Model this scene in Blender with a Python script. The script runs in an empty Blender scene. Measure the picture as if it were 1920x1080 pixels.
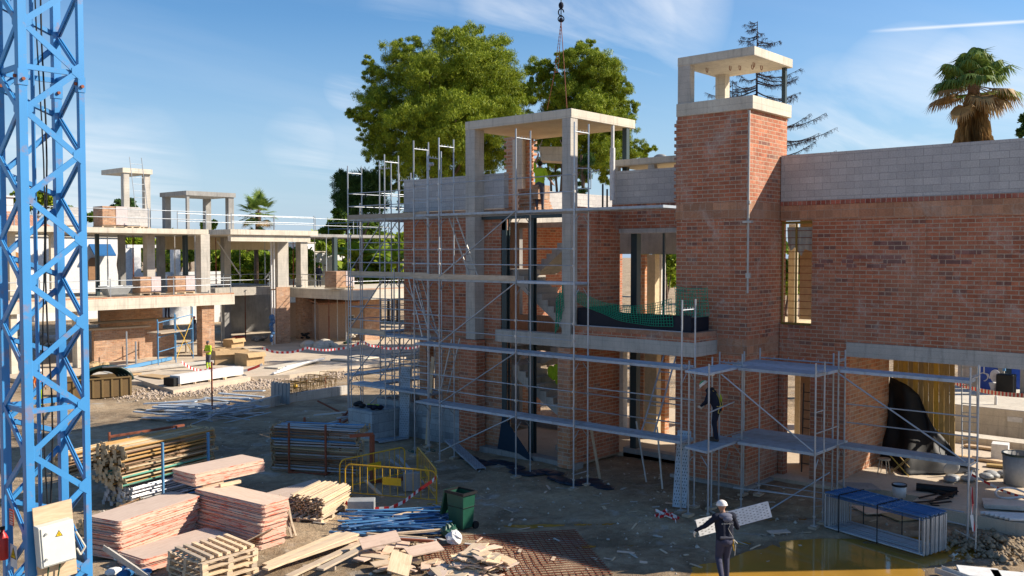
import bpy, bmesh, math, random
import numpy as np
from mathutils import Vector, Matrix
R_ = math.radians
SC = bpy.context.scene
COL = SC.collection
rng = random.Random(7)
nr = np.random.RandomState(11)

# ---------------------------------------------------------------- camera
FPX = 1750.0; PITCH = math.atan(66/1750); CH = 7.1; YAW = R_(41.5)
cd = bpy.data.cameras.new('camera'); cam = bpy.data.objects.new('camera', cd); COL.objects.link(cam)
cd.sensor_width = 36; cd.lens = 36*FPX/1920; cd.clip_start = .1; cd.clip_end = 3000
cam.location = (0, 0, CH); cam.rotation_euler = (R_(90)-PITCH, 0, YAW-R_(90))
SC.camera = cam
# ---------------------------------------------------------------- light
SUN_EL = R_(33.4); SUN_AZ = R_(-45)          # azimuth measured from +X, counterclockwise
S_DIR = Vector((math.cos(SUN_AZ)*math.cos(SUN_EL), math.sin(SUN_AZ)*math.cos(SUN_EL), math.sin(SUN_EL)))
sl = bpy.data.lights.new('sun', 'SUN'); sl.energy = 5.0; sl.angle = R_(.5); sl.color = (1, .9, .76)
so = bpy.data.objects.new('sun', sl); COL.objects.link(so)
so.rotation_euler = S_DIR.to_track_quat('Z', 'Y').to_euler(); so.location = (0, 0, 60)
W = bpy.data.worlds.new('World'); SC.world = W; W.use_nodes = True
wn = W.node_tree; N = wn.nodes; Lk = wn.links
for n in list(N): N.remove(n)
sky = N.new('ShaderNodeTexSky'); sky.sky_type = 'NISHITA'; sky.sun_disc = False
sky.sun_elevation = SUN_EL; sky.sun_rotation = R_(90)-SUN_AZ
sky.altitude = 50; sky.air_density = 1.0; sky.dust_density = .3; sky.ozone_density = 2.2
tc = N.new('ShaderNodeTexCoord'); sep = N.new('ShaderNodeSeparateXYZ'); Lk.new(tc.outputs['Generated'], sep.inputs[0])
def wmath(op, a, b=None, clamp=False):
    m = N.new('ShaderNodeMath'); m.operation = op; m.use_clamp = clamp
    for i, v in enumerate((a, b)):
        if v is None: continue
        if isinstance(v, (int, float)): m.inputs[i].default_value = v
        else: Lk.new(v, m.inputs[i])
    return m.outputs[0]
# high thin clouds on a flat layer: direction projected to a plane overhead
zc = wmath('ADD', wmath('MAXIMUM', sep.outputs[2], 0.0), .10)
u = wmath('DIVIDE', sep.outputs[0], zc); v = wmath('DIVIDE', sep.outputs[1], zc)
cmb = N.new('ShaderNodeCombineXYZ'); Lk.new(u, cmb.inputs[0]); Lk.new(v, cmb.inputs[1])
mp = N.new('ShaderNodeMapping'); mp.inputs['Location'].default_value = (2.3, .7, 0); mp.inputs['Rotation'].default_value = (0, 0, R_(28)); mp.inputs['Scale'].default_value = (.34, 1.0, 1)
Lk.new(cmb.outputs[0], mp.inputs[0])
n1 = N.new('ShaderNodeTexNoise'); n1.inputs['Scale'].default_value = 1.15; n1.inputs['Detail'].default_value = 9; n1.inputs['Roughness'].default_value = .58; n1.inputs['Distortion'].default_value = .6
Lk.new(mp.outputs[0], n1.inputs['Vector'])
r1 = N.new('ShaderNodeValToRGB'); r1.color_ramp.elements[0].position = .40; r1.color_ramp.elements[1].position = .72
Lk.new(n1.outputs[0], r1.inputs[0])
low = wmath('SUBTRACT', 1.0, wmath('MULTIPLY', sep.outputs[2], 4.2), True)      # paler air near the horizon
lowf = wmath('MULTIPLY', wmath('POWER', low, 1.1), .88)
def wdot(vec):
    d = N.new('ShaderNodeVectorMath'); d.operation = 'DOT_PRODUCT'; Lk.new(tc.outputs['Generated'], d.inputs[0]); d.inputs[1].default_value = vec; return d.outputs['Value']
def wdir(x, y):
    c_, s_ = math.cos(YAW), math.sin(YAW); F0 = Vector((c_*math.cos(PITCH), s_*math.cos(PITCH), -math.sin(PITCH))); R0_ = Vector((s_, -c_, 0)); U0_ = R0_.cross(F0)
    return (F0+R0_*((x-960)/FPX)+U0_*((540-y)/FPX)).normalized()
def blob(x, y, deg, amp):
    k = math.cos(R_(deg)); return wmath('MULTIPLY', wmath('POWER', wmath('DIVIDE', wmath('SUBTRACT', wdot(wdir(x, y)), k), 1-k, True), .8), amp)
bl = 0.10
for q in ((1060, 60, 6.5, 1.0), (1180, 10, 6, .9), (950, 20, 4, .5), (1700, 195, 4.5, .8), (1560, 215, 3.5, .7), (1850, 180, 4, .6), (170, 350, 6, .7), (560, 270, 2.2, .6), (650, 165, 1.4, .7), (640, 300, 2.5, .4), (760, 40, 3, .5), (1780, 330, 7, .4)): bl = wmath('ADD', bl, blob(*q), True)
trl = wdir(1660, 57).cross(wdir(1925, 40)).normalized()
contr = wmath('MULTIPLY', wmath('SUBTRACT', 1.0, wmath('DIVIDE', wmath('ABSOLUTE', wdot(trl)), .0022), True), blob(1850, 46, 6.0, 1.0))
cf = wmath('ADD', wmath('MULTIPLY', wmath('MULTIPLY', r1.outputs[0], bl), .85), wmath('MULTIPLY', contr, .7), True)
mh = N.new('ShaderNodeMixRGB'); Lk.new(lowf, mh.inputs[0]); mh.inputs[2].default_value = (3.5, 5.0, 7.1, 1)
mx = N.new('ShaderNodeMixRGB'); Lk.new(cf, mx.inputs[0]); hs = N.new('ShaderNodeHueSaturation'); hs.inputs['Hue'].default_value = .503; hs.inputs['Saturation'].default_value = 1.30; hs.inputs['Value'].default_value = 1.34; Lk.new(sky.outputs[0], hs.inputs['Color']); Lk.new(hs.outputs[0], mh.inputs[1]); Lk.new(mh.outputs[0], mx.inputs[1]); mx.inputs[2].default_value = (9.4, 9.6, 9.9, 1)
bg = N.new('ShaderNodeBackground'); bg.inputs[1].default_value = .068
Lk.new(mx.outputs[0], bg.inputs[0])
wo = N.new('ShaderNodeOutputWorld'); Lk.new(bg.outputs[0], wo.inputs[0])
SC.view_settings.view_transform = 'Standard'; SC.view_settings.look = 'None'; SC.view_settings.exposure = .74; SC.view_settings.gamma = 1
SC.cycles.max_bounces = 6; SC.cycles.diffuse_bounces = 3; SC.cycles.transparent_max_bounces = 8

# ---------------------------------------------------------------- survey helpers: bearings taken from the photo, turned into true positions
_F = Vector((math.cos(YAW), math.sin(YAW), 0)); _R = Vector((math.sin(YAW), -math.cos(YAW), 0)); _Z = Vector((0, 0, 1))
_C = Vector((0, 0, CH)); _f = _F*math.cos(PITCH)-_Z*math.sin(PITCH); _u = _Z*math.cos(PITCH)+_F*math.sin(PITCH)
def ray(x, y): return _f+_R*((x-960)/FPX)+_u*((540-y)/FPX)
def atZ(x, y, z=0): d = ray(x, y); return _C+d*((z-CH)/d.z)
def atX(x, y, c): d = ray(x, y); return _C+d*(c/d.x)
def atY(x, y, c): d = ray(x, y); return _C+d*(c/d.y)
def atD(x, y, dep): d = ray(x, y); return _C+d*(dep/d.dot(_F))

# ---------------------------------------------------------------- mesh building
def uvbox(me):
    """box-mapped texture coordinates in metres"""
    n = len(me.polygons)
    if n == 0: return
    nl = len(me.loops)
    co = np.empty(len(me.vertices)*3, np.float32); me.vertices.foreach_get('co', co); co = co.reshape(-1, 3)
    vi = np.empty(nl, np.int32); me.loops.foreach_get('vertex_index', vi)
    nm = np.empty(n*3, np.float32); me.polygons.foreach_get('normal', nm); nm = nm.reshape(-1, 3)
    tot = np.empty(n, np.int32); me.polygons.foreach_get('loop_total', tot)
    ax = np.abs(nm).argmax(1); la = np.repeat(ax, tot); c = co[vi]
    uv = np.empty((nl, 2), np.float32)
    uv[:, 0] = np.where(la == 0, c[:, 1], c[:, 0]); uv[:, 1] = np.where(la == 2, c[:, 1], c[:, 2])
    l = me.uv_layers.new(name='uv'); l.data.foreach_set('uv', uv.ravel())
def tag(o, label=None, cat=None, group=None, kind=None):
    for k, val in (('label', label), ('category', cat), ('group', group), ('kind', kind)):
        if val: o[k] = val
    return o
def thing(name, label, cat, loc=(0, 0, 0), rz=0, group=None):
    o = bpy.data.objects.new(name, None); COL.objects.link(o); o.empty_display_size = .2
    o.location = loc; o.rotation_euler = (0, 0, rz)
    return tag(o, label, cat, group)
SPLIT = {k: k for k in ('clay_band', 'floor_slab', 'first_floor_slab', 'roof_slab', 'brick_pier', 'rear_pier', 'footing', 'bolt', 'brick_edge', 'roof_edge', 'block', 'end_plate', 'post', 'lock', 'foot', 'beam')}; SPLIT['rungs'] = 'rung'
class MB:
    def __init__(s): s.v = []; s.f = []; s.m = []; s.sm = []
    def add(s, vs, fs, m=0, smooth=False):
        b = len(s.v); s.v += [tuple(q) for q in vs]
        for f in fs: s.f.append(tuple(b+i for i in f)); s.m.append(m); s.sm.append(smooth)
        return s
    def box(s, x0, x1, y0, y1, z0, z1, m=0):
        if x0 > x1: x0, x1 = x1, x0
        if y0 > y1: y0, y1 = y1, y0
        if z0 > z1: z0, z1 = z1, z0
        return s.add([(x0,y0,z0),(x1,y0,z0),(x1,y1,z0),(x0,y1,z0),(x0,y0,z1),(x1,y0,z1),(x1,y1,z1),(x0,y1,z1)],
              [(0,3,2,1),(4,5,6,7),(0,1,5,4),(1,2,6,5),(2,3,7,6),(3,0,4,7)], m)
    def bar(s, p, q, w, h, up=(0, 0, 1), m=0):
        """rectangular bar from p to q, w across, h along up"""
        p = Vector(p); q = Vector(q); d = (q-p).normalized(); up = Vector(up)
        if abs(d.dot(up)) > .999: up = Vector((1, 0, 0))
        a = d.cross(up).normalized(); b = a.cross(d).normalized(); a = a*(w/2); b = b*(h/2)
        vs = [p-a-b, p+a-b, p+a+b, p-a+b, q-a-b, q+a-b, q+a+b, q-a+b]
        return s.add(vs, [(0,1,2,3),(7,6,5,4),(4,5,1,0),(5,6,2,1),(6,7,3,2),(7,4,0,3)], m)
    def tube(s, p, q, r, n=7, m=0, r2=None, cap=True):
        p = Vector(p); q = Vector(q); d = (q-p)
        if d.length < 1e-6: return s
        d.normalize(); up = Vector((0, 0, 1)) if abs(d.z) < .9 else Vector((1, 0, 0))
        a = d.cross(up).normalized(); b = d.cross(a); r2 = r if r2 is None else r2
        vs = []; 
        for c, rr in ((p, r), (q, r2)):
            for i in range(n): t = 2*math.pi*i/n; vs.append(c+a*(rr*math.cos(t))+b*(rr*math.sin(t)))
        s.add(vs, [(i, i+n, (i+1) % n+n, (i+1) % n) for i in range(n)], m, True)
        if cap: s.add(vs[:n], [tuple(range(n))], m); s.add(vs[n:], [tuple(range(n))[::-1]], m)
        return s
    def path(s, pts, r, n=6, m=0):
        for a, b in zip(pts[:-1], pts[1:]): s.tube(a, b, r, n, m)
        return s
    def quad(s, a, b, c, d, m=0): return s.add([a, b, c, d], [(0, 1, 2, 3)], m)
    def prism(s, poly, z0, z1, m=0, f=None):
        """polygon (list of 2-tuples) extruded; f maps (a, b, t) to xyz"""
        f = f or (lambda a, b, t: (a, b, t)); n = len(poly)
        vs = [f(a, b, z0) for a, b in poly]+[f(a, b, z1) for a, b in poly]
        return s.add(vs, [tuple(range(n))[::-1], tuple(range(n, 2*n))]+[(i, (i+1) % n, (i+1) % n+n, i+n) for i in range(n)], m)
    def ball(s, c, r, n=10, k=6, m=0, sc=(1, 1, 1)):
        vs = []; fs = []
        for j in range(k+1):
            ph = math.pi*j/k
            for i in range(n): t = 2*math.pi*i/n; vs.append((c[0]+r*sc[0]*math.sin(ph)*math.cos(t), c[1]+r*sc[1]*math.sin(ph)*math.sin(t), c[2]+r*sc[2]*math.cos(ph)))
        for j in range(k):
            for i in range(n): a = j*n+i; b = j*n+(i+1) % n; fs.append((a, b, b+n, a+n) if 0 < j < k-1 else ((a, b+n, a+n) if j == 0 else (a, b, a+n)))
        return s.add(vs, fs, m, True)
    def lathe(s, c, prof, n=20, m=0):
        vs = []; fs = []
        for r, z in prof:
            for i in range(n): t = 2*math.pi*i/n; vs.append((c[0]+r*math.cos(t), c[1]+r*math.sin(t), c[2]+z))
        for j in range(len(prof)-1):
            for i in range(n): a = j*n+i; b = j*n+(i+1) % n; fs.append((a, b, b+n, a+n))
        return s.add(vs, fs, m, True)
    def wall(s, axis, c0, c1, a0, a1, z0, z1, holes=(), m=0):
        """slab of wall across `axis` from c0 to c1 with rectangular holes (a0,a1,z0,z1)"""
        A = sorted({a0, a1, *[min(max(h[i], a0), a1) for h in holes for i in (0, 1)]}); Zs = sorted({z0, z1, *[min(max(h[i], z0), z1) for h in holes for i in (2, 3)]})
        for i in range(len(A)-1):
            run = None
            for j in range(len(Zs)-1):
                am = (A[i]+A[i+1])/2; zm = (Zs[j]+Zs[j+1])/2
                solid = not any(h[0] < am < h[1] and h[2] < zm < h[3] for h in holes)
                if solid: run = (run[0], Zs[j+1]) if run else (Zs[j], Zs[j+1])
                if (not solid or j == len(Zs)-2) and run:
                    if axis == 'x': s.box(c0, c1, A[i], A[i+1], run[0], run[1], m)
                    else: s.box(A[i], A[i+1], c0, c1, run[0], run[1], m)
                    run = None
        return s
    def split(s):
        key = {}; par = list(range(len(s.v)))
        def find(i):
            while par[i] != i: par[i] = par[par[i]]; i = par[i]
            return i
        for i, q in enumerate(s.v):
            k = tuple(round(c, 4) for c in q)
            if k in key: par[find(i)] = find(key[k])
            else: key[k] = i
        for f in s.f:
            for i in f[1:]: par[find(i)] = find(f[0])
        out = {}
        for f, m, sm in zip(s.f, s.m, s.sm): out.setdefault(find(f[0]), []).append((f, m, sm))
        res = []
        for fs in out.values():
            b = MB(); mp = {}
            for f, m, sm in fs:
                for i in f:
                    if i not in mp: mp[i] = len(b.v); b.v.append(s.v[i])
                b.f.append(tuple(mp[i] for i in f)); b.m.append(m); b.sm.append(sm)
            res.append(b)
        return res
    def build(s, name, mats, parent=None, local=False, bevel=0, flip=False):
        if name in SPLIT and parent is not None:
            ps = s.split()
            if len(ps) > 1: return [b.build1(SPLIT[name], mats, parent, local, bevel) for b in ps][0]
        return s.build1(name, mats, parent, local, bevel)
    def build1(s, name, mats, parent=None, local=False, bevel=0):
        me = bpy.data.meshes.new(name); vs = s.v
        off = None
        if parent is not None and not local:
            off = Vector((0, 0, 0)); q = parent
            while q is not None: off += Vector(q.location); q = q.parent
            vs = [(a-off.x, b-off.y, c-off.z) for a, b, c in vs]
        me.from_pydata(vs, [], s.f)
        if not isinstance(mats, (list, tuple)): mats = [mats]
        for mm in mats: me.materials.append(mm)
        if len(mats) > 1: me.polygons.foreach_set('material_index', s.m)
        me.polygons.foreach_set('use_smooth', s.sm); me.update()
        uvbox(me)
        o = bpy.data.objects.new(name, me); COL.objects.link(o)
        if parent is not None: o.parent = parent
        if bevel:
            b = o.modifiers.new('bevel', 'BEVEL'); b.width = bevel; b.segments = 1; b.limit_method = 'ANGLE'; b.angle_limit = R_(50)
        return o
def fast(name, V, Fa, mats, parent=None, smooth=False):
    """mesh from numpy arrays; Fa is (m, k)"""
    me = bpy.data.meshes.new(name); V = np.asarray(V, np.float32); Fa = np.asarray(Fa, np.int32); m, k = Fa.shape
    if parent is not None: V = V-np.array(parent.location, np.float32)
    me.vertices.add(len(V)); me.vertices.foreach_set('co', V.ravel())
    me.loops.add(m*k); me.loops.foreach_set('vertex_index', Fa.ravel())
    me.polygons.add(m); me.polygons.foreach_set('loop_start', np.arange(0, m*k, k, dtype=np.int32))
    if not isinstance(mats, (list, tuple)): mats = [mats]
    for q in mats: me.materials.append(q)
    me.update(calc_edges=True)
    if smooth: me.polygons.foreach_set('use_smooth', np.ones(m, bool))
    o = bpy.data.objects.new(name, me); COL.objects.link(o)
    if parent is not None: o.parent = parent
    return o
def dup(root, loc=None, rz=None, label=None, rot=None):
    r = root.copy(); COL.objects.link(r)
    if loc is not None: r.location = loc
    if rz is not None: r.rotation_euler = (0, 0, rz)
    if rot is not None: r.rotation_euler = rot
    if label: r['label'] = label
    for ch in list(root.children):
        c = ch.copy(); COL.objects.link(c); c.parent = r
        for g in ch.children: d = g.copy(); COL.objects.link(d); d.parent = c
    return r

# ---------------------------------------------------------------- materials
class NT:
    def __init__(s, name, rough=.8, metal=0, spec=.35):
        s.mat = bpy.data.materials.new(name); s.mat.use_nodes = True; s.t = s.mat.node_tree
        s.b = s.t.nodes['Principled BSDF']; s.b.inputs['Roughness'].default_value = rough; s.b.inputs['Metallic'].default_value = metal
        s.b.inputs['Specular IOR Level'].default_value = spec
    def n(s, t, **kw):
        q = s.t.nodes.new('ShaderNode'+t)
        for k, v in kw.items(): s.set(q, k, v)
        return q
    def set(s, q, k, v):
        i = q.inputs[k] if k in q.inputs else None
        if i is None: setattr(q, k, v); return
        if isinstance(v, bpy.types.NodeSocket): s.t.links.new(v, i)
        elif isinstance(v, tuple) and len(v) == 3 and i.type == 'RGBA': i.default_value = (*v, 1)
        else: i.default_value = v
    def l(s, a, b): s.t.links.new(a, b)
    def coord(s, kind='Object'): return s.n('TexCoord').outputs[kind]
    def noise(s, scale, detail=4, rough=.55, vec=None, dist=0):
        q = s.n('TexNoise', Scale=scale, Detail=detail, Roughness=rough, Distortion=dist)
        s.l(vec if vec is not None else s.coord(), q.inputs['Vector']); return q.outputs[0]
    def ramp(s, fac, p0, p1, c0=(0, 0, 0), c1=(1, 1, 1)):
        q = s.n('ValToRGB'); e = q.color_ramp.elements; e[0].position = p0; e[1].position = p1; e[0].color = (*c0, 1); e[1].color = (*c1, 1)
        s.l(fac, q.inputs[0]); return q.outputs[0]
    def mix(s, f, a, b, mode='MIX'):
        q = s.n('MixRGB'); q.blend_type = mode
        for i, v in enumerate((f, a, b)):
            if isinstance(v, bpy.types.NodeSocket): s.l(v, q.inputs[i])
            elif isinstance(v, (int, float)): q.inputs[i].default_value = v
            else: q.inputs[i].default_value = (*v, 1)
        return q.outputs[0]
    def math(s, op, a, b=0.0, clamp=False):
        q = s.n('Math'); q.operation = op; q.use_clamp = clamp
        for i, v in enumerate((a, b)):
            if isinstance(v, bpy.types.NodeSocket): s.l(v, q.inputs[i])
            else: q.inputs[i].default_value = v
        return q.outputs[0]
    def bump(s, h, strength=.4, dist=.02):
        q = s.n('Bump', Strength=strength, Distance=dist); s.l(h, q.inputs['Height']); s.l(q.outputs[0], s.b.inputs['Normal'])
    def color(s, c):
        if isinstance(c, tuple): s.b.inputs['Base Color'].default_value = (*c, 1)
        else: s.l(c, s.b.inputs['Base Color'])
    def rnd(s):
        return s.n('ObjectInfo').outputs['Random']
def hsv(t, col, h=.5, sa=1., va=1.):
    q = t.n('HueSaturation'); t.l(col, q.inputs['Color'])
    for k, v in (('Hue', h), ('Saturation', sa), ('Value', va)):
        if isinstance(v, bpy.types.NodeSocket): t.l(v, q.inputs[k])
        else: q.inputs[k].default_value = v
    return q.outputs[0]
def m_brick(name, c1, c2, mortar, bw=.30, bh=.105, ms=.011, off=.5, stain=(.42, .33, .26), st=.35, dark=None, bump=.6, pale=0.0, var=.46):
    t = NT(name, .88); uv = t.coord('UV')
    wob = t.mix(.012, uv, t.n('TexNoise', Scale=3.0).outputs['Color'], 'ADD'); 
    b = t.n('TexBrick', Scale=1.0); b.offset = off
    for k, v in (('Brick Width', bw), ('Row Height', bh), ('Mortar Size', ms), ('Mortar Smooth', .25), ('Bias', -.05)): b.inputs[k].default_value = v
    b.inputs['Color1'].default_value = (*c1, 1); b.inputs['Color2'].default_value = (*c2, 1); b.inputs['Mortar'].default_value = (*mortar, 1)
    t.l(wob, b.inputs['Vector'])
    # every brick its own shade: sample coarse noise at the brick's cell
    mp = t.n('Mapping'); mp.inputs['Scale'].default_value = (1/bw, 1/bh, 1); t.l(wob, mp.inputs[0])
    vor = t.n('TexWhiteNoise'); vor.noise_dimensions = '2D'
    sp = t.n('SeparateXYZ'); t.l(mp.outputs[0], sp.inputs[0])
    row = t.math('FLOOR', sp.outputs[1]); colx = t.math('FLOOR', t.math('ADD', sp.outputs[0], t.math('MULTIPLY', t.math('MODULO', row, 2.0), off)))
    cb = t.n('CombineXYZ'); t.l(colx, cb.inputs[0]); t.l(row, cb.inputs[1]); t.l(cb.outputs[0], vor.inputs['Vector'])
    v = t.math('ADD', t.math('MULTIPLY', vor.outputs[0], var), 1.01-var/2)
    c = hsv(t, b.outputs['Color'], va=v)
    if dark:
        c = t.mix(t.math('MULTIPLY', t.math('GREATER_THAN', vor.outputs[0], .955), t.math('SUBTRACT', 1.0, b.outputs['Fac'])), c, dark)
    c = t.mix(b.outputs['Fac'], c, mortar)
    big = t.ramp(t.noise(.7, 6, .65), .42, .70)
    c = t.mix(t.math('MULTIPLY', big, st), c, stain)
    sk = t.n('Mapping'); sk.inputs['Scale'].default_value = (2.6, 2.6, .22); t.l(t.coord(), sk.inputs[0]); c = t.mix(t.math('MULTIPLY', t.ramp(t.noise(1.5, 6, .65, sk.outputs[0]), .56, .74), .45 if pale else .2), c, tuple(q*.42 for q in c1))
    if pale:
        sm = t.ramp(t.noise(1.3, 9, .74, dist=.8), .53, .72); c = t.mix(t.math('MULTIPLY', sm, pale), c, (.52, .45, .38))
    fine = t.noise(26, 3); c = t.mix(.30, c, t.ramp(fine, .25, .75, (.3, .3, .3), (.95, .95, .95)), 'OVERLAY')
    t.color(c)
    h = t.math('ADD', t.math('MULTIPLY', t.math('SUBTRACT', 1.0, b.outputs['Fac']), 1.0), t.math('MULTIPLY', fine, .5)); t.bump(h, bump, .012)
    return t.mat
def m_conc(name, a, b, scale=1.2, boards=0.0, rough=.85, st=.5, rust=0.0):
    t = NT(name, rough, spec=.25); big = t.noise(scale, 8, .62); c = t.mix(t.ramp(big, .3, .7), a, b)
    sp = t.n('Mapping'); sp.inputs['Scale'].default_value = (3.2, 3.2, .35); t.l(t.coord(), sp.inputs[0])
    streak = t.ramp(t.noise(2.0, 5, .6, sp.outputs[0]), .52, .72); c = t.mix(t.math('MULTIPLY', streak, st), c, tuple(x*.55 for x in a))
    fine = t.noise(34, 4, .7); c = t.mix(.28, c, t.ramp(fine, .2, .8, (.25, .25, .25), (1, 1, 1)), 'OVERLAY')
    if rust: c = t.mix(t.math('MULTIPLY', t.ramp(t.noise(2.1, 6, .7), .56, .7), rust), c, (.36, .19, .09))
    if boards:
        w = t.n('TexWave', Scale=boards); w.bands_direction = 'Z'; w.wave_profile = 'SAW'; w.inputs['Distortion'].default_value = .15
        t.l(t.coord(), w.inputs['Vector']); c = t.mix(.22, c, t.ramp(w.outputs[0], .0, .1, (.25, .25, .25), (.8, .8, .8)), 'OVERLAY')
    t.color(c); t.bump(t.math('ADD', t.math('MULTIPLY', big, .6), t.math('MULTIPLY', fine, .4)), .35, .02); return t.mat
def m_metal(name, c, metal=.55, rough=.42, grime=(.16, .15, .14), g=.35, sc=3.0):
    t = NT(name, rough, metal, .5); n1 = t.noise(sc, 6, .7); f = t.math('MULTIPLY', t.ramp(n1, .48, .68), g)
    cc = t.mix(f, c, grime); cc = hsv(t, cc, va=t.math('ADD', t.math('MULTIPLY', t.rnd(), .3), .85)); t.color(cc)
    t.l(t.math('ADD', t.math('MULTIPLY', n1, .35), rough-.15), t.b.inputs['Roughness']); return t.mat
def m_paint(name, c, rough=.55, wear=(.30, .16, .09), g=.3, sc=2.5, var=.12, spec=.4):
    t = NT(name, rough, 0, spec); n1 = t.noise(sc, 8, .72); f = t.math('MULTIPLY', t.ramp(n1, .56, .66), g)
    cc = t.mix(f, c, wear); dirt = t.ramp(t.noise(sc*.35, 5), .35, .8, (.72, .72, .72), (1, 1, 1)); cc = t.mix(.6, cc, dirt, 'MULTIPLY')
    if var: cc = hsv(t, cc, va=t.math('ADD', t.math('MULTIPLY', t.rnd(), var*2), 1-var))
    t.color(cc); return t.mat
def m_wood(name, a, b, grain=18, rough=.8, var=.25, ax=(1, 9, 9)):
    t = NT(name, rough, 0, .2); mp = t.n('Mapping'); mp.inputs['Scale'].default_value = ax; t.l(t.coord(), mp.inputs[0])
    ri = t.rnd(); off = t.n('CombineXYZ'); t.l(t.math('MULTIPLY', ri, 40.0), off.inputs[0]); t.l(t.math('MULTIPLY', ri, 17.0), off.inputs[2])
    vv = t.n('VectorMath'); vv.operation = 'ADD'; t.l(mp.outputs[0], vv.inputs[0]); t.l(off.outputs[0], vv.inputs[1])
    n1 = t.noise(grain/6, 5, .6, vv.outputs[0], .4); c = t.mix(t.ramp(n1, .3, .7), a, b)
    c = t.mix(t.math('MULTIPLY', t.ramp(t.noise(1.7, 5, .7), .55, .7), .35), c, tuple(x*.45 for x in a))
    c = hsv(t, c, va=t.math('ADD', t.math('MULTIPLY', ri, var*2), 1-var), sa=t.math('ADD', t.math('MULTIPLY', ri, .3), .85)); t.color(c); t.bump(n1, .25, .004); return t.mat
def m_leaf(name, a, b, tr=.25, rough=.6, var=(.55, 1.5)):
    t = NT(name, rough, 0, .25); g = t.n('NewGeometry'); ri = g.outputs['Random Per Island']
    c = t.mix(ri, a, b); big = t.noise(.45, 3); c = hsv(t, c, va=t.math('ADD', t.math('MULTIPLY', big, var[1]-var[0]), var[0]+.1)); t.color(c)
    tl = t.n('BsdfTranslucent'); t.l(c, tl.inputs[0]); mx = t.n('MixShader'); mx.inputs[0].default_value = tr
    out = t.t.nodes['Material Output']; t.l(t.b.outputs[0], mx.inputs[1]); t.l(tl.outputs[0], mx.inputs[2]); t.l(mx.outputs[0], out.inputs['Surface']); return t.mat
def m_flat(name, c, rough=.7, metal=0, spec=.3, n=.12):
    t = NT(name, rough, metal, spec); q = t.ramp(t.noise(7, 5, .65), .3, .7, (1-n*2,)*3, (1, 1, 1)); t.color(t.mix(1.0, c, q, 'MULTIPLY')); return t.mat

M = {}
ONES = 'zeroth first second third fourth fifth sixth seventh eighth ninth tenth eleventh twelfth thirteenth fourteenth fifteenth sixteenth seventeenth eighteenth nineteenth'.split()
def nth(n):
    if n < 20: return ONES[n]
    t_ = {2: ('twentieth', 'twenty'), 3: ('thirtieth', 'thirty'), 4: ('fortieth', 'forty')}[n//10]
    return t_[0] if n % 10 == 0 else t_[1]+'-'+ONES[n % 10]
M['brick'] = m_brick('red_brick', (.43, .145, .072), (.325, .100, .050), (.41, .30, .21), bw=.37, bh=.122, ms=.014, var=.36, dark=(.20, .085, .06), pale=.5, st=.35, stain=(.46, .30, .20))
M['brick_orange'] = m_brick('orange_brick', (.48, .22, .105), (.38, .145, .07), (.45, .35, .26), bw=.40, bh=.133, ms=.015, pale=.6, st=.45)
M['brick_band'] = m_brick('clay_band', (.40, .20, .11), (.34, .155, .085), (.34, .24, .17), bw=.52, bh=.24, ms=.008, pale=.45, bump=.3, st=.3)
M['brick_left'] = m_brick('ochre_brick', (.42, .235, .13), (.33, .16, .085), (.36, .28, .21), pale=.5)
M['block'] = m_brick('concrete_block', (.45, .43, .405), (.40, .385, .37), (.27, .26, .25), bw=.49, bh=.205, ms=.008, stain=(.33, .31, .31), st=.5, bump=.3, var=.16)
M['conc'] = m_conc('grey_concrete', (.32, .30, .265), (.45, .41, .355), boards=1.6, st=.6)
M['conc_pale'] = m_conc('pale_concrete', (.41, .37, .30), (.55, .49, .40), st=.5, boards=.9)
M['conc_warm'] = m_conc('formed_ceiling', (.50, .38, .22), (.62, .50, .32), boards=0, st=.3)
M['conc_dark'] = m_conc('weathered_shaded_concrete', (.22, .215, .205), (.33, .32, .30), st=.5)  # weathered grey; on the low roof canopy it stands in for shade
M['slab'] = m_conc('floor_slab', (.42, .345, .26), (.56, .47, .36), .5, st=.3, rust=.25)
M['steel'] = m_metal('galvanised_steel', (.40, .43, .46))
M['steel_warm'] = m_metal('old_galvanised_steel', (.50, .48, .44), .4, .55)
M['plank'] = m_metal('perforated_steel_deck', (.40, .46, .52), .25, .6, (.25, .22, .18), .55, 5)
M['plankw'] = m_wood('grey_toe_board', (.40, .33, .25), (.52, .45, .35), ax=(6, .8, 6))
M['ibeam'] = m_paint('dark_primed_steel', (.035, .06, .065), .45, (.09, .06, .04), .4)
M['crane'] = m_paint('light_blue_crane_paint', (.05, .265, .58), .38, (.34, .17, .09), .5, 2.2, 0, .5)
M['tile'] = m_brick('roof_tile', (.50, .24, .14), (.42, .19, .11), (.25, .12, .08), bw=.25, bh=.4, ms=.03, off=0)
M['white'] = m_flat('white_render', (.74, .73, .71), .8)
M['beige'] = m_flat('beige_render', (.62, .50, .33), .85)
M['peach'] = m_flat('peach_render', (.52, .35, .25), .85)
M['black'] = m_flat('black_sheet', (.008, .009, .011), .6, 0, .35)
M['navy_mem'] = m_flat('dark_membrane', (.012, .016, .028), .6)
M['rust'] = m_paint('rusty_red_steel', (.26, .075, .035), .7, (.12, .05, .03), .6)
M['pblue'] = m_paint('blue_painted_steel', (.10, .28, .50), .5)
M['fblue'] = m_paint('deep_blue_frame_paint', (.05, .14, .30), .5, (.42, .46, .50), .7, 6)
M['yellow'] = m_paint('yellow_barrier_paint', (.62, .36, .02), .45, (.25, .11, .05), .35)
M['bin'] = m_flat('green_bin_plastic', (.010, .075, .045), .45, 0, .5)
M['wood'] = m_wood('pale_sawn_timber', (.50, .37, .24), (.68, .53, .37), var=.3)
M['wood2'] = m_wood('weathered_timber', (.42, .31, .21), (.56, .44, .31))
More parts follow.
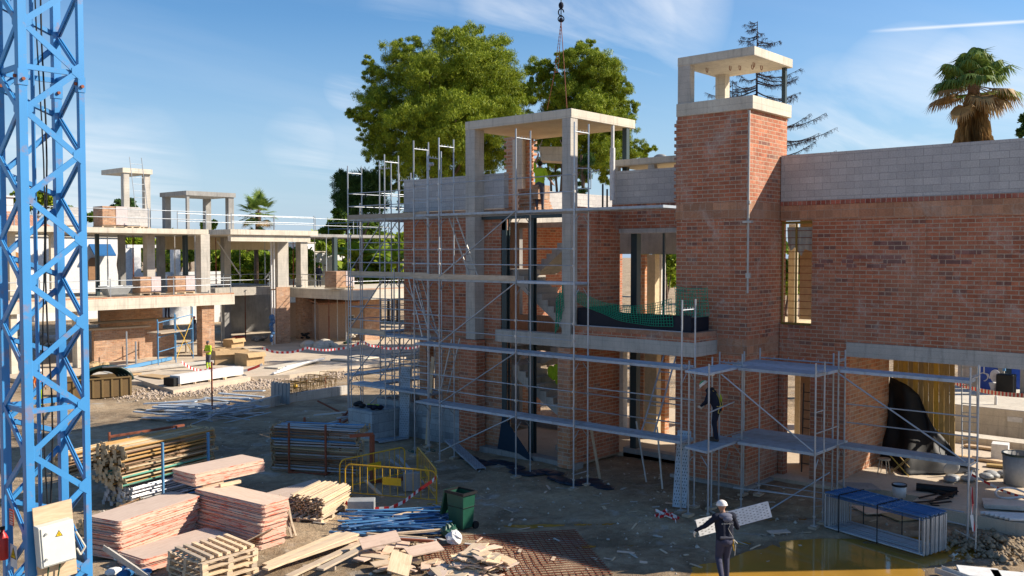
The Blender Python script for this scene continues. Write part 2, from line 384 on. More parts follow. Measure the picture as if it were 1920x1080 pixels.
M['woody'] = m_wood('yellow_board_timber', (.40, .26, .08), (.54, .36, .13), ax=(9, 9, 1))
M['ply'] = m_wood('faded_panel_face', (.56, .40, .30), (.68, .52, .40), var=.2)
def m_plyedge():
    t = NT('pink_panel_edge', .8, 0, .2); ri = t.rnd(); base = t.mix(t.ramp(ri, .15, .9), (.62, .35, .265), (.62, .45, .345))
    mp = t.n('Mapping'); mp.inputs['Scale'].default_value = (2.2, 2.2, 14); t.l(t.coord(), mp.inputs[0])
    off = t.n('CombineXYZ'); t.l(t.math('MULTIPLY', ri, 33.0), off.inputs[0]); vv = t.n('VectorMath'); vv.operation = 'ADD'; t.l(mp.outputs[0], vv.inputs[0]); t.l(off.outputs[0], vv.inputs[1])
    red = t.ramp(t.noise(1.5, 4, .6, vv.outputs[0]), .53, .60); c = t.mix(t.math('MULTIPLY', red, .85), base, (.62, .10, .05))
    dk = t.ramp(t.noise(14, 3, .7), .55, .75); t.color(t.mix(t.math('MULTIPLY', dk, .5), c, (.30, .19, .13))); return t.mat
M['plyedge'] = m_plyedge()
M['glass'] = m_flat('dark_window_glass', (.03, .04, .05), .1, 0, .8)
M['hose'] = m_flat('green_black_hose', (.01, .035, .03), .35, 0, .6)
M['net'] = m_flat('green_safety_net', (.02, .38, .22), .7)
M['skin'] = m_flat('skin', (.42, .23, .15), .6)
M['navy'] = m_flat('navy_workwear', (.010, .014, .030), .85)
M['navy2'] = m_flat('dark_blue_grey_trousers', (.05, .05, .085), .85)
M['boot'] = m_flat('brown_boots', (.07, .045, .03), .7)
M['hivis'] = m_flat('fluorescent_yellow_cloth', (.48, .66, .02), .7)
M['greyc'] = m_flat('grey_work_trousers', (.10, .10, .12), .85)
M['reflect'] = m_flat('silver_reflective_strip', (.62, .62, .62), .4)
M['khaki'] = m_flat('khaki_shirt', (.38, .27, .12), .85)
M['helmetw'] = m_flat('white_helmet_plastic', (.78, .72, .66), .35, 0, .5, .04)
M['helmetg'] = m_flat('green_helmet_plastic', (.02, .42, .16), .35, 0, .5, .04)
M['glove'] = m_flat('white_glove', (.62, .58, .50), .8)
M['orange'] = m_flat('orange_plastic', (.70, .16, .02), .5)
M['red'] = m_flat('red_plastic', (.50, .02, .015), .45, 0, .5)
M['hair'] = m_flat('dark_hair', (.02, .014, .01), .7)
M['bucket'] = m_flat('white_bucket_plastic', (.60, .60, .60), .45)
M['grey'] = m_flat('grey_plastic', (.33, .34, .34), .5)
M['cardboard'] = m_flat('cardboard', (.50, .34, .18), .9)
M['awning'] = m_flat('blue_awning_cloth', (.02, .12, .30), .8)
M['door'] = m_wood('varnished_door', (.32, .15, .05), (.42, .21, .08))
M['cabin'] = m_flat('bright_blue_plastic', (.01, .075, .42), .4, 0, .5)
M['bark'] = m_wood('bark', (.10, .065, .045), (.18, .12, .08), ax=(3, 3, 1))
M['deadbark'] = m_flat('dead_branch', (.045, .028, .028), .9)
M['pine'] = m_leaf('pine_needles', (.075, .135, .009), (.34, .38, .02), .14, var=(.6, 1.4))
M['pine_dark'] = m_leaf('dark_pine_needles', (.03, .07, .02), (.07, .13, .025), .25)
M['leaf'] = m_leaf('garden_leaves', (.09, .17, .012), (.36, .42, .035), .3)
M['leaf_dark'] = m_leaf('hedge_leaves', (.05, .11, .012), (.20, .28, .03), .25)
M['palm'] = m_leaf('palm_leaf', (.06, .12, .02), (.20, .26, .05), .25)
M['palmdry'] = m_leaf('dry_palm_leaf', (.20, .12, .05), (.36, .24, .10), .15)
def m_tape():
    t = NT('red_white_tape', .5); uv = t.coord('UV'); w = t.n('TexWave', Scale=1.5); w.bands_direction = 'X'; w.wave_profile = 'SAW'; w.inputs['Distortion'].default_value = 0
    t.l(t.coord(), w.inputs['Vector']); t.color(t.ramp(w.outputs[0], .49, .51, (.75, .74, .72), (.62, .03, .03))); return t.mat
M['tape'] = m_tape()
# ================================================================ SETTING: ground
def sstep(a, b, x):
    t = np.clip((x-a)/(b-a), 0, 1); return t*t*(3-2*t)
def vnoise(x, y, s, seed=0):
    """smooth value noise on arrays"""
    x = x/s; y = y/s; xi = np.floor(x).astype(int); yi = np.floor(y).astype(int); fx = x-xi; fy = y-yi
    fx = fx*fx*(3-2*fx); fy = fy*fy*(3-2*fy)
    def h(a, b): 
        n = (a*374761393+b*668265263+seed*974711) & 0x7fffffff; n = (n ^ (n >> 13))*1274126177 & 0x7fffffff; return ((n ^ (n >> 16)) & 0xffff)/65535.0
    return (h(xi, yi)*(1-fx)+h(xi+1, yi)*fx)*(1-fy)+(h(xi, yi+1)*(1-fx)+h(xi+1, yi+1)*fx)*fy
PUD = [(21.6, 8.6, 2.9, 1.5, -.62), (23.4, 6.9, 1.2, .8, -.6), (20.2, 7.6, 2.3, 1.6, -.7), (18.6, 10.2, 1.3, .8, -.7)]
def ground_h(x, y):
    x = np.asarray(x, float); y = np.asarray(y, float)
    near = 1-sstep(60, 90, np.hypot(x, y))
    h = (vnoise(x, y, 2.3)-.5)*.07+(vnoise(x, y, .8, 3)-.5)*.05+(vnoise(x, y, .33, 5)-.5)*.035
    # wheel ruts running across the yard
    d = (x-17.2)*.69+(y-14.8)*.72
    for o in (-.35, 1.5): h += -.045*np.exp(-((d-o)/.15)**2)*(.3+vnoise(x, y, 1.9, 9))+.03*np.exp(-((d-o-.3)/.12)**2)
    for cx, cy, a, b, t in PUD:
        c, s = math.cos(t), math.sin(t); u_ = (x-cx)*c+(y-cy)*s; v_ = -(x-cx)*s+(y-cy)*c
        h = h-.085*np.exp(-((u_/a)**2+(v_/b)**2)**1.5)
    h = h*near+sstep(40, 52, y-.25*x)*.0
    h -= .35*np.exp(-(((x-15.6)/1.3)**2+((y-13.6)/1.6)**2)**2)*0
    return h
xs = np.concatenate([np.linspace(-900, -12, 14), np.arange(-10, 8, 1.0), np.arange(8, 29, .13), np.arange(29, 64, .45), np.linspace(66, 1100, 18)])
ys = np.concatenate([np.linspace(-600, -6, 10), np.arange(-5, 3, 1.0), np.arange(3, 29, .13), np.arange(29, 66, .45), np.linspace(68, 1100, 18)])
GX, GY = np.meshgrid(xs, ys, indexing='ij'); GZ = ground_h(GX, GY); nx, ny = GX.shape
idx = np.arange(nx*ny).reshape(nx, ny)
FA = np.stack([idx[:-1, :-1], idx[1:, :-1], idx[1:, 1:], idx[:-1, 1:]], -1).reshape(-1, 4)
def m_ground():
    t = NT('bare_earth', .95, 0, .15); g = t.coord()
    a = t.noise(.22, 7, .62); c = t.mix(t.ramp(a, .36, .64), (.23, .165, .105), (.49, .36, .225))
    b = t.noise(1.6, 8, .7); c = t.mix(t.math('MULTIPLY', t.ramp(b, .45, .7), .55), c, (.50, .41, .28))
    # pale cement dust and mud tracks, dark damp patches
    d = t.ramp(t.noise(.75, 7, .68, dist=.5), .56, .72); c = t.mix(t.math('MULTIPLY', d, .75), c, (.48, .47, .44))
    k = t.ramp(t.noise(.42, 6, .6, dist=1.0), .50, .66); c = t.mix(t.math('MULTIPLY', k, .55), c, (.115, .08, .05))
    st = t.n('TexVoronoi', Scale=13.0); t.l(g, st.inputs['Vector']); pb = t.ramp(st.outputs['Distance'], .10, .22, (1, 1, 1), (0, 0, 0))
    pm = t.math('MULTIPLY', pb, t.ramp(t.noise(.9, 4), .45, .6)); c = t.mix(t.math('MULTIPLY', pm, .6), c, (.55, .48, .40))
    # wet mud: low ground is dark and smooth
    sp = t.n('SeparateXYZ'); t.l(t.n('NewGeometry').outputs['Position'], sp.inputs[0])
    wet = t.ramp(t.math('ADD', sp.outputs[2], t.math('MULTIPLY', t.noise(1.1, 5), .03)), .0, 1.0, (1, 1, 1), (0, 0, 0))
    wr = t.n('MapRange'); t.l(t.math('ADD', sp.outputs[2], t.math('MULTIPLY', t.noise(2.1, 5), .05)), wr.inputs[0]); wr.inputs[1].default_value = -.045; wr.inputs[2].default_value = .008; wr.inputs[3].default_value = 1; wr.inputs[4].default_value = 0
    c = t.mix(t.math('MULTIPLY', wr.outputs[0], .6), c, (.085, .055, .03)); t.color(c)
    t.l(t.math('SUBTRACT', .95, t.math('MULTIPLY', wr.outputs[0], .45)), t.b.inputs['Roughness'])
    fine = t.noise(5, 9, .78); c2 = t.mix(.45, c, t.ramp(fine, .3, .7, (.2, .2, .2), (.85, .85, .85)), 'OVERLAY'); t.color(c2); t.bump(t.math('ADD', t.math('MULTIPLY', fine, 1.0), t.math('MULTIPLY', pb, .25)), 1.0, .09); return t.mat
M['ground'] = m_ground()
gr = fast('ground', np.stack([GX, GY, GZ], -1).reshape(-1, 3), FA, M['ground'], smooth=True); tag(gr, kind='structure')
def m_puddle():
    t = NT('muddy_water', .06, 0, .5); c = t.mix(t.ramp(t.noise(.5, 4), .3, .7), (.30, .16, .025), (.42, .235, .04)); t.color(c)
    t.bump(t.noise(5, 3), .04, .01); return t.mat
mb = MB(); mb.add([(13.2, 3, -.052), (28, 3, -.052), (28, 16.6, -.052), (13.2, 16.6, -.052)], [(0, 1, 2, 3)]); o = mb.build('puddle_water', m_puddle()); tag(o, kind='structure')
def G(x, y): return float(ground_h(np.array([x]), np.array([y]))[0])

# concrete pads and paths
def ground_slab(name, poly, z0, z1, mat):
    mb = MB(); mb.prism(poly, z0, z1); o = mb.build(name, mat); tag(o, kind='structure'); return o
ground_slab('terrace_slab', [(25.9, 8.55), (25.85, 2.0), (45, 1.5), (45, 11), (27.0, 11), (26.9, 8.6)], -.3, .30, M['slab'])
ground_slab('garage_floor', [(27.0, 11), (36, 11), (36, 24), (24.6, 24.0), (24.6, 18.9), (26.9, 18.9), (26.9, 15), (27.0, 13)], -.3, .12, M['slab'])
ground_slab('yard_pavement', [(24.2, 47.6), (31.0, 44.2), (38, 44.5), (46, 48), (62, 50), (62, 74), (20, 74), (20, 54)], -.3, .22, M['slab'])
ground_slab('concrete_path', [tuple(atZ(x, y, .1).xy) for x, y in ((245, 712), (325, 738), (470, 712), (450, 690), (330, 690))], -.2, .26, M['slab'])
# low kerb running up the yard
kb = MB(); P0 = atZ(393, 790); P1 = atZ(520, 758); P2 = atZ(650, 738)
for a, b in ((P0, P1), (P1, P2)):
    a = Vector((a.x, a.y, .17)); b = Vector((b.x, b.y, .17)); kb.bar(a, b, .22, .5)
o = kb.build('concrete_kerb', M['conc'], bevel=.01); tag(o, kind='structure')

# ================================================================ THE BRICK HOUSE UNDER CONSTRUCTION
house = thing('brick_house', 'large unfinished red brick house with square chimney, grey block parapets and concrete roof canopy', 'house', (24, 13, 0))
def part(mb, name, mat, parent=house, **k): return mb.build(name, mat, parent, **k)
# long wall facing the yard
mb = MB(); mb.wall('x', 27.5, 27.78, 10.96, 13.1, .0, 4.42, [(12.07, 12.93, -1, 3.38)]); part(mb, 'ground_floor_wall', M['brick'])
mb = MB(); mb.wall('x', 27.5, 27.78, 1.2, 13.1, 4.43, 8.1, [(12.07, 13.1, 4.85, 9)]); part(mb, 'upper_wall', M['brick'])
mb = MB(); mb.box(27.485, 27.78, 1.2, 13.1, 8.1, 8.56); part(mb, 'clay_band', M['brick_band'])
mb = MB(); mb.box(27.47, 27.78, 1.2, 13.1, 8.565, 8.70); part(mb, 'brick_course', m_brick('header_course', (.36, .10, .06), (.24, .06, .04), (.36, .28, .22), bw=.15, bh=.30, ms=.012, off=0, pale=.2))
mb = MB(); mb.box(27.5, 27.72, 1.2, 13.1, 8.705, 10.13); part(mb, 'block_parapet', M['block'])
mb = MB(); mb.box(27.46, 27.78, 1.2, 10.95, 4.0, 4.425); part(mb, 'concrete_beam', M['conc'])
mb = MB(); mb.wall('y', 1.2, 1.48, 27.78, 33, 4.43, 8.7); part(mb, 'end_wall', M['brick'])
mb = MB(); mb.box(27.78, 33, 1.2, 1.42, 8.705, 10.13); part(mb, 'block_parapet', M['block'])
mb = MB(); mb.box(27.51, 27.77, 11.0, 12.0, 3.9, 3.99); 
# ground floor return wall, lit through the open bay
mb = MB(); mb.wall('y', 11.0, 11.28, 27.785, 31.2, .3, 4.0); part(mb, 'return_wall', M['brick_orange'])
# floor and roof plates
mb = MB(); mb.box(27.79, 33, 2.4, 15.5, 4.05, 4.42); mb.box(27.1, 37, 15.65, 18.9, 4.05, 4.42); mb.box(29.0, 37, 18.9, 22, 4.05, 4.42); part(mb, 'first_floor_slab', M['conc_warm'])
mb = MB(); mb.box(27.79, 33, 1.5, 15.5, 8.3, 8.62); mb.box(27.1, 33, 15.65, 18.9, 8.3, 8.62); mb.box(31.5, 37, 18.9, 26.9, 8.3, 8.62); part(mb, 'roof_slab', M['conc_warm'])
mb = MB(); mb.box(36.6, 37, 14, 15.2, .1, 4.04); part(mb, 'rear_pier', M['brick_orange'])
# course patches of darker bricks in the long wall
dkm = m_brick('burnt_brick', (.22, .095, .075), (.17, .08, .065), (.40, .30, .22), bw=.40, bh=.133, ms=.012, pale=.2, st=.1)
for x0, x1, y in ((1638, 1699, 459), (1666, 1706, 468), (1587, 1690, 485), (1578, 1600, 493), (1656, 1698, 494), (1587, 1606, 503), (1625, 1662, 503), (1745, 1792, 487), (1762, 1822, 496), (1790, 1840, 478), (1535, 1562, 490), (1525, 1545, 500)):
    A = atX(x0, y, 27.5); B = atX(x1, y, 27.5); z_ = round(A.z/.133)*.133; mb = MB(); mb.box(27.497, 27.52, B.y, A.y, z_+.008, z_+.125); part(mb, 'burnt_bricks', dkm)
# window in the long wall: timber reveal, bars
wf = MB()
for y in (12.08, 12.62, 13.06): wf.box(27.62, 27.69, y, y+.045, 4.86, 8.08)
wf.box(27.6, 27.7, 12.08, 13.1, 8.0, 8.08); wf.box(27.6, 27.7, 12.08, 13.1, 4.86, 4.92)
wf = part(wf, 'window_frame', m_paint('ochre_steel_frame', (.34, .22, .04), .6))
wb = MB()
for k in range(13): wb.tube((27.66, 12.1, 5.15+k*.22), (27.66, 13.05, 5.15+k*.22), .010, 5)
wb.build('window_bars', M['rust'], wf)
mb = MB()      # plastic sheet gathered in the window head
for i in range(8):
    a = i/8; mb.quad((27.76, 12.1+.9*a, 7.9), (27.76, 12.1+.9*(a+.125), 7.9), (27.8+.03*(i % 2), 12.1+.9*(a+.125), 7.25-.25*math.sin(math.pi*(a+.125))+.1*(i % 3)), (27.8+.03*((i+1) % 2), 12.1+.9*a, 7.25-.25*math.sin(math.pi*a)+.1*((i+2) % 3)))
part(mb, 'plastic_sheet', m_flat('clouded_plastic', (.50, .47, .40), .3, 0, .6))
# chimney tower
rr = random.Random(3)
ch = MB(); ch.box(25.4, 27.95, 13.13, 15.58, 0, 11.34)
for k in range(26):                                    # toothed brick ends left for bonding
    z = 8.62+k*.105
    if z < 11.2: ch.box(25.43, 25.7, 15.58, 15.58+(.12 if k % 2 else .05), z, z+.10)
ch = part(ch, 'chimney_tower', M['brick'])
cb = MB(); cb.box(25.392, 27.49, 13.122, 15.62, 8.12, 8.62); cb.box(25.392, 27.49, 13.122, 15.62, 4.02, 4.52); cb.build('clay_band', M['brick_band'], ch)
cb = MB()
for k in range(24):
    z = 8.64+k*.105; 
    if k % 2 and z < 11.2: cb.box(27.9, 28.03, 13.18, 13.4, z, z+.1)
cb.build('toothed_brick', M['brick_orange'], ch)
cb = MB(); cb.box(25.37, 27.98, 13.0, 15.6, 11.34, 11.74); cb.build('concrete_ring', M['conc_pale'], ch, bevel=.01)
cb = MB(); cb.box(25.4, 27.98, 12.98, 15.58, 12.90, 13.17); cb.build('cap_slab', M['conc_pale'], ch, bevel=.01)
cb = MB(); cb.box(25.41, 25.68, 15.14, 15.57, 11.74, 12.90); cb.build('post', M['conc'], ch)
cb = MB(); q = atX(1336, 160, 27.6); cb.box(27.45, 27.75, 15.05, 15.4, 11.74, 12.90); cb.build('post', M['conc_pale'], ch)
cb = MB(); cb.box(27.72, 27.84, 13.1, 13.22, 11.74, 12.90); cb.build('steel_post', M['ibeam'], ch)
for hx, hy in ((26.2, 15.0), (26.4, 14.3), (26.55, 14.05), (26.7, 13.7), (27.0, 13.55), (26.4, 13.5)):
    hk = MB(); pts = [(hx-.05, hy, 12.90), (hx-.055, hy, 12.82), (hx-.03, hy, 12.77), (hx+.03, hy, 12.77), (hx+.055, hy, 12.82), (hx+.05, hy, 12.90)]
    hk.path(pts, .012, 5); hk.build('hook', M['rust'], ch)
cp = MB(); cp.tube((25.36, 13.10, 5.9), (25.36, 13.10, 11.3), .035, 6); cp.box(25.30, 25.39, 13.03, 13.12, 8.55, 8.64); cp.box(25.31, 25.39, 13.02, 13.15, 6.35, 6.5); cp.box(25.28, 25.39, 12.95, 13.25, 7.98, 8.05); cp.build('corner_profile', M['steel_warm'], ch)
# recessed wall with tall opening, parapet and low roof over it
mb = MB(); mb.box(26.8, 27.08, 15.6, 19.0, 7.93, 8.70); part(mb, 'lintel_wall', M['brick'])
mb = MB(); mb.box(26.72, 27.1, 15.6, 18.69, 7.77, 7.925); part(mb, 'lintel', M['conc'])
mb = MB(); mb.box(26.81, 27.05, 15.6, 19.05, 8.78, 9.93); part(mb, 'block_parapet', M['block'])
mb = MB(); mb.box(26.8, 27.06, 15.6, 19.05, 8.705, 8.775); part(mb, 'brick_course', M['brick'])
mb = MB(); mb.box(26.78, 29.8, 15.62, 19.15, 10.10, 10.32)
rf = part(mb, 'low_roof', M['conc_pale'], bevel=.01)
mb = MB(); mb.box(26.85, 27.05, 17.35, 17.6, 9.94, 10.10); mb.box(26.85, 27.05, 18.85, 19.1, 9.94, 10.10); mb.box(29.3, 29.5, 18.8, 19.0, 8.62, 10.10); mb.box(29.3, 29.5, 16, 16.2, 8.62, 10.10); mb.build('post', M['conc'], rf)
mb = MB(); mb.ball((27.6, 17.6, 10.38), .16, 10, 6, sc=(1, 1.6, .8)); mb.build('sand_bag', M['grey'], rf)
mb = MB(); mb.wall('y', 18.7, 18.98, 24.38, 26.8, .1, 8.62); part(mb, 'side_wall', M['brick'])
# balcony
bal = MB(); bal.box(24.0, 26.8, 14.11, 18.69, 4.02, 4.45); bal.box(24.0, 24.4, 18.69, 22.03, 4.0, 4.42); bal = part(bal, 'balcony_slab', M['conc'], bevel=.01)
mb = MB(); mb.box(24.02, 24.25, 14.12, 18.6, 4.452, 4.60); mb.box(24.02, 26.0, 14.12, 14.35, 4.60, 4.601); mb.box(24.26, 25.38, 14.12, 14.35, 4.452, 4.6); mb.build('brick_edge', M['brick'], bal)
mb = MB(); mb.box(24.02, 24.26, 14.12, 18.6, 4.603, 4.73); mb.box(24.265, 25.38, 14.12, 14.35, 4.603, 4.73); mb.build('clay_edge', M['brick_band'], bal)
mb = MB(); mb.box(24.32, 24.36, 14.4, 18.65, 4.5, 5.22); mb.box(24.36, 25.38, 14.4, 14.44, 4.5, 5.15); mb.box(24.36, 26.7, 18.64, 18.68, 4.5, 5.3); mb.box(26.70, 26.78, 15.6, 18.6, 4.5, 5.0); mb.build('waterproof_sheet', M['navy_mem'], bal)
# dark steel posts and beam
mb = MB(); mb.box(26.95, 27.2, 18.1, 18.35, .1, 7.76); part(mb, 'steel_post', M['ibeam'])
mb = MB(); mb.box(26.95, 27.02, 17.0, 17.07, 4.42, 7.76); part(mb, 'steel_post', M['ibeam'])
for y in (atX(953, 600, 24.6).y, atX(1003, 600, 24.6).y):
    mb = MB(); mb.box(24.5, 24.54, y, y+.22, .1, 8.45); mb.box(24.66, 24.70, y, y+.22, .1, 8.45); mb.box(24.54, 24.66, y+.09, y+.13, .1, 8.45); part(mb, 'steel_post', M['ibeam'])
mb = MB(); mb.box(24.35, 24.47, 19.1, 23.0, 8.28, 8.55); part(mb, 'steel_beam', M['ibeam'])
# stair tower: pillars, columns, canopy
def colm(name, x0, x1, y0, y1, z0, z1, mat): mb = MB(); mb.box(x0, x1, y0, y1, z0, z1); return part(mb, name, mat)
colm('brick_pillar', 24.0, 24.45, 22.93, 23.8, 0, 3.98, M['brick']); colm('brick_pillar', 24.0, 24.37, 18.70, 19.22, 0, 3.98, M['brick_orange'])
colm('concrete_column', 24.02, 24.5, 23.02, 23.47, 4.0, 11.47, M['conc']); colm('concrete_column', 24.0, 24.37, 18.70, 19.05, 4.42, 11.47, M['conc'])
mb = MB(); mb.box(24.0, 27.68, 18.68, 23.48, 11.47, 11.77); part(mb, 'canopy_slab', M['conc_pale'], bevel=.012)
mb = MB(); mb.box(24.03, 27.65, 18.71, 23.45, 11.462, 11.469); part(mb, 'canopy_soffit', M['conc_warm'])
colm('steel_post', 27.2, 27.38, 18.72, 18.90, 8.62, 11.46, M['ibeam']); 
mb = MB(); mb.tube((26.4, 18.75, 8.9), (26.4, 18.75, 10.7), .09, 10); mb.tube((26.4, 18.75, 10.7), (26.4, 18.75, 11.46), .06, 8); part(mb, 'tube_prop', M['white'])
mb = MB(); mb.box(27.3, 27.6, 23.3, 24.45, 8.62, 11.6)
for k in range(26):
    z = 8.7+k*.112
    if k % 2: mb.box(27.32, 27.58, 24.45, 24.58, z, z+.1); mb.box(27.32, 27.58, 23.12, 23.3, z, z+.1)
bp = part(mb, 'toothed_brick_pier', M['brick_orange'])
mb = MB(); mb.box(27.1, 27.298, 23.45, 23.95, 8.62, 11.46); mb.build('concrete_core', M['conc_pale'], bp)
# left block
mb = MB(); mb.box(24.5, 24.74, 22.05, 27.3, 8.68, 9.91); part(mb, 'block_parapet', M['block'])
mb = MB(); mb.wall('x', 24.5, 24.78, 21.98, 27.32, 4.0, 8.35, [(21.9, 22.2, 4.4, 7.9)]); part(mb, 'upper_wall', M['brick'])
mb = MB(); mb.box(24.49, 24.8, 21.98, 27.34, 8.36, 8.66); part(mb, 'clay_band', M['brick_band'])
mb = MB(); mb.wall('x', 24.55, 24.83, 22.0, 25.6, .0, 3.98); part(mb, 'ground_floor_wall', M['brick_orange'])
mb = MB(); mb.wall('y', 27.06, 27.32, 24.79, 39, 4.0, 8.66); part(mb, 'end_wall', M['brick'])
mb = MB(); mb.box(24.75, 39, 27.06, 27.28, 8.68, 9.91); part(mb, 'block_parapet', M['block'])
mb = MB(); mb.box(24.8, 31, 22.4, 27.05, 3.7, 3.99); mb.box(24.8, 31, 24.2, 27.05, 8.3, 8.62); part(mb, 'floor_slab', M['conc'])
mb = MB(); mb.box(30.5, 30.8, 25.6, 27.0, 0, 3.7); mb.box(25.2, 25.6, 26.8, 27.2, 0, 3.7); part(mb, 'brick_pier', M['brick_orange'])
# back wall of the stair well (dark interior surface) and stairs
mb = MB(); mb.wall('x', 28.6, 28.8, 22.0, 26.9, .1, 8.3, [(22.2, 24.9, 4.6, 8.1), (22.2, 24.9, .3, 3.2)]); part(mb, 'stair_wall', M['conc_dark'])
def stair(mb, x0, x1, ya, yb, za, zb, n, waist=.18):
    """flight running along Y from (ya, za) up to (yb, zb)"""
    dy = (yb-ya)/n; dz = (zb-za)/n
    for i in range(n):
        y0 = ya+dy*i; y1 = y0+dy; mb.box(x0, x1, y0, y1, za+dz*i, za+dz*(i+1))
    poly = [(ya, za), (ya, za-waist*.2), (yb, zb-dz-waist*1.6), (yb, zb-.001), (yb-dy, zb-dz)]
    vs = []
    for x in (x0+.005, x1-.005): vs += [(x, ya, za+.0), (x, ya+dy*.2, za-waist), (x, yb, zb-dz*1.0-waist), (x, yb, zb-.002)]
    mb.add(vs, [(0, 1, 2, 3), (7, 6, 5, 4), (0, 4, 5, 1), (1, 5, 6, 2), (2, 6, 7, 3), (3, 7, 4, 0)])
mb = MB(); stair(mb, 24.9, 26.1, 19.2, 22.0, 1.3, 3.1, 9); mb.box(24.9, 27.4, 22.0, 23.0, 2.92, 3.1); stair(mb, 26.2, 27.4, 22.0, 19.6, 3.1, 4.42, 7); mb.box(26.2, 27.4, 18.99, 19.6, 4.2, 4.42); part(mb, 'stair_flight', M['conc'])
mb = MB(); stair(mb, 24.9, 26.1, 19.3, 22.0, 4.42, 6.5, 10); mb.box(24.9, 27.4, 22.0, 23.2, 6.3, 6.5); stair(mb, 26.2, 27.4, 22.0, 19.3, 6.5, 8.6, 11); part(mb, 'stair_flight', M['conc'])
mb = MB(); stair(mb, 25.6, 26.8, 20.6, 19.2, 0.1, 1.3, 6); part(mb, 'stair_flight', M['conc'])
# rear pieces seen through the tall opening and the open ground floor
XB = 31.0
def rear(name, pa, pb, py, z0, z1, mat, t=.3, xb=XB):
    a = atX(pa, py, xb).y; b = atX(pb, py, xb).y; mb = MB(); mb.box(xb, xb+t, b, a, z0, z1); return part(mb, name, mat)
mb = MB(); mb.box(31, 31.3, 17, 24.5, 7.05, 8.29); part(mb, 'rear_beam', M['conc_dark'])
rear('rear_column', 1184, 1194, 550, 4.42, 7.04, M['white']); rear('rear_pier', 1199, 1209, 550, 4.42, 7.04, M['brick_orange'])
rear('rear_column', 1213, 1228, 550, 4.42, 7.04, M['beige'], xb=30.4); rear('rear_column', 1231, 1240, 550, 4.42, 7.04, M['white'])
rear('rear_column', 1160, 1168, 720, .12, 4.0, M['white'], xb=30); rear('rear_column', 1180, 1191, 720, .12, 4.0, M['conc_pale'], xb=30)
rear('rear_pier', 1192, 1207, 720, .12, 4.0, M['brick_orange'], xb=30); rear('timber_screen', 1208, 1231, 720, .12, 4.0, M['beige'], xb=29.6)
rear('rear_pier', 1238, 1247, 720, .12, 4.0, M['brick_orange'], xb=30.6); rear('rear_column', 1490, 1500, 750, .12, 4.0, M['beige'], xb=32, t=.6)
rear('rear_pier', 1478, 1490, 520, 4.42, 8.2, M['beige'], xb=34, t=.3); rear('rear_panel', 1499, 1522, 520, 4.9, 8.2, M['beige'], xb=29.5, t=.1)
rear('timber_screen', 1500, 1518, 760, .12, 3.9, M['beige'], xb=29.2, t=.08)
# foundation and low block wall to the left
mb = MB(); mb.box(24.2, 24.42, 23.85, 28.6, -.1, 1.32); mb.box(24.42, 27.5, 28.38, 28.6, -.1, 1.32); part(mb, 'low_block_wall', m_brick('cool_block', (.34, .37, .38), (.28, .31, .33), (.2, .2, .2), bw=.5, bh=.22, ms=.006, st=.3, stain=(.2, .2, .2), bump=.3))
mb = MB(); mb.box(24.15, 24.6, 18.6, 24.0, -.2, .16); mb.box(25.3, 27.4, 13.0, 15.7, -.2, .10); mb.box(26.9, 27.3, 15.7, 18.6, -.2, .3); part(mb, 'footing', M['conc_dark'])
# ground level door reveal
mb = MB(); mb.box(27.45, 27.8, 12.05, 12.95, 3.38, 3.55); part(mb, 'lintel', M['conc_dark'])
# ================================================================ THE SECOND HOUSE (concrete frame, left)
fh = thing('concrete_frame_house', 'open concrete frame of a second unfinished house with flat slabs, across the yard', 'house', (36, 60, 0))
def fpart(mb, name, mat, parent=None, **k): return mb.build(name, mat, parent or fh, **k)
def fbox(name, x0, x1, y0, y1, z0, z1, mat, parent=None, **k): mb = MB(); mb.box(x0, x1, y0, y1, z0, z1); return fpart(mb, name, mat, parent, **k)
XR = atY(440, 560, 56).x
fbox('first_floor_slab', 8, XR, 56, 66, 3.62, 4.30, M['conc_pale'])
fbox('brick_edge', 8, XR-.02, 56.03, 56.3, 4.302, 4.40, M['brick_orange'])
fbox('first_floor_slab', XR-1, 46.5, 64.5, 74, 3.75, 4.38, M['conc'])
fbox('first_floor_slab', 43.6, 58.5, 54.2, 64.4, 3.60, 4.34, M['conc_pale']); fbox('brick_edge', 43.62, 58.4, 54.22, 54.5, 4.342, 4.42, M['brick_orange'])
XT = atY(391, 434, 56).x
fbox('roof_slab', 6, XT, 56, 67, 8.32, 8.64, M['conc_pale'])
XQ = 35.2; XQ2 = atY(596, 437, 56.9).x
fbox('roof_slab', XQ, XQ2, 56.9, 70, 8.36, 8.72, M['conc_pale']); fbox('edge_beam', XQ+.15, atY(582, 450, 57.1).x, 57.1, 57.5, 7.9, 8.36, M['conc_pale'])
fbox('roof_slab', 30, 54, 61.4, 74, 8.37, 8.60, M['conc_dark'])
fbox('roof_beam', atY(312, 455, 68).x, atY(512, 455, 68).x, 68, 68.4, 7.35, 8.36, M['conc_warm'])
def fcol(name, pa, pb, py, Y, z0, z1, mat, dy=None):
    a = atY(pa, py, Y).x; b = atY(pb, py, Y).x; return fbox(name, a, b, Y, Y+(dy or (b-a)), z0, z1, mat)
for pa, pb, Y, z0, z1, mat in ((377, 394, 57.2, 4.38, 8.36, 'conc'), (421, 433, 66, 4.38, 8.3, 'conc'), (276, 291, 58.5, 4.3, 8.3, 'conc'), (226, 236, 62, 4.3, 8.3, 'conc_dark'), (299, 310, 64, 4.3, 8.3, 'conc_dark'), (521, 541, 60.0, 4.5, 8.3, 'conc'), (564, 577, 62, 4.34, 8.3, 'conc'), (96, 106, 57, 4.3, 8.3, 'conc_pale'), (18, 30, 57, 4.3, 8.3, 'conc_pale'), (420, 432, 66, 0, 3.75, 'conc_dark')):
    fcol('concrete_column', pa, pb, 500, Y, z0, z1, M[mat])
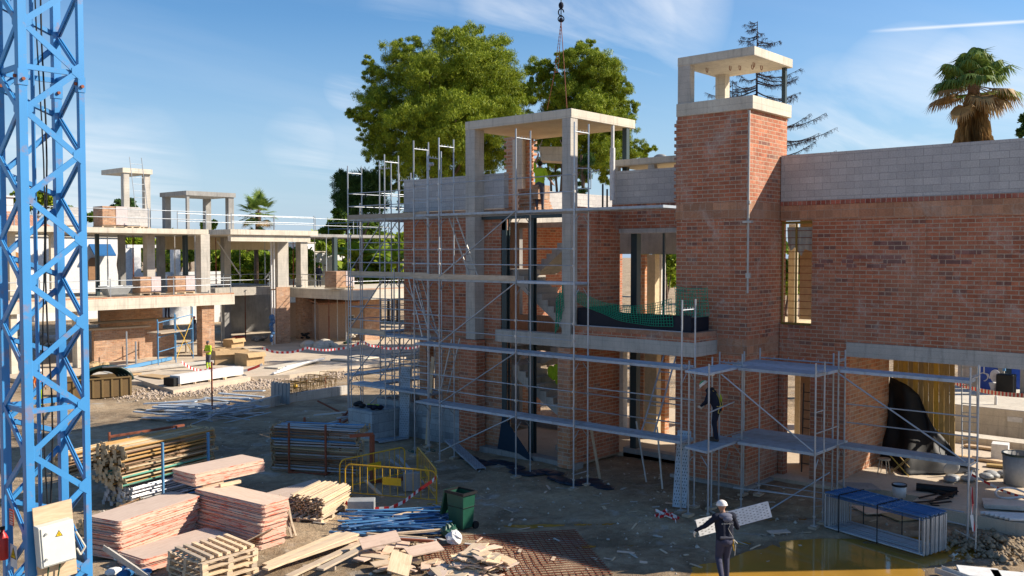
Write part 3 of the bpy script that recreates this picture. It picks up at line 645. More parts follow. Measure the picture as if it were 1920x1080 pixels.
for pa, pb, Y in ((181, 187, 60), (349, 353, 62), (627, 633, 60.5), (344, 347, 63)): fcol('steel_post', pa, pb, 500, Y, 4.3, 8.36, M['ibeam'])
for pa, pb, Y, z0, z1 in ((507, 510, 59.5, 4.4, 8.2), (512, 515, 59.8, 4.4, 8.2), (507, 511, 59.5, 0, 4.3), (512, 515, 59.9, 0, 4.3)):
    x = atY((pa+pb)/2, 500, Y).x; mb = MB(); mb.tube((x, Y, z0), (x, Y, z1), .07, 8); fpart(mb, 'white_downpipe', M['white'])
for pa, pb, Y, z1, mat in ((379, 402, 56.3, 3.62, 'brick_left'), (519, 544, 59.9, 4.5, 'brick_left'), (572, 584, 61.5, 3.6, 'brick_left'), (144, 156, 56.3, 3.62, 'conc_pale'), (20, 32, 56.3, 3.6, 'conc_pale')):
    fcol('brick_pillar' if 'brick' in mat else 'concrete_column', pa, pb, 600, Y, 0, z1, M[mat], .7)
a = atY(560, 600, 62).x; fbox('brick_wall', a, a+.9, 61.4, 62.4, 0, 3.6, M['brick_left'])
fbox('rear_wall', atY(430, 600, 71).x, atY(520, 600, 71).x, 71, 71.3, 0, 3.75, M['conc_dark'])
fbox('rear_wall', atY(187, 600, 65).x, atY(305, 600, 65).x, 65, 65.3, 0, 3.6, M['brick_left'])
fbox('low_brick_wall', atY(176, 640, 58.2).x, atY(272, 640, 58.2).x, 58.2, 58.5, 0, 2.25, M['brick_left'])
xx = atY(272, 640, 58.2).x; fbox('low_brick_wall', xx, xx+2.3, 58.6, 58.9, 0, 2.0, M['brick_left']); fbox('timber_sill', atY(160, 640, 58).x, xx+.3, 57.95, 58.9, 2.26, 2.36, M['wood2'])
fbox('timber_sill', atY(178, 610, 60).x, atY(335, 610, 60).x, 60.0, 60.8, 2.5, 2.62, M['wood2'])
a = atY(750, 600, 54.6).x; fbox('brick_wall', atY(684, 600, 57).x, a, 57, 57.3, 0, 3.6, M['brick_left'])
for i, (px, Y, z0, z1) in enumerate(((202, 59, 4.3, 8.3), (250, 63, 4.3, 8.3), (328, 61, 4.3, 8.3), (366, 60, 4.3, 8.3), (405, 66, 4.4, 8.3), (450, 69, 4.4, 8.3), (497, 68, 4.4, 8.3), (550, 63, 4.3, 8.3), (590, 62, 4.3, 8.3), (612, 60, 4.3, 8.3), (459, 66, .2, 3.7), (414, 63, .2, 3.6), (590, 60, .2, 3.6), (616, 58, .2, 3.6), (632, 58.5, .2, 3.6), (648, 57, .2, 3.6), (602, 63, .2, 3.6))):
    x = atY(px, 500, Y).x; mb = MB(); mb.tube((x, Y, z0), (x, Y, z0+(z1-z0)*.6), .045, 6); mb.tube((x, Y, z0+(z1-z0)*.6), (x, Y, z1), .03, 6); mb.box(x-.08, x+.08, Y-.08, Y+.08, z1-.01, z1-.002); fpart(mb, 'steel_prop', M[('steel', 'rust', 'steel_warm')[i % 3]])
for x0, x1, Y, za, zb in ((408, 452, 65.5, 5.2, 8.0), (495, 528, 66, 6.8, 4.9)): a = atY(x0, 500, Y).x; b = atY(x1, 500, Y).x; mb = MB(); mb.bar((a, Y, zb), (b, Y, za), .06, .10); fpart(mb, 'raking_prop', M['steel_warm'])
# roof canopies
def canopy(pts, ztop, th, y, cols, mat, slabmat, h0=8.64):
    (xa, xb), (ya, yb) = pts; r = fbox('roof_canopy', xa, xb, ya, yb, ztop-th, ztop, M[slabmat])
    for cx, cy, w in cols: mb = MB(); mb.box(cx, cx+w, cy, cy+w, h0, ztop-th-.003); fpart(mb, 'column', M[mat], r)
c = atD(230, 313, 66); e = atY(286, 318, c.y).x
canopy(((c.x, e), (c.y, c.y+3.3)), 13.1, .34, 0, ((c.x+.1, c.y+.1, .42), (e-.5, c.y+.2, .42)), 'conc', 'conc_pale')
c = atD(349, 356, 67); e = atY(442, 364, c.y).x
canopy(((c.x, e), (c.y, c.y+3.8)), 11.55, .32, 0, ((c.x+.1, c.y+.1, .20), (e-.55, c.y+.1, .45), (c.x+.1, c.y+3.2, .45), (e-.6, c.y+3.2, .45)), 'conc_dark', 'conc_dark')  # dark concrete puts the shade on this low canopy into its colour
# guard rails round the slabs: each rail run a thing
def rail(label, pts, z, h=1.0, step=4.2, grp='guard rails along the slab edges of the frame house'):
    t = thing('guard_rail', label, 'guard rail', (pts[0][0], pts[0][1], z), group=grp)
    for a, b in zip(pts[:-1], pts[1:]):
        a = Vector((*a, z)); b = Vector((*b, z)); L = (b-a).length; n = max(1, round(L/step))
        for k in range(n+1):
            p = a.lerp(b, k/n); mb = MB(); mb.tube(p, p+Vector((0, 0, h+.12)), .032, 6); mb.build('post', M['steel'], t)
        for hh in (h, h*.55): mb = MB(); mb.tube(a+Vector((0, 0, hh)), b+Vector((0, 0, hh)), .028, 6); mb.build('rail', M['steel'], t)
    return t
rail('white guard rail on the sunlit near edge of the first floor slab', [(14, 56.15), (XR-.2, 56.15)], 4.4)
rail('white tube guard rail on the front edge of the roof slab above the brick pallets', [(13, 56.15), (XT-.1, 56.15)], 8.64, 1.15)
rail('grey guard rail running along the rear roof slab edge behind the low canopy', [(XT, 60), (53.5, 61.6), (53.5, 70)], 8.62, 1.2)
rail('grey guard rail on the right hand roof slab of the frame house', [(XQ+.2, 57.1), (XQ2-.2, 57.1)], 8.72, 1.0)
rail('guard rail on the right hand first floor balcony beside the wrapped bricks', [(43.8, 63.5), (43.8, 54.5), (57.5, 54.4)], 4.42, 1.0)
rail('guard rail across the recessed first floor bay between the columns', [(XR+.3, 64.7), (43.5, 64.7)], 4.4, 1.0)

# pallets of bricks and blocks on the slabs
def brick_pallet(label, p, z, w=1.25, d=1.1, h=1.15, wrap=True, mat='brick_left', grp='pallets of bricks stored on the slabs'):
    t = thing('brick_pallet', label, 'brick pallet', (p[0], p[1], z), group=grp)
    mb = MB()
    for k in range(3): mb.box(p[0]+k*(w-.1)/2, p[0]+k*(w-.1)/2+.1, p[1], p[1]+d, z, z+.10)
    mb.box(p[0], p[0]+w, p[1], p[1]+d, z+.101, z+.13); mb.build('pallet_base', M['wood'], t)
    mb = MB(); mb.box(p[0]+.02, p[0]+w-.02, p[1]+.02, p[1]+d-.02, z+.132, z+h); mb.build('brick_load', M[mat], t, bevel=.02)
    if wrap: mb = MB(); mb.box(p[0]+w*.55, p[0]+w+.01, p[1]-.004, p[1]+d+.004, z+.2, z+h+.006); mb.build('plastic_wrap', m_flat('plastic_wrap_'+str(int(p[0]*10)), (.62, .52, .50), .3, 0, .6), t)
def pz(px, Y): return atY(px, 500, Y).x
brick_pallet('half wrapped red brick pallet, left of the pair on the first floor slab', (pz(262, 57), 57), 4.4, 1.4)
brick_pallet('half wrapped red brick pallet, right of the pair on the first floor slab', (pz(328, 57), 57), 4.4, 1.4)
brick_pallet('pallet of shiny wrapped bricks on the right hand balcony beside the dark steel post', (pz(630, 55.5), 55.5), 4.42, 1.7, 1.4, 1.3)
brick_pallet('pallet of red bricks on the roof slab just right of the crane mast', (pz(193, 57.2), 57.2), 8.64, 1.6, 1.3, 1.35)
brick_pallet('pallet of grey concrete blocks under the tall roof canopy, nearer the bricks', (pz(234, 57.2), 57.2), 8.64, 1.1, 1.3, 1.35, False, 'block', 'pallets of grey blocks on the roof slab')
brick_pallet('pallet of grey concrete blocks beside the foot of the roof ladder', (pz(258, 57.6), 57.6), 8.64, .9, 1.2, 1.3, False, 'block', 'pallets of grey blocks on the roof slab')
brick_pallet('stack of grey blocks on the roof slab seen through the crane mast', (pz(118, 57.6), 57.6), 8.64, 1.5, 1.2, 1.25, False, 'block', 'pallets of grey blocks on the roof slab')
sk = thing('concrete_skip', 'grey steel concrete skip standing on the first floor slab of the frame house', 'skip', (pz(200, 57), 57, 4.4))
x = pz(200, 57); mb = MB(); mb.add([(x+.25, 57.2, 4.4), (x+1.35, 57.2, 4.4), (x+1.35, 58, 4.4), (x+.25, 58, 4.4), (x, 57, 5.0), (x+1.65, 57, 5.0), (x+1.65, 58.2, 5.0), (x, 58.2, 5.0)], [(0, 3, 2, 1), (0, 1, 5, 4), (1, 2, 6, 5), (2, 3, 7, 6), (3, 0, 4, 7)]); mb.build('tub', M['grey'], sk)
mb = MB(); mb.tube((x, 57, 5.0), (x+1.65, 57, 5.0), .035, 6); mb.tube((x, 58.2, 5.0), (x+1.65, 58.2, 5.0), .035, 6); mb.build('rim', M['steel'], sk)

# ladder builder (used in several places)
def ladder(label, p, q, w=.42, mat='steel', side=(1, 0, 0), n=None, grp=None):
    t = thing('ladder', label, 'ladder', p, group=grp); p = Vector(p); q = Vector(q); s = Vector(side).normalized()*(w/2)
    for k in (-1, 1): mb = MB(); mb.bar(p+s*k, q+s*k, .028, .05, up=s.cross(q-p)); mb.build('rail', M[mat], t)
    n = n or int((q-p).length/.28); mb = MB()
    for i in range(1, n): c = p.lerp(q, i/n); mb.tube(c-s, c+s, .016, 6)
    mb.build('rungs', M[mat], t); return t
pa = atD(270, 398, 65); qa = atD(254, 295, 64.2)
ladder('aluminium ladder leaning on the tall roof canopy and rising above it', (pa.x, pa.y, 8.64), (qa.x, qa.y, qa.z), .85, 'steel', n=11)

# ---------------- neighbouring buildings
wh = thing('white_villa', 'white villa with red tiled roof, blue awning and arched door behind the crane', 'house', (atD(100, 470, 86).x, atD(100, 470, 86).y, 0))
a = atD(-60, 480, 84); b = atY(226, 480, a.y+8).x
mb = MB(); mb.box(a.x, b, a.y+8, a.y+20, 0, 8.75); mb.build('wall', M['white'], wh)
mb = MB(); mb.box(a.x, b+.2, a.y+7.8, a.y+20, 8.752, 8.95); mb.build('cornice', M['conc_pale'], wh)
yw = a.y+8; c0 = atY(167, 465, yw); c1 = atY(207, 465, yw)
mb = MB(); mb.prism([(0, 8.05), (1.3, 6.9), (1.3, 6.75), (0, 7.9)], c0.x, c1.x, f=lambda s_, z, x_: (x_, yw-s_-.01, z)); mb.build('awning', M['awning'], wh)
def arch(mb, xc, w, z0, z1, y):
    pts = [(xc-w/2, z0), (xc+w/2, z0), (xc+w/2, z1-w/2)]+[(xc+w/2*math.cos(t), z1-w/2+w/2*math.sin(t)) for t in np.linspace(.3, math.pi-.3, 6)]+[(xc-w/2, z1-w/2)]
    mb.prism(pts, y-.05, y+.05, f=lambda x_, z, t: (x_, t, z))
dc = atY(174, 500, yw); mb = MB(); arch(mb, dc.x, 1.0, 4.2, 6.6, yw-.06); mb.build('arched_door', M['door'], wh)
dc = atY(27, 480, yw); mb = MB(); arch(mb, dc.x, 1.6, 4.6, 7.2, yw-.06); mb.build('window', M['door'], wh)
r0 = atY(-50, 400, yw+2).x; r1 = atY(110, 400, yw+2).x
mb = MB(); mb.add([(r0, yw, 8.95), (r1, yw, 8.95), (r1-2.5, yw+7, 12.2), (r0, yw+7, 12.2), (r0, yw+14, 8.95), (r1, yw+14, 8.95)], [(0, 1, 2, 3), (3, 2, 5, 4), (1, 5, 2)]); mb.build('tiled_roof', M['tile'], wh)
ck = atY(10, 370, yw+6); mb = MB(); mb.box(ck.x-.5, ck.x+.6, yw+5.5, yw+6.6, 10.5, 13.0); mb.box(ck.x-.7, ck.x+.8, yw+5.3, yw+6.8, 13.0, 13.15); mb.build('chimney', M['white'], wh)
def plain_house(label, px0, px1, ytop, dep, mat, h_base=0, dpth=8, roof=None, wins=(), name='garden_building', cat='building'):
    a = atD(px0, 474, dep); b = atY(px1, 474, a.y).x; zt = 7.1+(474-ytop)/FPX*dep
    t = thing(name, label, cat, (a.x, a.y, 0)); mb = MB(); mb.box(a.x, b, a.y, a.y+dpth, h_base, zt); mb.build('wall', M[mat], t)
    if roof: mb = MB(); mb.add([(a.x-.4, a.y-.5, zt), (b+.4, a.y-.5, zt), (b+.4, a.y+dpth, zt+roof), (a.x-.4, a.y+dpth, zt+roof), (a.x-.4, a.y-.5, zt+.12), (b+.4, a.y-.5, zt+.12), (b+.4, a.y+dpth, zt+roof+.12), (a.x-.4, a.y+dpth, zt+roof+.12)], [(0, 3, 2, 1), (4, 5, 6, 7), (0, 1, 5, 4), (1, 2, 6, 5), (2, 3, 7, 6), (3, 0, 4, 7)]); mb.build('tiled_roof', M['tile'], t)
    else: mb = MB(); mb.box(a.x-.1, b+.1, a.y-.1, a.y+dpth+.1, zt+.002, zt+.12); mb.build('coping', M['conc_pale'], t)
    for (u0, u1, v0, v1) in wins:
        A = atY(u0, v0, a.y); B = atY(u1, v1, a.y); w = MB(); w.box(A.x, B.x, a.y-.04, a.y+.02, B.z, A.z); w = w.build('window', M['white'], t); g = MB(); g.box(A.x+.08, B.x-.08, a.y-.06, a.y-.045, B.z+.08, A.z-.08); g.build('pane', M['glass'], w)
    return t
plain_house('plain white garden building beyond the balcony with the wrapped bricks', 553, 652, 473, 100, 'white', wins=((607, 613, 495, 500),))
plain_house('taller white block rising behind the plain white garden building', 575, 590, 456, 112, 'white')
plain_house('peach rendered outbuilding with tiled edge and small white grilled window', 597, 684, 571, 74, 'peach', roof=1.0, dpth=4, wins=((652, 664, 591, 604),))
plain_house('orange rendered house with terracotta roof seen through the stair tower', 995, 1052, 484, 62, 'peach', roof=2.2, dpth=9, wins=((1012, 1021, 492, 515),))
plain_house('beige house seen through the stair tower above the terracotta roof', 1000, 1060, 436, 90, 'beige', dpth=9)
pg = thing('white_pergola', 'white pergola with slim columns between the concrete columns of the frame house', 'pergola', tuple(atD(255, 500, 92)))
for px in (242, 258, 332):
    p = atD(px, 490, 92); mb = MB(); mb.box(p.x-.35, p.x+.35, p.y, p.y+.7, 2, 7.6); mb.build('column', M['white'], pg)
a = atD(236, 463, 92); mb = MB(); mb.box(a.x, a.x+9, a.y-.3, a.y, 7.6, 7.9); mb.box(a.x, a.x+9, a.y+1, a.y+1.3, 7.6, 7.9); mb.build('beam', M['white'], pg)
gw = thing('garden_wall', 'long white garden wall behind the first floor of the frame house', 'wall', tuple(atD(240, 515, 88)))
a = atD(225, 515, 88); b = atY(420, 515, a.y).x; mb = MB(); mb.box(a.x, b, a.y, a.y+.3, 0, 5.2); mb.build('wall', M['white'], gw)

# ================================================================ TOWER CRANE MAST
AX, AY, S_ = 6.45, 16.86, 1.0
cr = thing('crane_mast', 'light blue lattice mast of a tower crane with inner ladder and hanging cables', 'crane', (AX+.5, AY+.5, 0))
legs = {'A': (AX, AY, .145), 'B': (AX+S_, AY, .105), 'C': (AX+S_, AY+S_, .14), 'D': (AX, AY+S_, .14)}
for k, (x, y, w) in legs.items(): mb = MB(); mb.box(x-w/2, x+w/2, y-w/2, y+w/2, 0, 15); mb.build('leg', M['crane'], cr, bevel=.006)
ZA = 5.13; PZ = 1.48
DK = [0]
def diag(p, q, off, dk=.10):
    mb = MB(); p = Vector(p); q = Vector(q); DK[0] ^= 1; off = Vector(off)*(1+.12*DK[0]); mb.bar(p+off, q+off, .022, dk, up=(0, 0, 1)); mb.bar(p+Vector(off)*.2, q+Vector(off)*.2, dk*.7, .012, up=Vector(off).normalized()); mb.build('brace', M['crane'], cr)
for k in range(-3, 7):
    za = ZA+k*PZ; zb = za+PZ/2
    if za > 10.0 and za < 10.7: pass
    diag((AX+.05, AY, za), (AX+S_-.05, AY, zb), (0, -.045, 0)); diag((AX+.05, AY, za+PZ-.06), (AX+S_-.05, AY, zb-.04), (0, -.045, 0))
    diag((AX, AY+.05, za), (AX, AY+S_-.05, zb), (-.045, 0, 0)); diag((AX, AY+.05, za+PZ-.06), (AX, AY+S_-.05, zb-.04), (-.045, 0, 0))
    diag((AX+S_, AY+.05, zb), (AX+S_, AY+S_-.05, za+.05), (.045, 0, 0)); diag((AX+S_, AY+.05, zb), (AX+S_, AY+S_-.05, za+PZ), (.045, 0, 0))
    diag((AX+.05, AY+S_, zb-.3), (AX+S_-.05, AY+S_, za+.1), (0, .045, 0)); diag((AX+.05, AY+S_, zb-.3), (AX+S_-.05, AY+S_, za+PZ+.1-.3), (0, .045, 0))
for z in (10.28, 4.36, 1.2, 12.8):
    mb = MB(); 
    for a, b in ((('A'), ('B')), ('B', 'C'), ('C', 'D'), ('D', 'A')):
        p = legs[a]; q = legs[b]; mb = MB(); mb.bar((p[0], p[1], z), (q[0], q[1], z), .05, .09); mb.build('horizontal_member', M['crane'], cr)
for k, (x, y, w) in legs.items():
    f_ = MB(); f_.box(x-w/2-.012, x+w/2+.012, y-w/2-.012, y+w/2+.012, 9.95, 10.22); f_ = f_.build('splice_plate', M['crane'], cr)
    f2 = MB(); f2.tube((x, y-w/2-.05, 10.05), (x, y-w/2-.008, 10.05), .03, 8); f2.tube((x-w/2-.05, y, 10.1), (x-w/2-.008, y, 10.1), .03, 8); f2.build('bolt', M['rust'], f_)
for k in range(-3, 7):
    for (x, y, dz, ax) in ((AX, AY, 0, 'x'), (AX+S_, AY, PZ/2, 'x'), (AX, AY, 0, 'y')):
        z = ZA+k*PZ+dz; g_ = MB(); sx = -1 if (ax == 'x' and x > AX) else 1
        if ax == 'x': g_.prism([(x+sx*.03, z-.15), (x+sx*.17, z-.05), (x+sx*.17, z+.05), (x+sx*.03, z+.15)], y-.066, y-.058, f=lambda a, b, t: (a, t, b))
        else: g_.prism([(y+.03, z-.15), (y+.17, z-.05), (y+.17, z+.05), (y+.03, z+.15)], x-.068, x-.060, f=lambda a, b, t: (t, a, b))
        g_.build('gusset_plate', M['crane'], cr)
LX, LY = AX+.42, AY+.62
ld = MB()
for o in (0, .30): ld.bar((LX+o*.3, LY+o*.6, 0), (LX+o*.3, LY+o*.6, 15), .04, .04)
ld.build('ladder_rail', M['crane'], cr); ld = MB()
for k in range(50): ld.tube((LX, LY, .3+k*.29), (LX+.09, LY+.18, .3+k*.29), .012, 5)
ld.build('ladder_rungs', M['crane'], cr)
mb = MB(); pts = [(AX+.42+.04*math.sin(k*.9), AY+.12+.03*math.cos(k*.7), 15-k*.7) for k in range(21)]; mb.path(pts, .016, 5); pts = [(AX+.36+.05*math.sin(k*.6+2), AY+.15, 15-k*.7) for k in range(21)]; mb.path(pts, .013, 5); mb.build('power_cable', M['black'], cr)
# switch cabinet on a board tied to the mast
def frame_at(p, q): return Vector(p), Vector(q)
bo = thing('cable_board', 'weathered grey plywood board tied to the foot of the blue crane mast behind the cabinet', 'board', (AX+.5, AY-.25, 1.0))
mb = MB(); c = Vector((AX+.52, AY-.16, 1.9))
def slant(mb, c, w, h, t, tilt=.09, m=0):
    ca, sa = math.cos(tilt), math.sin(tilt); P = []
    for yy in (-t/2, t/2):
        for a, b in ((-w/2, -h/2), (w/2, -h/2), (w/2, h/2), (-w/2, h/2)): P.append((c[0]+a*ca-b*sa, c[1]+yy, c[2]+a*sa+b*ca))
    mb.add(P, [(0, 1, 2, 3), (7, 6, 5, 4), (0, 4, 5, 1), (1, 5, 6, 2), (2, 6, 7, 3), (3, 7, 4, 0)], m)
q = atY(103, 1015, AY-.16); slant(mb, (q.x, AY-.16, q.z), .66, 1.35, .03, .06); mb.build('board', M['wood2'], bo)
mb = MB(); pts = [(q.x+.35, AY-.2, q.z+.1), (q.x+.43, AY-.2, q.z-.05), (q.x+.5, AY-.22, q.z-.2), (q.x+.42, AY-.2, q.z-.33), (q.x+.36, AY-.2, q.z-.2)]; mb.path(pts, .018, 6); mb.build('tie_cable', M['glove'], bo)
cb_ = thing('electrical_cabinet', 'pale grey electrical cabinet with yellow lightning warning triangle, hung low on the blue crane mast', 'cabinet', (q.x, AY-.3, q.z-.3))
q = atY(104, 1018, AY-.3); mb = MB(); slant(mb, (q.x, AY-.28, q.z), .60, .72, .2, .06); mb.build('housing', m_flat('cabinet_grey', (.62, .62, .56), .5, n=.05), cb_, bevel=.012)
mb = MB(); slant(mb, (q.x+.01, AY-.392, q.z), .54, .66, .015, .06); mb.build('door', m_flat('cabinet_door_grey', (.66, .66, .60), .45, n=.04), cb_, bevel=.004)
def tri_sign(cx, cy, cz, s, parent, nm='warning_triangle'):
    mb = MB()
    def P(r_, y): return [(cx+r_*math.cos(a), y, cz+r_*math.sin(a)) for a in (R_(90), R_(210), R_(330))]
    v0 = P(s, cy); v1 = P(s*.74, cy-.003); mb.add(v0, [(0, 1, 2)], 1); mb.add(v1, [(0, 1, 2)], 0)
    z = s*.5; bolt = [(.05, .55), (-.16, -.05), (.0, -.02), (-.08, -.42), (.18, .12), (.03, .1)]
    mb.add([(cx+a*s, cy-.006, cz+b*s) for a, b in bolt], [(0, 1, 2), (2, 3, 4), (0, 2, 5), (2, 4, 5)], 1); mb.build(nm, [m_flat('sign_yellow', (.75, .50, .01), .5, n=0), M['black']], parent)
tri_sign(q.x+.02, AY-.402, q.z+.17, .075, cb_)
mb = MB(); mb.tube((q.x-.2, AY-.43, q.z+.22), (q.x-.2, AY-.39, q.z+.22), .02, 8); mb.tube((q.x-.2, AY-.43, q.z-.22), (q.x-.2, AY-.39, q.z-.22), .02, 8); mb.build('lock', M['grey'], cb_)
mb = MB(); mb.path([(q.x-.1, AY-.25, q.z-.36), (q.x-.12, AY-.22, q.z-.7), (q.x-.05, AY-.2, q.z-1.1)], .014, 5); mb.path([(q.x+.1, AY-.25, q.z-.36), (q.x+.05, AY-.22, q.z-.7), (q.x+.0, AY-.2, q.z-1.1)], .014, 5); mb.build('cable', M['bin'], cb_)
q = atX(26, 1043, AX-.12); sg = thing('warning_sign', 'white sign with yellow lightning triangle hanging bottom left on the crane mast', 'sign', (AX-.12, q.y, q.z))
mb = MB(); mb.box(AX-.125, AX-.12, q.y-.14, q.y+.14, q.z-.2, q.z+.2); mb.build('plate', M['white'], sg)
mb = MB(); cz = q.z+.02; Y0 = q.y
mb.add([(AX-.128, Y0, cz+.15), (AX-.128, Y0-.12, cz-.06), (AX-.128, Y0+.12, cz-.06)], [(0, 1, 2)], 1); mb.add([(AX-.131, Y0, cz+.115), (AX-.131, Y0-.09, cz-.043), (AX-.131, Y0+.09, cz-.043)], [(0, 1, 2)], 0)
mb.add([(AX-.134, Y0+a, cz+b) for a, b in ((-.01, .08), (.025, 0), (.0, 0), (.012, -.035), (-.03, .02), (-.005, .02))], [(0, 1, 2), (2, 3, 4), (0, 2, 5), (2, 4, 5)], 1); mb.build('warning_triangle', [m_flat('sign_yellow_b', (.75, .50, .01), .5, n=0), M['black']], sg)
q = atX(22, 970, AX-.12); sg = thing('notice_sign', 'small red notice plate with white lettering block on the crane mast above the extinguisher', 'sign', (AX-.12, q.y, q.z))
mb = MB(); mb.box(AX-.125, AX-.12, q.y-.10, q.y+.10, q.z-.14, q.z+.14); mb.build('plate', m_flat('notice_red', (.55, .08, .04), .5, n=.03), sg)
mb = MB()
for k in range(5): mb.box(AX-.130, AX-.1255, q.y-.07+.01*(k % 2), q.y+.07-.015*(k % 3), q.z+.09-k*.045, q.z+.105-k*.045)
mb.box(AX-.129, AX-.1255, q.y-.045, q.y+.045, q.z-.125, q.z-.11); mb.build('lettering', M['white'], sg)
q = atX(5, 1022, AX-.22); fe = thing('fire_extinguisher', 'red fire extinguisher hanging on the crane mast at the left edge', 'fire extinguisher', (AX-.22, q.y, q.z-.25))
mb = MB(); mb.lathe((AX-.22, q.y, q.z-.25), [(0, 0), (.085, 0), (.09, .03), (.09, .38), (.06, .45), (.03, .48), (.03, .52), (0, .52)], 16); mb.build('cylinder', M['red'], fe)
mb = MB(); mb.box(AX-.26, AX-.18, q.y-.02, q.y+.02, q.z+.27, q.z+.33); mb.path([(AX-.22, q.y, q.z+.28), (AX-.3, q.y-.05, q.z+.2), (AX-.32, q.y-.04, q.z-.1)], .012, 5); mb.build('valve', M['black'], fe)
# ================================================================ SCAFFOLDS
TR = .0245
def s_frame(t, x0, y0, x1, y1, ztop, levels, zb=None, step=False):
    """standards at (x0,y0) and (x1,y1), transoms at each lift, base plates"""
    f = MB(); z0 = [G(x0, y0)+.02 if zb is None else zb, G(x1, y1)+.02 if zb is None else zb]
    for (x, y), zz in zip(((x0, y0), (x1, y1)), z0):
        f.tube((x, y, zz+.05), (x, y, ztop+.22), TR, 8)
    for z in list(levels)+[ztop]:
        f.tube((x0, y0, z-.06), (x1, y1, z-.06), .020, 6)
        if z < ztop:
            a = Vector((x0, y0, z-.45)); b = Vector((x1, y1, z-.06)); f.tube(a, a.lerp(b, .35)+Vector((0, 0, .12)), .014, 5)
            b2 = Vector((x1, y1, z-.45)); f.tube(b2, b2.lerp(Vector((x0, y0, z-.06)), .35)+Vector((0, 0, .12)), .014, 5)
    for k in range(4): c = Vector((x0, y0, ztop-.06)).lerp(Vector((x1, y1, ztop-.06)), .2+.2*k); f.tube(c, c+Vector((0, 0, .07)), .011, 5)
    f.build('frame', M['steel'], t)
    for (x, y), zz in zip(((x0, y0), (x1, y1)), z0):
        b = MB(); b.box(x-.075, x+.075, y-.075, y+.075, zz+.035, zz+.045); b.tube((x, y, zz+.04), (x, y, zz+.35), .018, 6); b.tube((x, y, zz+.26), (x, y, zz+.30), .045, 8); b.build('base_jack', M['steel_warm'], t)
        b = MB(); b.box(x-.16, x+.16, y-.10, y+.10, zz-.03, zz+.033); b.build('sole_board', M['wood2'], t)
def s_deck(t, xa, xb, ya, yb, z, toe=None, n=2, mat='plank', along='y'):
    """platform of n steel planks between frames"""
    w = (xb-xa) if along == 'y' else (yb-ya)
    for k in range(n):
        m = MB(); g = .012; a = k*w/n+g; b = (k+1)*w/n-g
        if along == 'y': X0, X1, Y0, Y1 = xa+a, xa+b, ya+.03, yb-.03
        else: X0, X1, Y0, Y1 = xa+.03, xb-.03, ya+a, ya+b
        m.box(X0, X1, Y0, Y1, z-.012, z)
        if along == 'y': m.box(X0, X0+.012, Y0, Y1, z-.075, z-.0125); m.box(X1-.012, X1, Y0, Y1, z-.075, z-.0125)
        else: m.box(X0, X1, Y0, Y0+.012, z-.075, z-.0125); m.box(X0, X1, Y1-.012, Y1, z-.075, z-.0125)
        m.box(X0+.02, X1-.02, Y0, Y0+.01, z-.075, z-.0125) if along == 'y' else m.box(X0, X0+.01, Y0+.02, Y1-.02, z-.075, z-.0125)
        m.build('platform', M[mat], t)
    if toe:
        m = MB(); m.box(xa-.045, xa-.02, ya, yb, z+.0, z+.16); m.build('toe_board', M['plankw'], t)
def s_rail(t, p, q, r=.019, name='guard_rail'): m = MB(); m.tube(p, q, r, 6); m.build(name, M['steel'], t)
def s_brace(t, p, q, r=.022): s_rail(t, p, q, r, 'brace')
def couplers(t, pts):
    for p in pts:
        m = MB(); m.box(p[0]-.04, p[0]+.04, p[1]-.04, p[1]+.04, p[2]-.035, p[2]+.035); m.build('coupler', M['steel_warm'], t)

LV = [1.95, 3.98, 6.22, 8.42]
XO, XI = 22.0, 22.7
# --- front scaffold on the stair tower
sf = thing('scaffold', 'tall galvanised scaffold of four lifts standing in front of the stair tower and balcony', 'scaffold', (22.3, 18, 0))
FY = [13.3, 17.0, 19.3, 22.75]
for y, zt, lv in ((13.3, 5.6, LV[:2]), (17.0, 10.75, LV), (19.3, 10.75, LV), (22.75, 10.75, LV), (24.0, 10.75, LV)): s_frame(sf, XO, y, XI, y, zt, lv)
for z in LV[:2]:
    for a, b in zip(FY[:-1], FY[1:]): s_deck(sf, XO, XI, a, b, z)
    s_deck(sf, XO, XI, 22.75, 24.0, z)
s_deck(sf, XO, XI, 17.0, 19.3, LV[2], n=1); s_deck(sf, XO, XI, 19.3, 22.75, LV[2], toe=1); s_deck(sf, XO, XI, 22.75, 24.0, LV[2], toe=1)
for a, b in ((13.9, 17.0), (17.0, 19.3), (19.3, 22.75), (22.75, 24.0)): s_deck(sf, XO, XI, a, b, LV[3], n=1 if a < 19 else 2)
for a, b in zip(FY[:-1]+[22.75], FY[1:]+[24.0]):
    for z in LV:
        if a == 13.3 and z > 2: continue
        for h in (.5, 1.0): s_rail(sf, (XO, a, z+h), (XO, b, z+h))
        if z > 3 and b > 18: s_rail(sf, (XI, a, z-.1), (XI, b, z-.1))
s_rail(sf, (XO, 13.3, 2.95), (XO, 17.0, 2.95)); s_rail(sf, (XO, 13.3, 2.45), (XO, 17.0, 2.45)); s_rail(sf, (XO, 13.3, 4.95), (XO, 17, 4.95)); s_rail(sf, (XO, 16.1, 9.5), (XI, 17.0, 9.5))
for (a, za), (b, zb) in (((22.7, .35), (19.3, 1.95)), ((22.7, 2.0), (19.3, 3.95)), ((22.7, 4.05), (19.3, 6.15)), ((22.7, 6.3), (19.3, 8.4))): s_brace(sf, (XO-.04, a, za), (XO-.04, b, zb))
for y in (17.0, 19.3, 22.75, 24.0):
    for z in LV: couplers(sf, [(XO, y, z+.5), (XO, y, z+1.0)])
for y, z in ((17.0, 9.2), (22.75, 9.0)):   # end guard hoops
    m = MB(); m.path([(XO, y, z+.4), (XO+.35, y-.35, z+.4), (XO+.35, y-.35, z-.2), (XO, y, z-.2)], .016, 6); m.build('end_guard', M['steel'], sf)
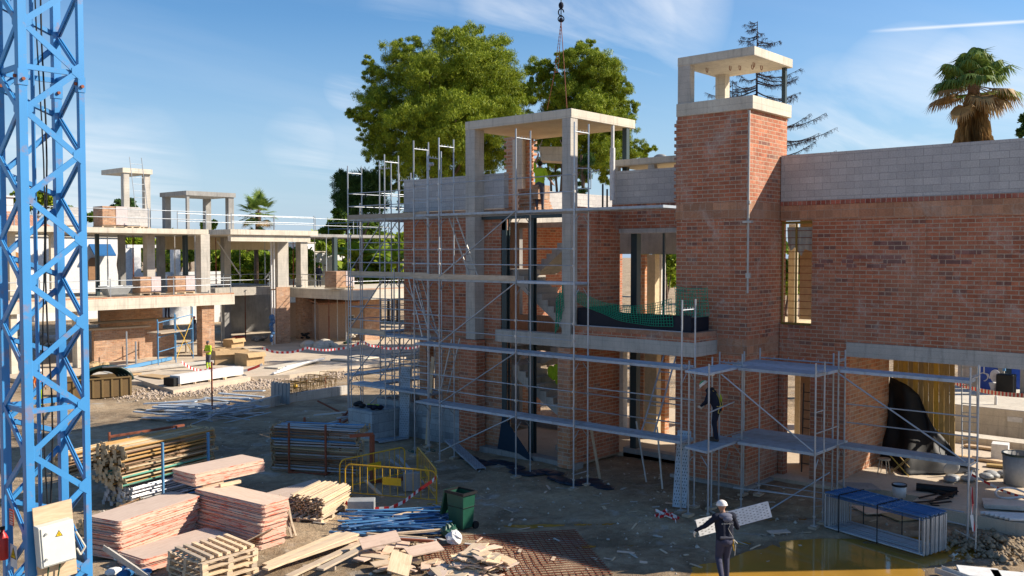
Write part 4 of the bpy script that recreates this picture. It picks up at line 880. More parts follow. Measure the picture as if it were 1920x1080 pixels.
s_rail(sf, (XO, 17, .45), (XI, 17, .45)); s_rail(sf, (XI, 13.3, 3.0), (XI, 17, 3.0))
# --- left scaffold on the recessed block
XL, XM = 23.35, 24.05
sl_ = thing('scaffold', 'tall scaffold wrapping the left block of the brick house, with wooden toe boards', 'scaffold', (23.7, 27, 0))
for y in (24.75, 27.1, 29.3): s_frame(sl_, XL, y, XM, y, 10.6 if y < 29 else 10.3, LV)
for x, zt in ((24.55, 10.5), (25.6, 10.1), (26.6, 10.0), (27.6, 9.9)): s_frame(sl_, x, 28.1, x, 28.8, zt, LV)
for z in LV:
    s_deck(sl_, XL, XM, 24.75, 27.1, z, toe=z > 5); s_deck(sl_, XL, XM, 27.1, 29.3, z, toe=z > 3)
    for a, b in ((24.75, 27.1), (27.1, 29.3)):
        for h in (.5, 1.0): s_rail(sl_, (XL, a, z+h), (XL, b, z+h))
    s_deck(sl_, 24.1, 25.6, 28.1, 28.8, z, along='x'); s_deck(sl_, 25.6, 27.6, 28.1, 28.8, z, along='x')
    for h in (.5, 1.0): s_rail(sl_, (XL, 29.3, z+h), (27.6, 28.8, z+h)); s_rail(sl_, (XM, 28.1, z+h), (27.6, 28.1, z+h))
for i, z in enumerate(LV[:-1]): s_brace(sl_, (XL-.04, 29.25, z+.05), (XL-.04, 27.15, LV[i+1]-.1))
s_brace(sl_, (XL-.04, 29.25, .3), (XL-.04, 27.15, 1.85)); s_brace(sl_, (25.6, 28.84, 4.0), (27.6, 28.84, 6.2)); s_brace(sl_, (25.6, 28.84, 6.25), (27.6, 28.84, 8.4))
m = MB(); m.ball((XL+.1, 24.75, 10.3), .09, 10, 6); m.ball((XL+.25, 24.75, 10.32), .07, 10, 6); m.tube((XL+.1, 24.75, 10.1), (XL+.1, 24.75, 10.3), .03, 6); m.build('pulley_wheel', M['steel_warm'], sl_)
for x in (24.55, 26.6):
    for z in (1.0, 3.0, 5.2, 7.4): s_rail(sl_, (x, 28.1, z), (x, 28.8, z))
for z in (1.0, 3.0, 5.3, 7.5): s_rail(sl_, (XM, 24.75, z), (XM, 29.3, z)); s_rail(sl_, (24.5, 28.8, z-.3), (27.6, 28.8, z-.3))
s_brace(sl_, (24.5, 28.84, 2.0), (26.6, 28.84, 3.9)); s_brace(sl_, (XM, 25.0, 4.1), (XM, 27.0, 6.1)); s_brace(sl_, (XM, 29.2, 6.3), (XM, 27.2, 8.3))
for k, (x, y) in enumerate(((23.1, 26.3), (22.9, 28.6), (24.2, 29.6))): m = MB(); m.tube((x, y, .05), (x, y, 6.5+1.3*k), .024, 7); m.build('standard', M['steel'], sl_)
# --- small open bay further left
q0 = atZ(652, 775); q1 = atZ(677, 772)
sb = thing('scaffold', 'low open scaffold bay without rails, standing left of the tall scaffold at the kerb end', 'scaffold', (25.9, 32.3, 0))
s_frame(sb, 25.2, 31.7, 25.9, 31.7, 3.3, [1.9]); s_frame(sb, 27.7, 31.7, 28.4, 31.7, 3.3, [1.9]); s_deck(sb, 25.2, 28.4, 31.3, 32.0, 1.9, along='x')
s_rail(sb, (25.2, 31.7, 2.4), (28.4, 31.7, 2.4)); s_rail(sb, (25.2, 31.7, 2.9), (28.4, 31.7, 2.9)); s_rail(sb, (25.2, 31.7, 1.9), (XL, 29.3, 1.9))
# --- low scaffold round the chimney and along the long wall
sr = thing('scaffold', 'low two lift scaffold wrapping the chimney foot and running to the open garage bay', 'scaffold', (23.5, 10.5, 0))
Z1, Z2 = 1.95, 3.98
s_frame(sr, 21.75, 12.92, 21.45, 12.15, 4.0, [Z1], ); s_frame(sr, 23.45, 12.95, 23.35, 12.2, 4.1, [Z1])
s_frame(sr, 23.0, 9.95, 23.55, 9.95, 4.05, [Z1]); s_frame(sr, 24.45, 9.95, 24.9, 9.95, 4.25, [Z1]); s_frame(sr, 25.2, 12.6, 25.2, 10.4, 4.1, [Z1])
s_frame(sr, 24.3, 6.62, 25.0, 6.62, 4.1, [Z1]); s_frame(sr, 22.95, 12.9, 24.9, 12.95, 4.0, [Z1])
for z in (Z1, Z2):
    m = MB(); m.prism([(21.55, 12.93), (21.35, 12.15), (23.35, 12.22), (23.5, 12.93)], z-.06, z); m.build('platform', M['plank'], sr)
    for k in range(3):
        a = 23.0+k*.72; m = MB(); m.box(a+.01, a+.70, 9.95, 12.15 if k == 0 else 12.7, z-.075, z); m.build('platform', M['plank'], sr)
    s_deck(sr, 24.35, 25.0, 6.65, 9.9, z)
for h in (1.0,): s_rail(sr, (21.5, 12.15, Z1+h), (22.9, 12.2, Z1+h+.1))
s_rail(sr, (23.0, 9.95, Z1+1.05), (23.5, 9.95, Z1+1.05)); s_rail(sr, (23.0, 9.95, Z1+.5), (24.4, 9.95, Z1+.5))
for h in (.55, 1.05): s_rail(sr, (24.9, 9.9, Z1+h), (25.0, 6.62, Z1+h)); s_rail(sr, (25.0, 12.6, .35*h), (25.0, 9.0, .35*h+.1))
s_brace(sr, (22.0, 12.1, 3.9), (22.95, 9.98, 2.0)); s_brace(sr, (24.28, 9.9, 3.9), (24.28, 6.7, 2.0)); s_rail(sr, (24.3, 9.9, .75), (24.3, 6.7, .75)); s_rail(sr, (24.9, 9.9, .5), (24.4, 6.7, .4))
s_rail(sr, (22.9, 12.2, .7), (23.0, 9.95, .8)); s_brace(sr, (22.1, 11.3, .1), (24.3, 10.1, 1.2)); m = MB(); m.bar((21.9, 12.5, 3.9), (22.0, 12.3, 3.9), .3, .07); m.build('end_plate', M['white'], sr)

# ladders on the scaffolds
ladder('grey ladder inside the left scaffold between the second and third lift', (23.7, 25.2, 4.0), (23.7, 25.95, 6.2), .4, side=(1, 0, 0))
a = atX(792, 602, 23.9); b = atX(782, 545, 23.9)
ladder('long grey ladder below the wooden deck of the left scaffold', (23.75, atX(815, 620, 23.75).y, 4.0), (23.75, atX(781, 520, 23.75).y, 6.25), .4)
ladder('upper grey ladder leaning between third and top lift of the tall front scaffold', (23.3, atX(889, 510, 23.3).y, 6.25), (23.3, atX(848, 388, 23.3).y, 8.4), .4, 'steel_warm')
ladder('ladder in the shaded lift left of the red brick pillar', (23.8, atX(832, 740, 23.8).y, 1.97), (23.8, atX(855, 650, 23.8).y, 4.0), .4)
a = atZ(1212, 832, 1.97); b = atD(1262, 688, 31.0)
ladder('pale aluminium ladder leaning from the lower deck towards the balcony underside', (22.5, atX(1215, 832, 22.5).y, 1.97), (24.1, atX(1256, 700, 24.1).y, 4.0), .42, side=(0, 1, 0))
ladder('black narrow ladder standing in the ground floor doorway left of the long wall', (27.9, 12.25, .2), (28.0, 12.25, 3.0), .5, 'ibeam', side=(0, 1, 0))
ladder('tall narrow ladder at the right edge of the timber board screen', (31.5, 8.55, .32), (31.9, 8.75, 4.0), .45, side=(0, 1, 0))
# perforated steel planks standing or lying about
def steel_plank(label, p, q, w, up, grp='loose perforated scaffold planks'):
    t = thing('scaffold_plank', label, 'scaffold plank', p, group=grp); p = Vector(p); q = Vector(q); d = (q-p).normalized(); up = Vector(up).normalized(); s = d.cross(up).normalized(); nrm = s.cross(d).normalized(); L = (q-p).length
    m = MB(); m.bar(p, q, w, .012, up=nrm); m.bar(p+s*(w/2-.01)-nrm*.03, q+s*(w/2-.01)-nrm*.03, .02, .06, up=nrm); m.bar(p-s*(w/2-.01)-nrm*.03, q-s*(w/2-.01)-nrm*.03, .02, .06, up=nrm); m.build('deck', M['plank'], t)
    h = MB(); n = int(L/.085)
    for i in range(1, n):
        for k in range(5):
            c = p+d*(i*L/n)+s*((k-2)*w*.17+(.02 if i % 2 else -.02))+nrm*.0075; h.add([c-d*.022-s*.010, c+d*.022-s*.010, c+d*.022+s*.010, c-d*.022+s*.010], [(0, 1, 2, 3)])
    h.build('slots', M['grey'] if 'carried' in label else M['ibeam'], t); return t
a = atZ(757, 825); steel_plank('perforated steel plank standing upright against the left scaffold', (a.x, a.y, .1), (a.x+.25, a.y+.15, 2.75), .42, (-1, -.3, .1))
a = atZ(1275, 950); steel_plank('perforated plank standing upright under the corner of the front scaffold', (22.25, 13.5, .05), (22.75, 13.65, 2.1), .38, (-1, -.5, .1))
a = atZ(842, 842); b = atZ(902, 883); steel_plank('bluish plank lying on the ground in front of the brick pillar', (a.x, a.y, .35), (b.x, b.y, .09), .34, (0, 0, 1))
a = atZ(705, 832); b = atZ(760, 824); steel_plank('short steel plank flat on the ground at the foot of the grey block stack', (a.x, a.y, .12), (b.x, b.y, .12), .45, (0, 0, 1))
# timber battens and props leaning
def lean(label, p, q, w=.09, h=.035, mat='wood2', nm='timber_batten', cat='batten', grp='timber battens leaning on the scaffold', up=(1, 0, 0)):
    m = MB(); m.bar(p, q, w, h, up=up); o = m.build(nm, M[mat]); tag(o, label, cat, grp); return o
a = atZ(1125, 900); lean('timber batten leaning below the deck beside the balcony pillar', (a.x, a.y, .03), (23.0, atX(1106, 800, 23.0).y, 1.9))
a = atZ(800, 835); lean('timber batten leaning on the inner posts left of the red brick pillar', (a.x, a.y, .03), (23.6, atX(812, 690, 23.6).y, 3.3), .16)
a = atZ(1212, 905); b = atZ(1242, 918)
for p_, q_, l in ((a, atX(1193, 790, 24.5), 'left leg prop of the trestle pair under the balcony'), (b, atX(1232, 800, 24.0), 'right leg prop of the trestle pair under the balcony'), (atZ(1355, 900), atX(1368, 850, 24.6), 'thin prop leaning on the chimney foot')):
    m = MB(); m.tube((p_.x, p_.y, .02), tuple(q_), .028, 7); tag(m.build('steel_prop', M['steel_warm']), l, 'prop', 'props leaning under the balcony')
# green safety net across the balcony opening
def net(label, P, Q, drop, sag, nu, nv, extra=None):
    m = MB(); P = Vector(P); Q = Vector(Q); rn = random.Random(5); pts = []
    for i in range(nu+1):
        u_ = i/nu; row = []
        for j in range(nv+1):
            v_ = j/nv; c = P.lerp(Q, u_); c.z -= sag*math.sin(math.pi*u_)*(1-.35*v_)+drop[0]*(1-u_)*v_+drop[1]*u_*v_; c.x += .06*math.sin(u_*17+v_*3)+rn.uniform(-.015, .015); row.append(c)
        pts.append(row)
    for i in range(nu+1):
        for j in range(nv+1):
            if i < nu: m.tube(pts[i][j], pts[i+1][j], .010, 3, cap=False)
            if j < nv: m.tube(pts[i][j], pts[i][j+1], .010, 3, cap=False)
    o = m.build('safety_net', M['net']); return tag(o, label, 'safety net')
a = atX(1072, 545, 24.25); b = atX(1264, 555, 24.25)
net('green safety net hanging across the balcony opening between scaffold and chimney', (24.2, 18.6, a.z), (24.25, 15.0, atX(1264, 560, 24.2).z), (.35, .85), .35, 40, 9)
net('short green net panel in front of the chimney at the balcony end', (24.2, 14.9, 6.1), (24.9, 14.15, 6.05), (.85, .85), .05, 14, 9)
net('bunched green net hanging down at the balcony pillar above the beam', (24.05, 19.35, 5.5), (23.95, 18.95, 6.15), (1.1, .9), .05, 10, 12)
# loose blue-black sheet triangle and hoses under the stair tower
m = MB(); a = atZ(918, 855); b = atZ(975, 870)
m.add([(a.x+.6, a.y+.2, .02), (b.x+.6, b.y-.1, .02), (atX(942, 800, 23.7).x, atX(942, 800, 23.7).y, 1.55), (a.x+1.0, a.y, .02)], [(0, 1, 2), (0, 2, 3), (3, 2, 1)]); tag(m.build('tarpaulin', m_flat('dark_blue_tarp', (.02, .05, .09), .5)), 'dark blue tarpaulin pulled up to a point at the stair tower foot', 'tarpaulin')
m = MB()
for i in range(22):
    A = atZ(880+i*12, 860+i*2.6+6*math.sin(i*.9)); m.ball((A.x+.1*math.sin(i*2.1), A.y, .02), .32, 8, 5, sc=(1, 1.2, .14+.06*math.sin(i*1.7)))
tag(m.build('crumpled_sheet', m_flat('dark_blue_sheet', (.012, .025, .045), .5)), 'long crumpled dark blue sheet lying along the foot of the stair tower', 'sheet')
m = MB()
for i in range(3): pts = [(atZ(772+18*i+10*math.sin(k*.8), 848).x+.1*math.cos(k), atZ(772+18*i, 848).y+.25*math.sin(k*.8+i), .03+.02*i) for k in range(9)]; m.path(pts, .018, 5)
tag(m.build('hose', M['bin']), 'green garden hose lying in loops at the left scaffold foot', 'hose')
# ================================================================ MATERIAL PILES IN THE YARD
rp = random.Random(21)
def panel_stack(base, ux, uy, L, W_, n, z0, grp, lab, lab_top, jit=.025, th=.027, shear=(0, 0)):
    """n formwork panels: long side L along ux from corner base"""
    ux = Vector((*ux, 0)).normalized(); uy = Vector((*uy, 0)).normalized(); proto = MB()
    vs = []; c = .045
    poly = [(c, 0), (L-c, 0), (L, c), (L, W_-c), (L-c, W_), (c, W_), (0, W_-c), (0, c)]
    proto.prism(poly, 0, th-.002); proto.m = [1 if i == 1 else 0 for i in range(len(proto.f))]
    p0 = None; ang = math.atan2(ux.y, ux.x)
    if ux.cross(uy).z < 0: raise ValueError
    for k in range(n):
        if p0 is None: o = p0 = proto.build('formwork_sheet', [M['plyedge'], M['ply']])
        else: o = p0.copy(); COL.objects.link(o)
        j = Vector((rp.gauss(0, jit), rp.gauss(0, jit), 0))+ux*(shear[0]*k*th)+uy*(shear[1]*k*th)
        o.location = Vector((base[0], base[1], z0+k*th))+j; o.rotation_euler = (0, 0, ang+rp.gauss(0, .006))
        tag(o, lab_top if k == n-1 else nth(n-k)+' sheet from the top '+lab, 'formwork sheet', grp)
    return z0+n*th
z = panel_stack((9.9, 20.78), (1, .30), (-.30, 1), 2.55, 1.02, 34, .02, 'formwork panels in the left stack', 'of the pink formwork stack nearest the crane', 'uppermost panel of the left formwork stack nearest the crane')
panel_stack((12.72, 19.12), (.0, 1), (-1, 0), 2.75, -.02, 1, -5, 'x', 'x y z w', 'x y z w') if False else None
def stack2():
    d = Vector((13.6-12.65, 19.18-19.05, 0)); L = Vector((-.30, 2.85, 0))
    return panel_stack((12.62+.62, 19.12), (-.10, 1), (-1, -.10), 2.7, .80, 38, .02, 'formwork panels in the middle stack', 'of the middle pink formwork stack', 'uppermost panel of the middle formwork stack', shear=(.12, -.25))
stack2()
for k, (x, y) in enumerate(((12.9, 21.85), (13.2, 21.5))):
    m = MB(); m.box(x-.3, x+.3, y-.05, y+.05, 1.052, 1.13); tag(m.build('timber_batten', M['wood']), ('short timber spacer under the bridging panels, %s' % ('rear one' if k == 0 else 'front one')), 'batten', 'timber spacers under the top panel stack')
panel_stack((12.3, 21.72), (1, .06), (-.06, 1), 2.2, 1.0, 12, 1.135, 'formwork panels bridging the two stacks', 'of the short pile bridging both tall stacks', 'topmost panel of the pile bridging both tall stacks', jit=.012)
panel_stack((9.85, 19.62), (1, .10), (-.10, 1), 2.3, .95, 11, .02, 'formwork panels in the low pile', 'of the low pink pile behind the pallets', 'top panel of the low pile behind the pallets', jit=.03)
panel_stack((14.9, 21.6), (1, .15), (-.15, 1), 2.2, 1.0, 10, .02, 'formwork panels behind the battens', 'of the low pile behind the batten bundle', 'top panel of the shaded pile behind the bundle of battens', jit=.02)
o = MB(); o.bar((11.9, 19.4, .1), (12.75, 18.9, .52), .5, .02, up=(0, .4, 1)); tag(o.build('board', M['wood2']), 'brown board leaning on the foot of the middle panel stack', 'board')
# pallets
def pallet(L=1.38, W_=1.36, H=.144):
    t = thing('wooden_pallet', 'x', 'pallet', (0, 0, 0))
    for i in range(7): m = MB(); y = i*(W_-.1)/6; m.box(0, L, y, y+.10, H-.022, H); m.build('deck_board', M['wood'], t, local=True)
    for i in range(3):
        m = MB(); y = i*(W_-.1)/2
        for j in range(3): x = j*(L-.14)/2; m.box(x, x+.14, y, y+.1, .022, H-.045)
        m.build('block', M['wood'], t, local=True); m = MB(); m.box(0, L, y, y+.1, 0, .02); m.build('bottom_board', M['wood'], t, local=True)
    for j in range(3): m = MB(); x = j*(L-.10)/2; m.box(x, x+.10, 0, W_, H-.043, H-.0235); m.build('cross_board', M['wood'], t, local=True)
    return t
pp = pallet(); labs = ['bottom pallet of the stack of four in front of the panel stacks', 'second pallet from the bottom in the stack before the panels', 'third pallet from the bottom in the stack before the panels', 'topmost pallet of the stack in front of the panel stacks']
for k in range(4):
    o = pp if k == 0 else dup(pp); o['label'] = labs[k]; o['group'] = 'stacked wooden pallets'; o.location = (10.16+rp.uniform(-.02, .02), 17.64+rp.uniform(-.02, .02), .01+k*.147); o.rotation_euler = (0, 0, R_(2+rp.uniform(-1, 1)))
for i in range(7):
    m = MB(); m.bar((10.25+i*.2, 17.75, .64), (10.3+i*.2, 18.95, .64), .09, .05); tag(m.build('timber_bearer', M['wood']), 'short timber bearer lying in the row across the topmost pallet', 'bearer', 'timber bearers lying across the topmost pallet')
# steel props stored in racks
pm = {k: m_paint('prop_'+k, c, .55, (.20, .12, .07), .45, 5, .2) for k, c in {'ochre': (.46, .25, .07), 'tan': (.48, .37, .22), 'blue': (.10, .28, .48), 'green': (.08, .28, .20), 'brown': (.26, .15, .08), 'grey': (.42, .42, .42)}.items()}
pm['zinc'] = m_metal('prop_zinc', (.62, .62, .66), .6, .35)
protos = {}
def prop(kind, L=3.0):
    if (kind, L) in protos: o = protos[(kind, L)]; c = o.copy(); COL.objects.link(c); ch = [q.copy() for q in o.children]; [COL.objects.link(q) for q in ch]; [setattr(q, 'parent', c) for q in ch]; return c
    m = MB(); m.tube((0, 0, 0), (L*.62, 0, 0), .030, 7); m.tube((L*.62, 0, 0), (L, 0, 0), .024, 7); m.tube((L*.60, 0, 0), (L*.66, 0, 0), .042, 7)
    o = m.build('steel_prop', pm[kind]); m = MB()
    for x in (0, L):
        m.box(x-.005, x+.005, -.062, .062, -.062, .062)
    c = m.build('end_plate', pm['tan' if kind != 'zinc' else 'grey'], o, local=True); protos[(kind, L)] = o; return o
def prop_lot(base, ang, L, rows, cols, kinds, lab, grp, dz=.088, dy=.088, zb=.12, jx=.09, tilt=.012, keep=None):
    ux = Vector((math.cos(ang), math.sin(ang), 0)); uy = Vector((-math.sin(ang), math.cos(ang), 0))
    for r in range(rows):
        for c in range(cols-(r % 2)):
            if keep and not keep(r, c): continue
            k = rp.choice(kinds(r) if callable(kinds) else kinds); o = prop(k, L)
            p = Vector((*base, zb+r*dz))+uy*((c+.5*(r % 2))*dy)+ux*rp.uniform(-jx, jx)
            o.location = p; o.rotation_euler = (rp.uniform(-.4, .4), rp.gauss(0, tilt*.5), ang+rp.gauss(0, tilt))
            tag(o, (lab % k).replace('LAYER', nth(rows-r)+' layer from the top'), 'prop', grp)
ANG = math.atan2(26.0-24.75, 15.3-12.1)-.16
prop_lot((12.15, 24.85), ANG, 3.0, 5, 10, ['zinc', 'zinc', 'zinc', 'grey'], 'shiny %s steel prop, LAYER of the galvanised load', 'galvanised props at the bottom of the sunlit rack', zb=.10, dz=.108, dy=.112)
prop_lot((12.0, 24.85), ANG, 3.2, 10, 12, lambda r: ['tan', 'ochre', 'tan', 'ochre', 'brown', 'green' if r < 4 else 'tan', 'blue' if r in (4, 5, 9) else 'ochre'], '%s steel prop, LAYER of the painted load', 'painted props in the upper load of the sunlit rack', zb=.70, dz=.112, dy=.108, jx=.16)
prop_lot((11.2, 26.6), ANG+.1, 3.2, 6, 6, ['tan', 'ochre', 'brown', 'tan'], '%s steel prop, LAYER of the row behind the sunlit rack', 'props stacked behind the sunlit rack', zb=.85, dz=.11, dy=.11)
prop_lot((10.3, 23.3), ANG+.2, 2.2, 4, 4, ['tan', 'green', 'ochre', 'brown'], '%s steel prop lying between the crane and the left panel stack', 'props beside the crane foot', zb=.08, tilt=.05)
def rack(label, x0, y0, ang, L, W_, H, mat, px=(.28, .80), grp='steel storage racks'):
    t = thing('storage_rack', label, 'rack', (x0, y0, 0), group=grp); ux = Vector((math.cos(ang), math.sin(ang), 0)); uy = Vector((-math.sin(ang), math.cos(ang), 0)); o = Vector((x0, y0, 0))
    for a in px:
        for b in (-.06, W_+.06): p = o+ux*(L*a)+uy*b; m = MB(); m.bar(p, p+Vector((0, 0, H)), .07, .05, up=ux); m.build('post', M[mat], t)
        p = o+ux*(L*a); m = MB(); m.bar(p-uy*.06+Vector((0, 0, .05)), p+uy*(W_+.06)+Vector((0, 0, .05)), .07, .07); m.build('bottom_beam', M[mat], t)
    for b in (-.06, W_+.06): p = o+uy*b+Vector((0, 0, .04)); m = MB(); m.bar(p+ux*(L*px[0]), p+ux*(L*px[1]), .05, .05); m.build('side_beam', M[mat], t)
    return t
rack('light blue post rack holding the big load of props in the sun', 12.15, 24.72, ANG, 3.1, 1.32, 1.72, 'pblue', (.32, .86))
m = MB(); A = atD(240, 826, 27.6); B = atD(330, 806, 29.2); m.bar(A, B, .09, .07); m.bar(A+Vector((0, 0, .1)), A-Vector((0, 0, .28)), .07, .06); m.bar(B+Vector((0, 0, .12)), B-Vector((0, 0, .28)), .07, .06); tag(m.build('steel_beam', M['rust']), 'rust red steel yoke lying on top of the sunlit props', 'steel beam')
m = MB(); A = atD(205, 819, 28.6); B = atD(345, 797, 30.5); m.bar(A, B, .08, .07); m.bar(A+Vector((0, 0, .14)), A-Vector((0, 0, .2)), .06, .06); tag(m.build('steel_beam', M['rust']), 'orange brown steel bar behind the rust red yoke on the props', 'steel beam')
# shaded dark red rack
AN2 = math.atan2(23.67-24.98, 17.70-17.48); AN2 = R_(-62)
rack('rust red post rack full of dark props in the shade', 17.35, 25.75, AN2, 2.9, 1.0, 1.62, 'rust', (.22, .66), 'steel storage racks')
prop_lot((17.4, 25.8), AN2, 3.0, 15, 10, lambda r: ['brown', 'brown', 'grey', 'tan'] if r < 9 else ['blue', 'grey', 'brown', 'grey'], 'dark %s prop, LAYER of the shaded rust red rack', 'props in the shaded rust red rack', zb=.12, dz=.095, dy=.095, tilt=.02, keep=lambda r, c: c < 3 or r > 12)
m = MB(); a = atZ(698, 905); m.bar((a.x, a.y, 0), (a.x, a.y, 1.5), .13, .10); m.bar((a.x-.55, a.y+.4, 1.48), (a.x+.05, a.y, 1.5), .1, .1); m.bar((a.x-.05, a.y, .05), (a.x+.9, a.y-.5, .05), .1, .1); tag(m.build('steel_post', M['rust']), 'rusty orange steel post with short top arm standing behind the yellow barriers', 'steel post')
# small sharp debris: scaffold pieces between
def scatter(name, cat, label, mat, pts, f, grp=None):
    for i, p in enumerate(pts): o = f(p, i); 
# bundle of battens
an3 = R_(18)
ux = Vector((math.cos(R_(-38)), math.sin(R_(-38)), 0)); 
bt = MB(); bt.box(0, 1.55, 0, .045, 0, .024); b0 = None
e0 = Vector((14.72, 20.95, 0)); e1 = Vector((14.95, 19.75, 0)); d1 = (e1-e0); dl = (Vector((16.25, 20.35, 0))-e1).normalized(); an = math.atan2(dl.y, dl.x); cnt = 0
for r in range(17):
    for c in range(15):
        if rp.random() < .10 or cnt >= 240: continue
        if b0 is None: o = b0 = bt.build('timber_batten', M['wood'])
        else: o = b0.copy(); COL.objects.link(o)
        p = e0.lerp(e1, (c+.5)/15.5)+dl*rp.uniform(-.12, .10); o.location = (p.x, p.y, .12+r*.030); o.rotation_euler = (rp.uniform(-.25, .25), rp.gauss(0, .008), an+rp.gauss(0, .014)); cnt += 1
        tag(o, 'thin pale batten, '+nth(17-r)+' layer from the top of the neat bundle', 'batten', 'thin battens bundled on a pallet')
o = dup(pp, (14.75, 19.7, .0), rz=an, label='pallet under the neat bundle of thin battens'); o['group'] = 'stacked wooden pallets'
for i, (px, py) in enumerate(((545, 968), (549, 975), (541, 960))):
    a = atZ(px+6, 1005+i*2); m = MB(); m.bar((a.x, a.y, .02), (13.75+.1*i, 19.75+.3*i, .85), .05, .03); tag(m.build('timber_batten', M['wood2']), 'thin stick leaning on the right end of the middle panel stack', 'batten', 'sticks leaning on the middle panel stack')
# loose long rods and tubes in the shade
for i in range(46):
    y0 = 985+rp.uniform(-15, 22); y1 = 985+rp.uniform(-22, 20); x0 = 632+rp.uniform(0, 40); x1 = 858-rp.uniform(0, 50)
    a = atZ(x0, y0, .05); b = atZ(x1, y1, .05); z = .03+.006*i; m = MB(); m.tube((a.x, a.y, z), (b.x, b.y, z+rp.uniform(-.02, .03)), .024, 6)
    tag(m.build('steel_tube', M['fblue'] if i % 3 else M['pblue']), ('dark blue' if i % 3 else 'pale blue')+' tube in the '+('bottom' if i < 15 else 'middle' if i < 31 else 'upper')+' part of the heap beside the green bin', 'tube', 'blue grey tubes heaped left of the green bin')
for i, (x0, y0, x1, y1, mt) in enumerate(((618, 997, 760, 1008, 'pblue'), (688, 1003, 800, 1012, 'wood2'), (690, 1010, 818, 1018, 'steel_warm'), (745, 1007, 828, 1000, 'wood'), (700, 1017, 812, 1024, 'rust'), (735, 979, 795, 966, 'wood2'))):
    a = atZ(x0, y0, .1); b = atZ(x1, y1, .1); m = MB(); m.bar((a.x, a.y, .10+.03*i), (b.x, b.y, .10+.03*i), .08, .05); tag(m.build('loose_bar', M[mt]), ['pale blue bar', 'weathered wooden bar', 'grey steel bar', 'yellow wooden bar', 'rusty red bar', 'wooden bar lying on top'][i]+' among the loose tubes left of the green bin', 'bar')
# long planks bottom centre
PL = ((497, 1058, 640, 1000), (505, 1066, 655, 1004), (497, 1074, 668, 1010), (540, 1080, 690, 1012), (520, 1064, 672, 1016), (600, 1078, 690, 1034))
nmz = ['leftmost', 'second', 'third', 'fourth', 'lower', 'rightmost']
for i, (x0, y0, x1, y1) in enumerate(PL):
    a = atZ(x0, y0, .12); b = atZ(x1, y1, .12); m = MB(); z = .10+.05*(i % 3)+.04*(i > 3); m.bar((a.x, a.y, z), (b.x, b.y, z+.04), .20, .045); tag(m.build('timber_plank', M['wood'], bevel=.004), nmz[i]+' long pale plank of the bundle lying right of the pallets', 'plank', 'long planks right of the pallets')
for i, (px, py) in enumerate(((655, 1045), (600, 1068))):
    a = atZ(px, py); m = MB(); m.bar((a.x-.25, a.y+.3, .05), (a.x+.2, a.y-.3, .05), .12, .09); tag(m.build('timber_block', M['wood2']), ['short timber block under the right end', 'short timber block under the middle'][i]+' of the long planks', 'timber block')
# heap of board offcuts
SPOTS = [((705, 1038), 12), ((735, 1062), 10), ((770, 1028), 7), ((805, 1058), 10), ((840, 1077), 16), ((880, 1064), 34), ((912, 1070), 32), ((900, 1048), 8)]
n_ = 0
for (px, py), cn in SPOTS:
    for i in range(cn):
        a = atZ(px+rp.gauss(0, 15), py+rp.gauss(0, 6), .1); L = rp.uniform(.3, .75); w = rp.choice((.10, .16, .2, .24, .3)); ag = rp.choice((-.3, -.1, .2, .5, 1.2, 1.8))+rp.gauss(0, .35)
        m = MB(); m.prism([(-L/2, -w/2), (L/2, -w/2), (L/2*rp.uniform(.85, 1), w/2), (-L/2, w/2)], -.013, .013); o = m.build('board_offcut', (pk_ := rp.random()) and (M['ply'] if pk_ < .55 else M['wood']))
        o.location = (a.x, a.y, .04+i*.014*(1 if cn > 25 else .8)); o.rotation_euler = (rp.gauss(0, .08), rp.gauss(0, .08), ag); n_ += 1
        tag(o, ('short ' if L < .5 else 'long ')+('pink grey' if pk_ < .55 else 'yellow')+(' narrow' if w < .18 else ' broad')+' offcut in the '+('left' if px < 790 else 'middle' if px < 860 else 'right')+' part of the heap', 'board offcut', 'board offcuts in the heap at the bottom edge')
for i, (px, py, s_, tl, nm_) in enumerate(((750, 1058, .75, .5, 'brown square panel tilted up on the offcut heap'), (795, 1035, .8, .12, 'pale wide panel lying above the offcut heap in half shade'), (712, 1022, .9, .2, 'long pale panel at the left edge of the offcut heap'))):
    a = atZ(px, py, .3); m = MB(); m.box(-s_/2, s_/2, -s_*.32, s_*.32, -.015, .015); o = m.build('formwork_board', M['wood2'] if i == 0 else M['ply']); o.location = (a.x, a.y, .32+.05*i); o.rotation_euler = (tl*.7, -tl*.6, R_((40, -25, -30)[i])); tag(o, nm_, 'board')
# stones, crumbs and splinters
nS = 5200; sx = nr.uniform(9, 30, nS); sy = nr.uniform(5, 34, nS); sz = ground_h(sx, sy); sr_ = nr.gamma(1.6, .011, nS).clip(.008, .09)
oct_ = np.array([(1, 0, 0), (-1, 0, 0), (0, 1, 0), (0, -1, 0), (0, 0, .8), (0, 0, -.8)]); of = np.array([(0, 2, 4), (2, 1, 4), (1, 3, 4), (3, 0, 4), (2, 0, 5), (1, 2, 5), (3, 1, 5), (0, 3, 5)])
jit = nr.uniform(.6, 1.3, (nS, 6, 1)); V = oct_[None]*sr_[:, None, None]*jit; an_ = nr.uniform(0, 6.3, nS); ca, sa = np.cos(an_), np.sin(an_)
V = np.stack([V[..., 0]*ca[:, None]-V[..., 1]*sa[:, None], V[..., 0]*sa[:, None]+V[..., 1]*ca[:, None], V[..., 2]], -1)+np.stack([sx, sy, sz], -1)[:, None]
def m_stone():
    t = NT('loose_stones', .9, 0, .2); ri = t.n('NewGeometry').outputs['Random Per Island']; t.color(t.ramp(ri, 0, 1, (.20, .16, .12), (.62, .56, .47))); return t.mat
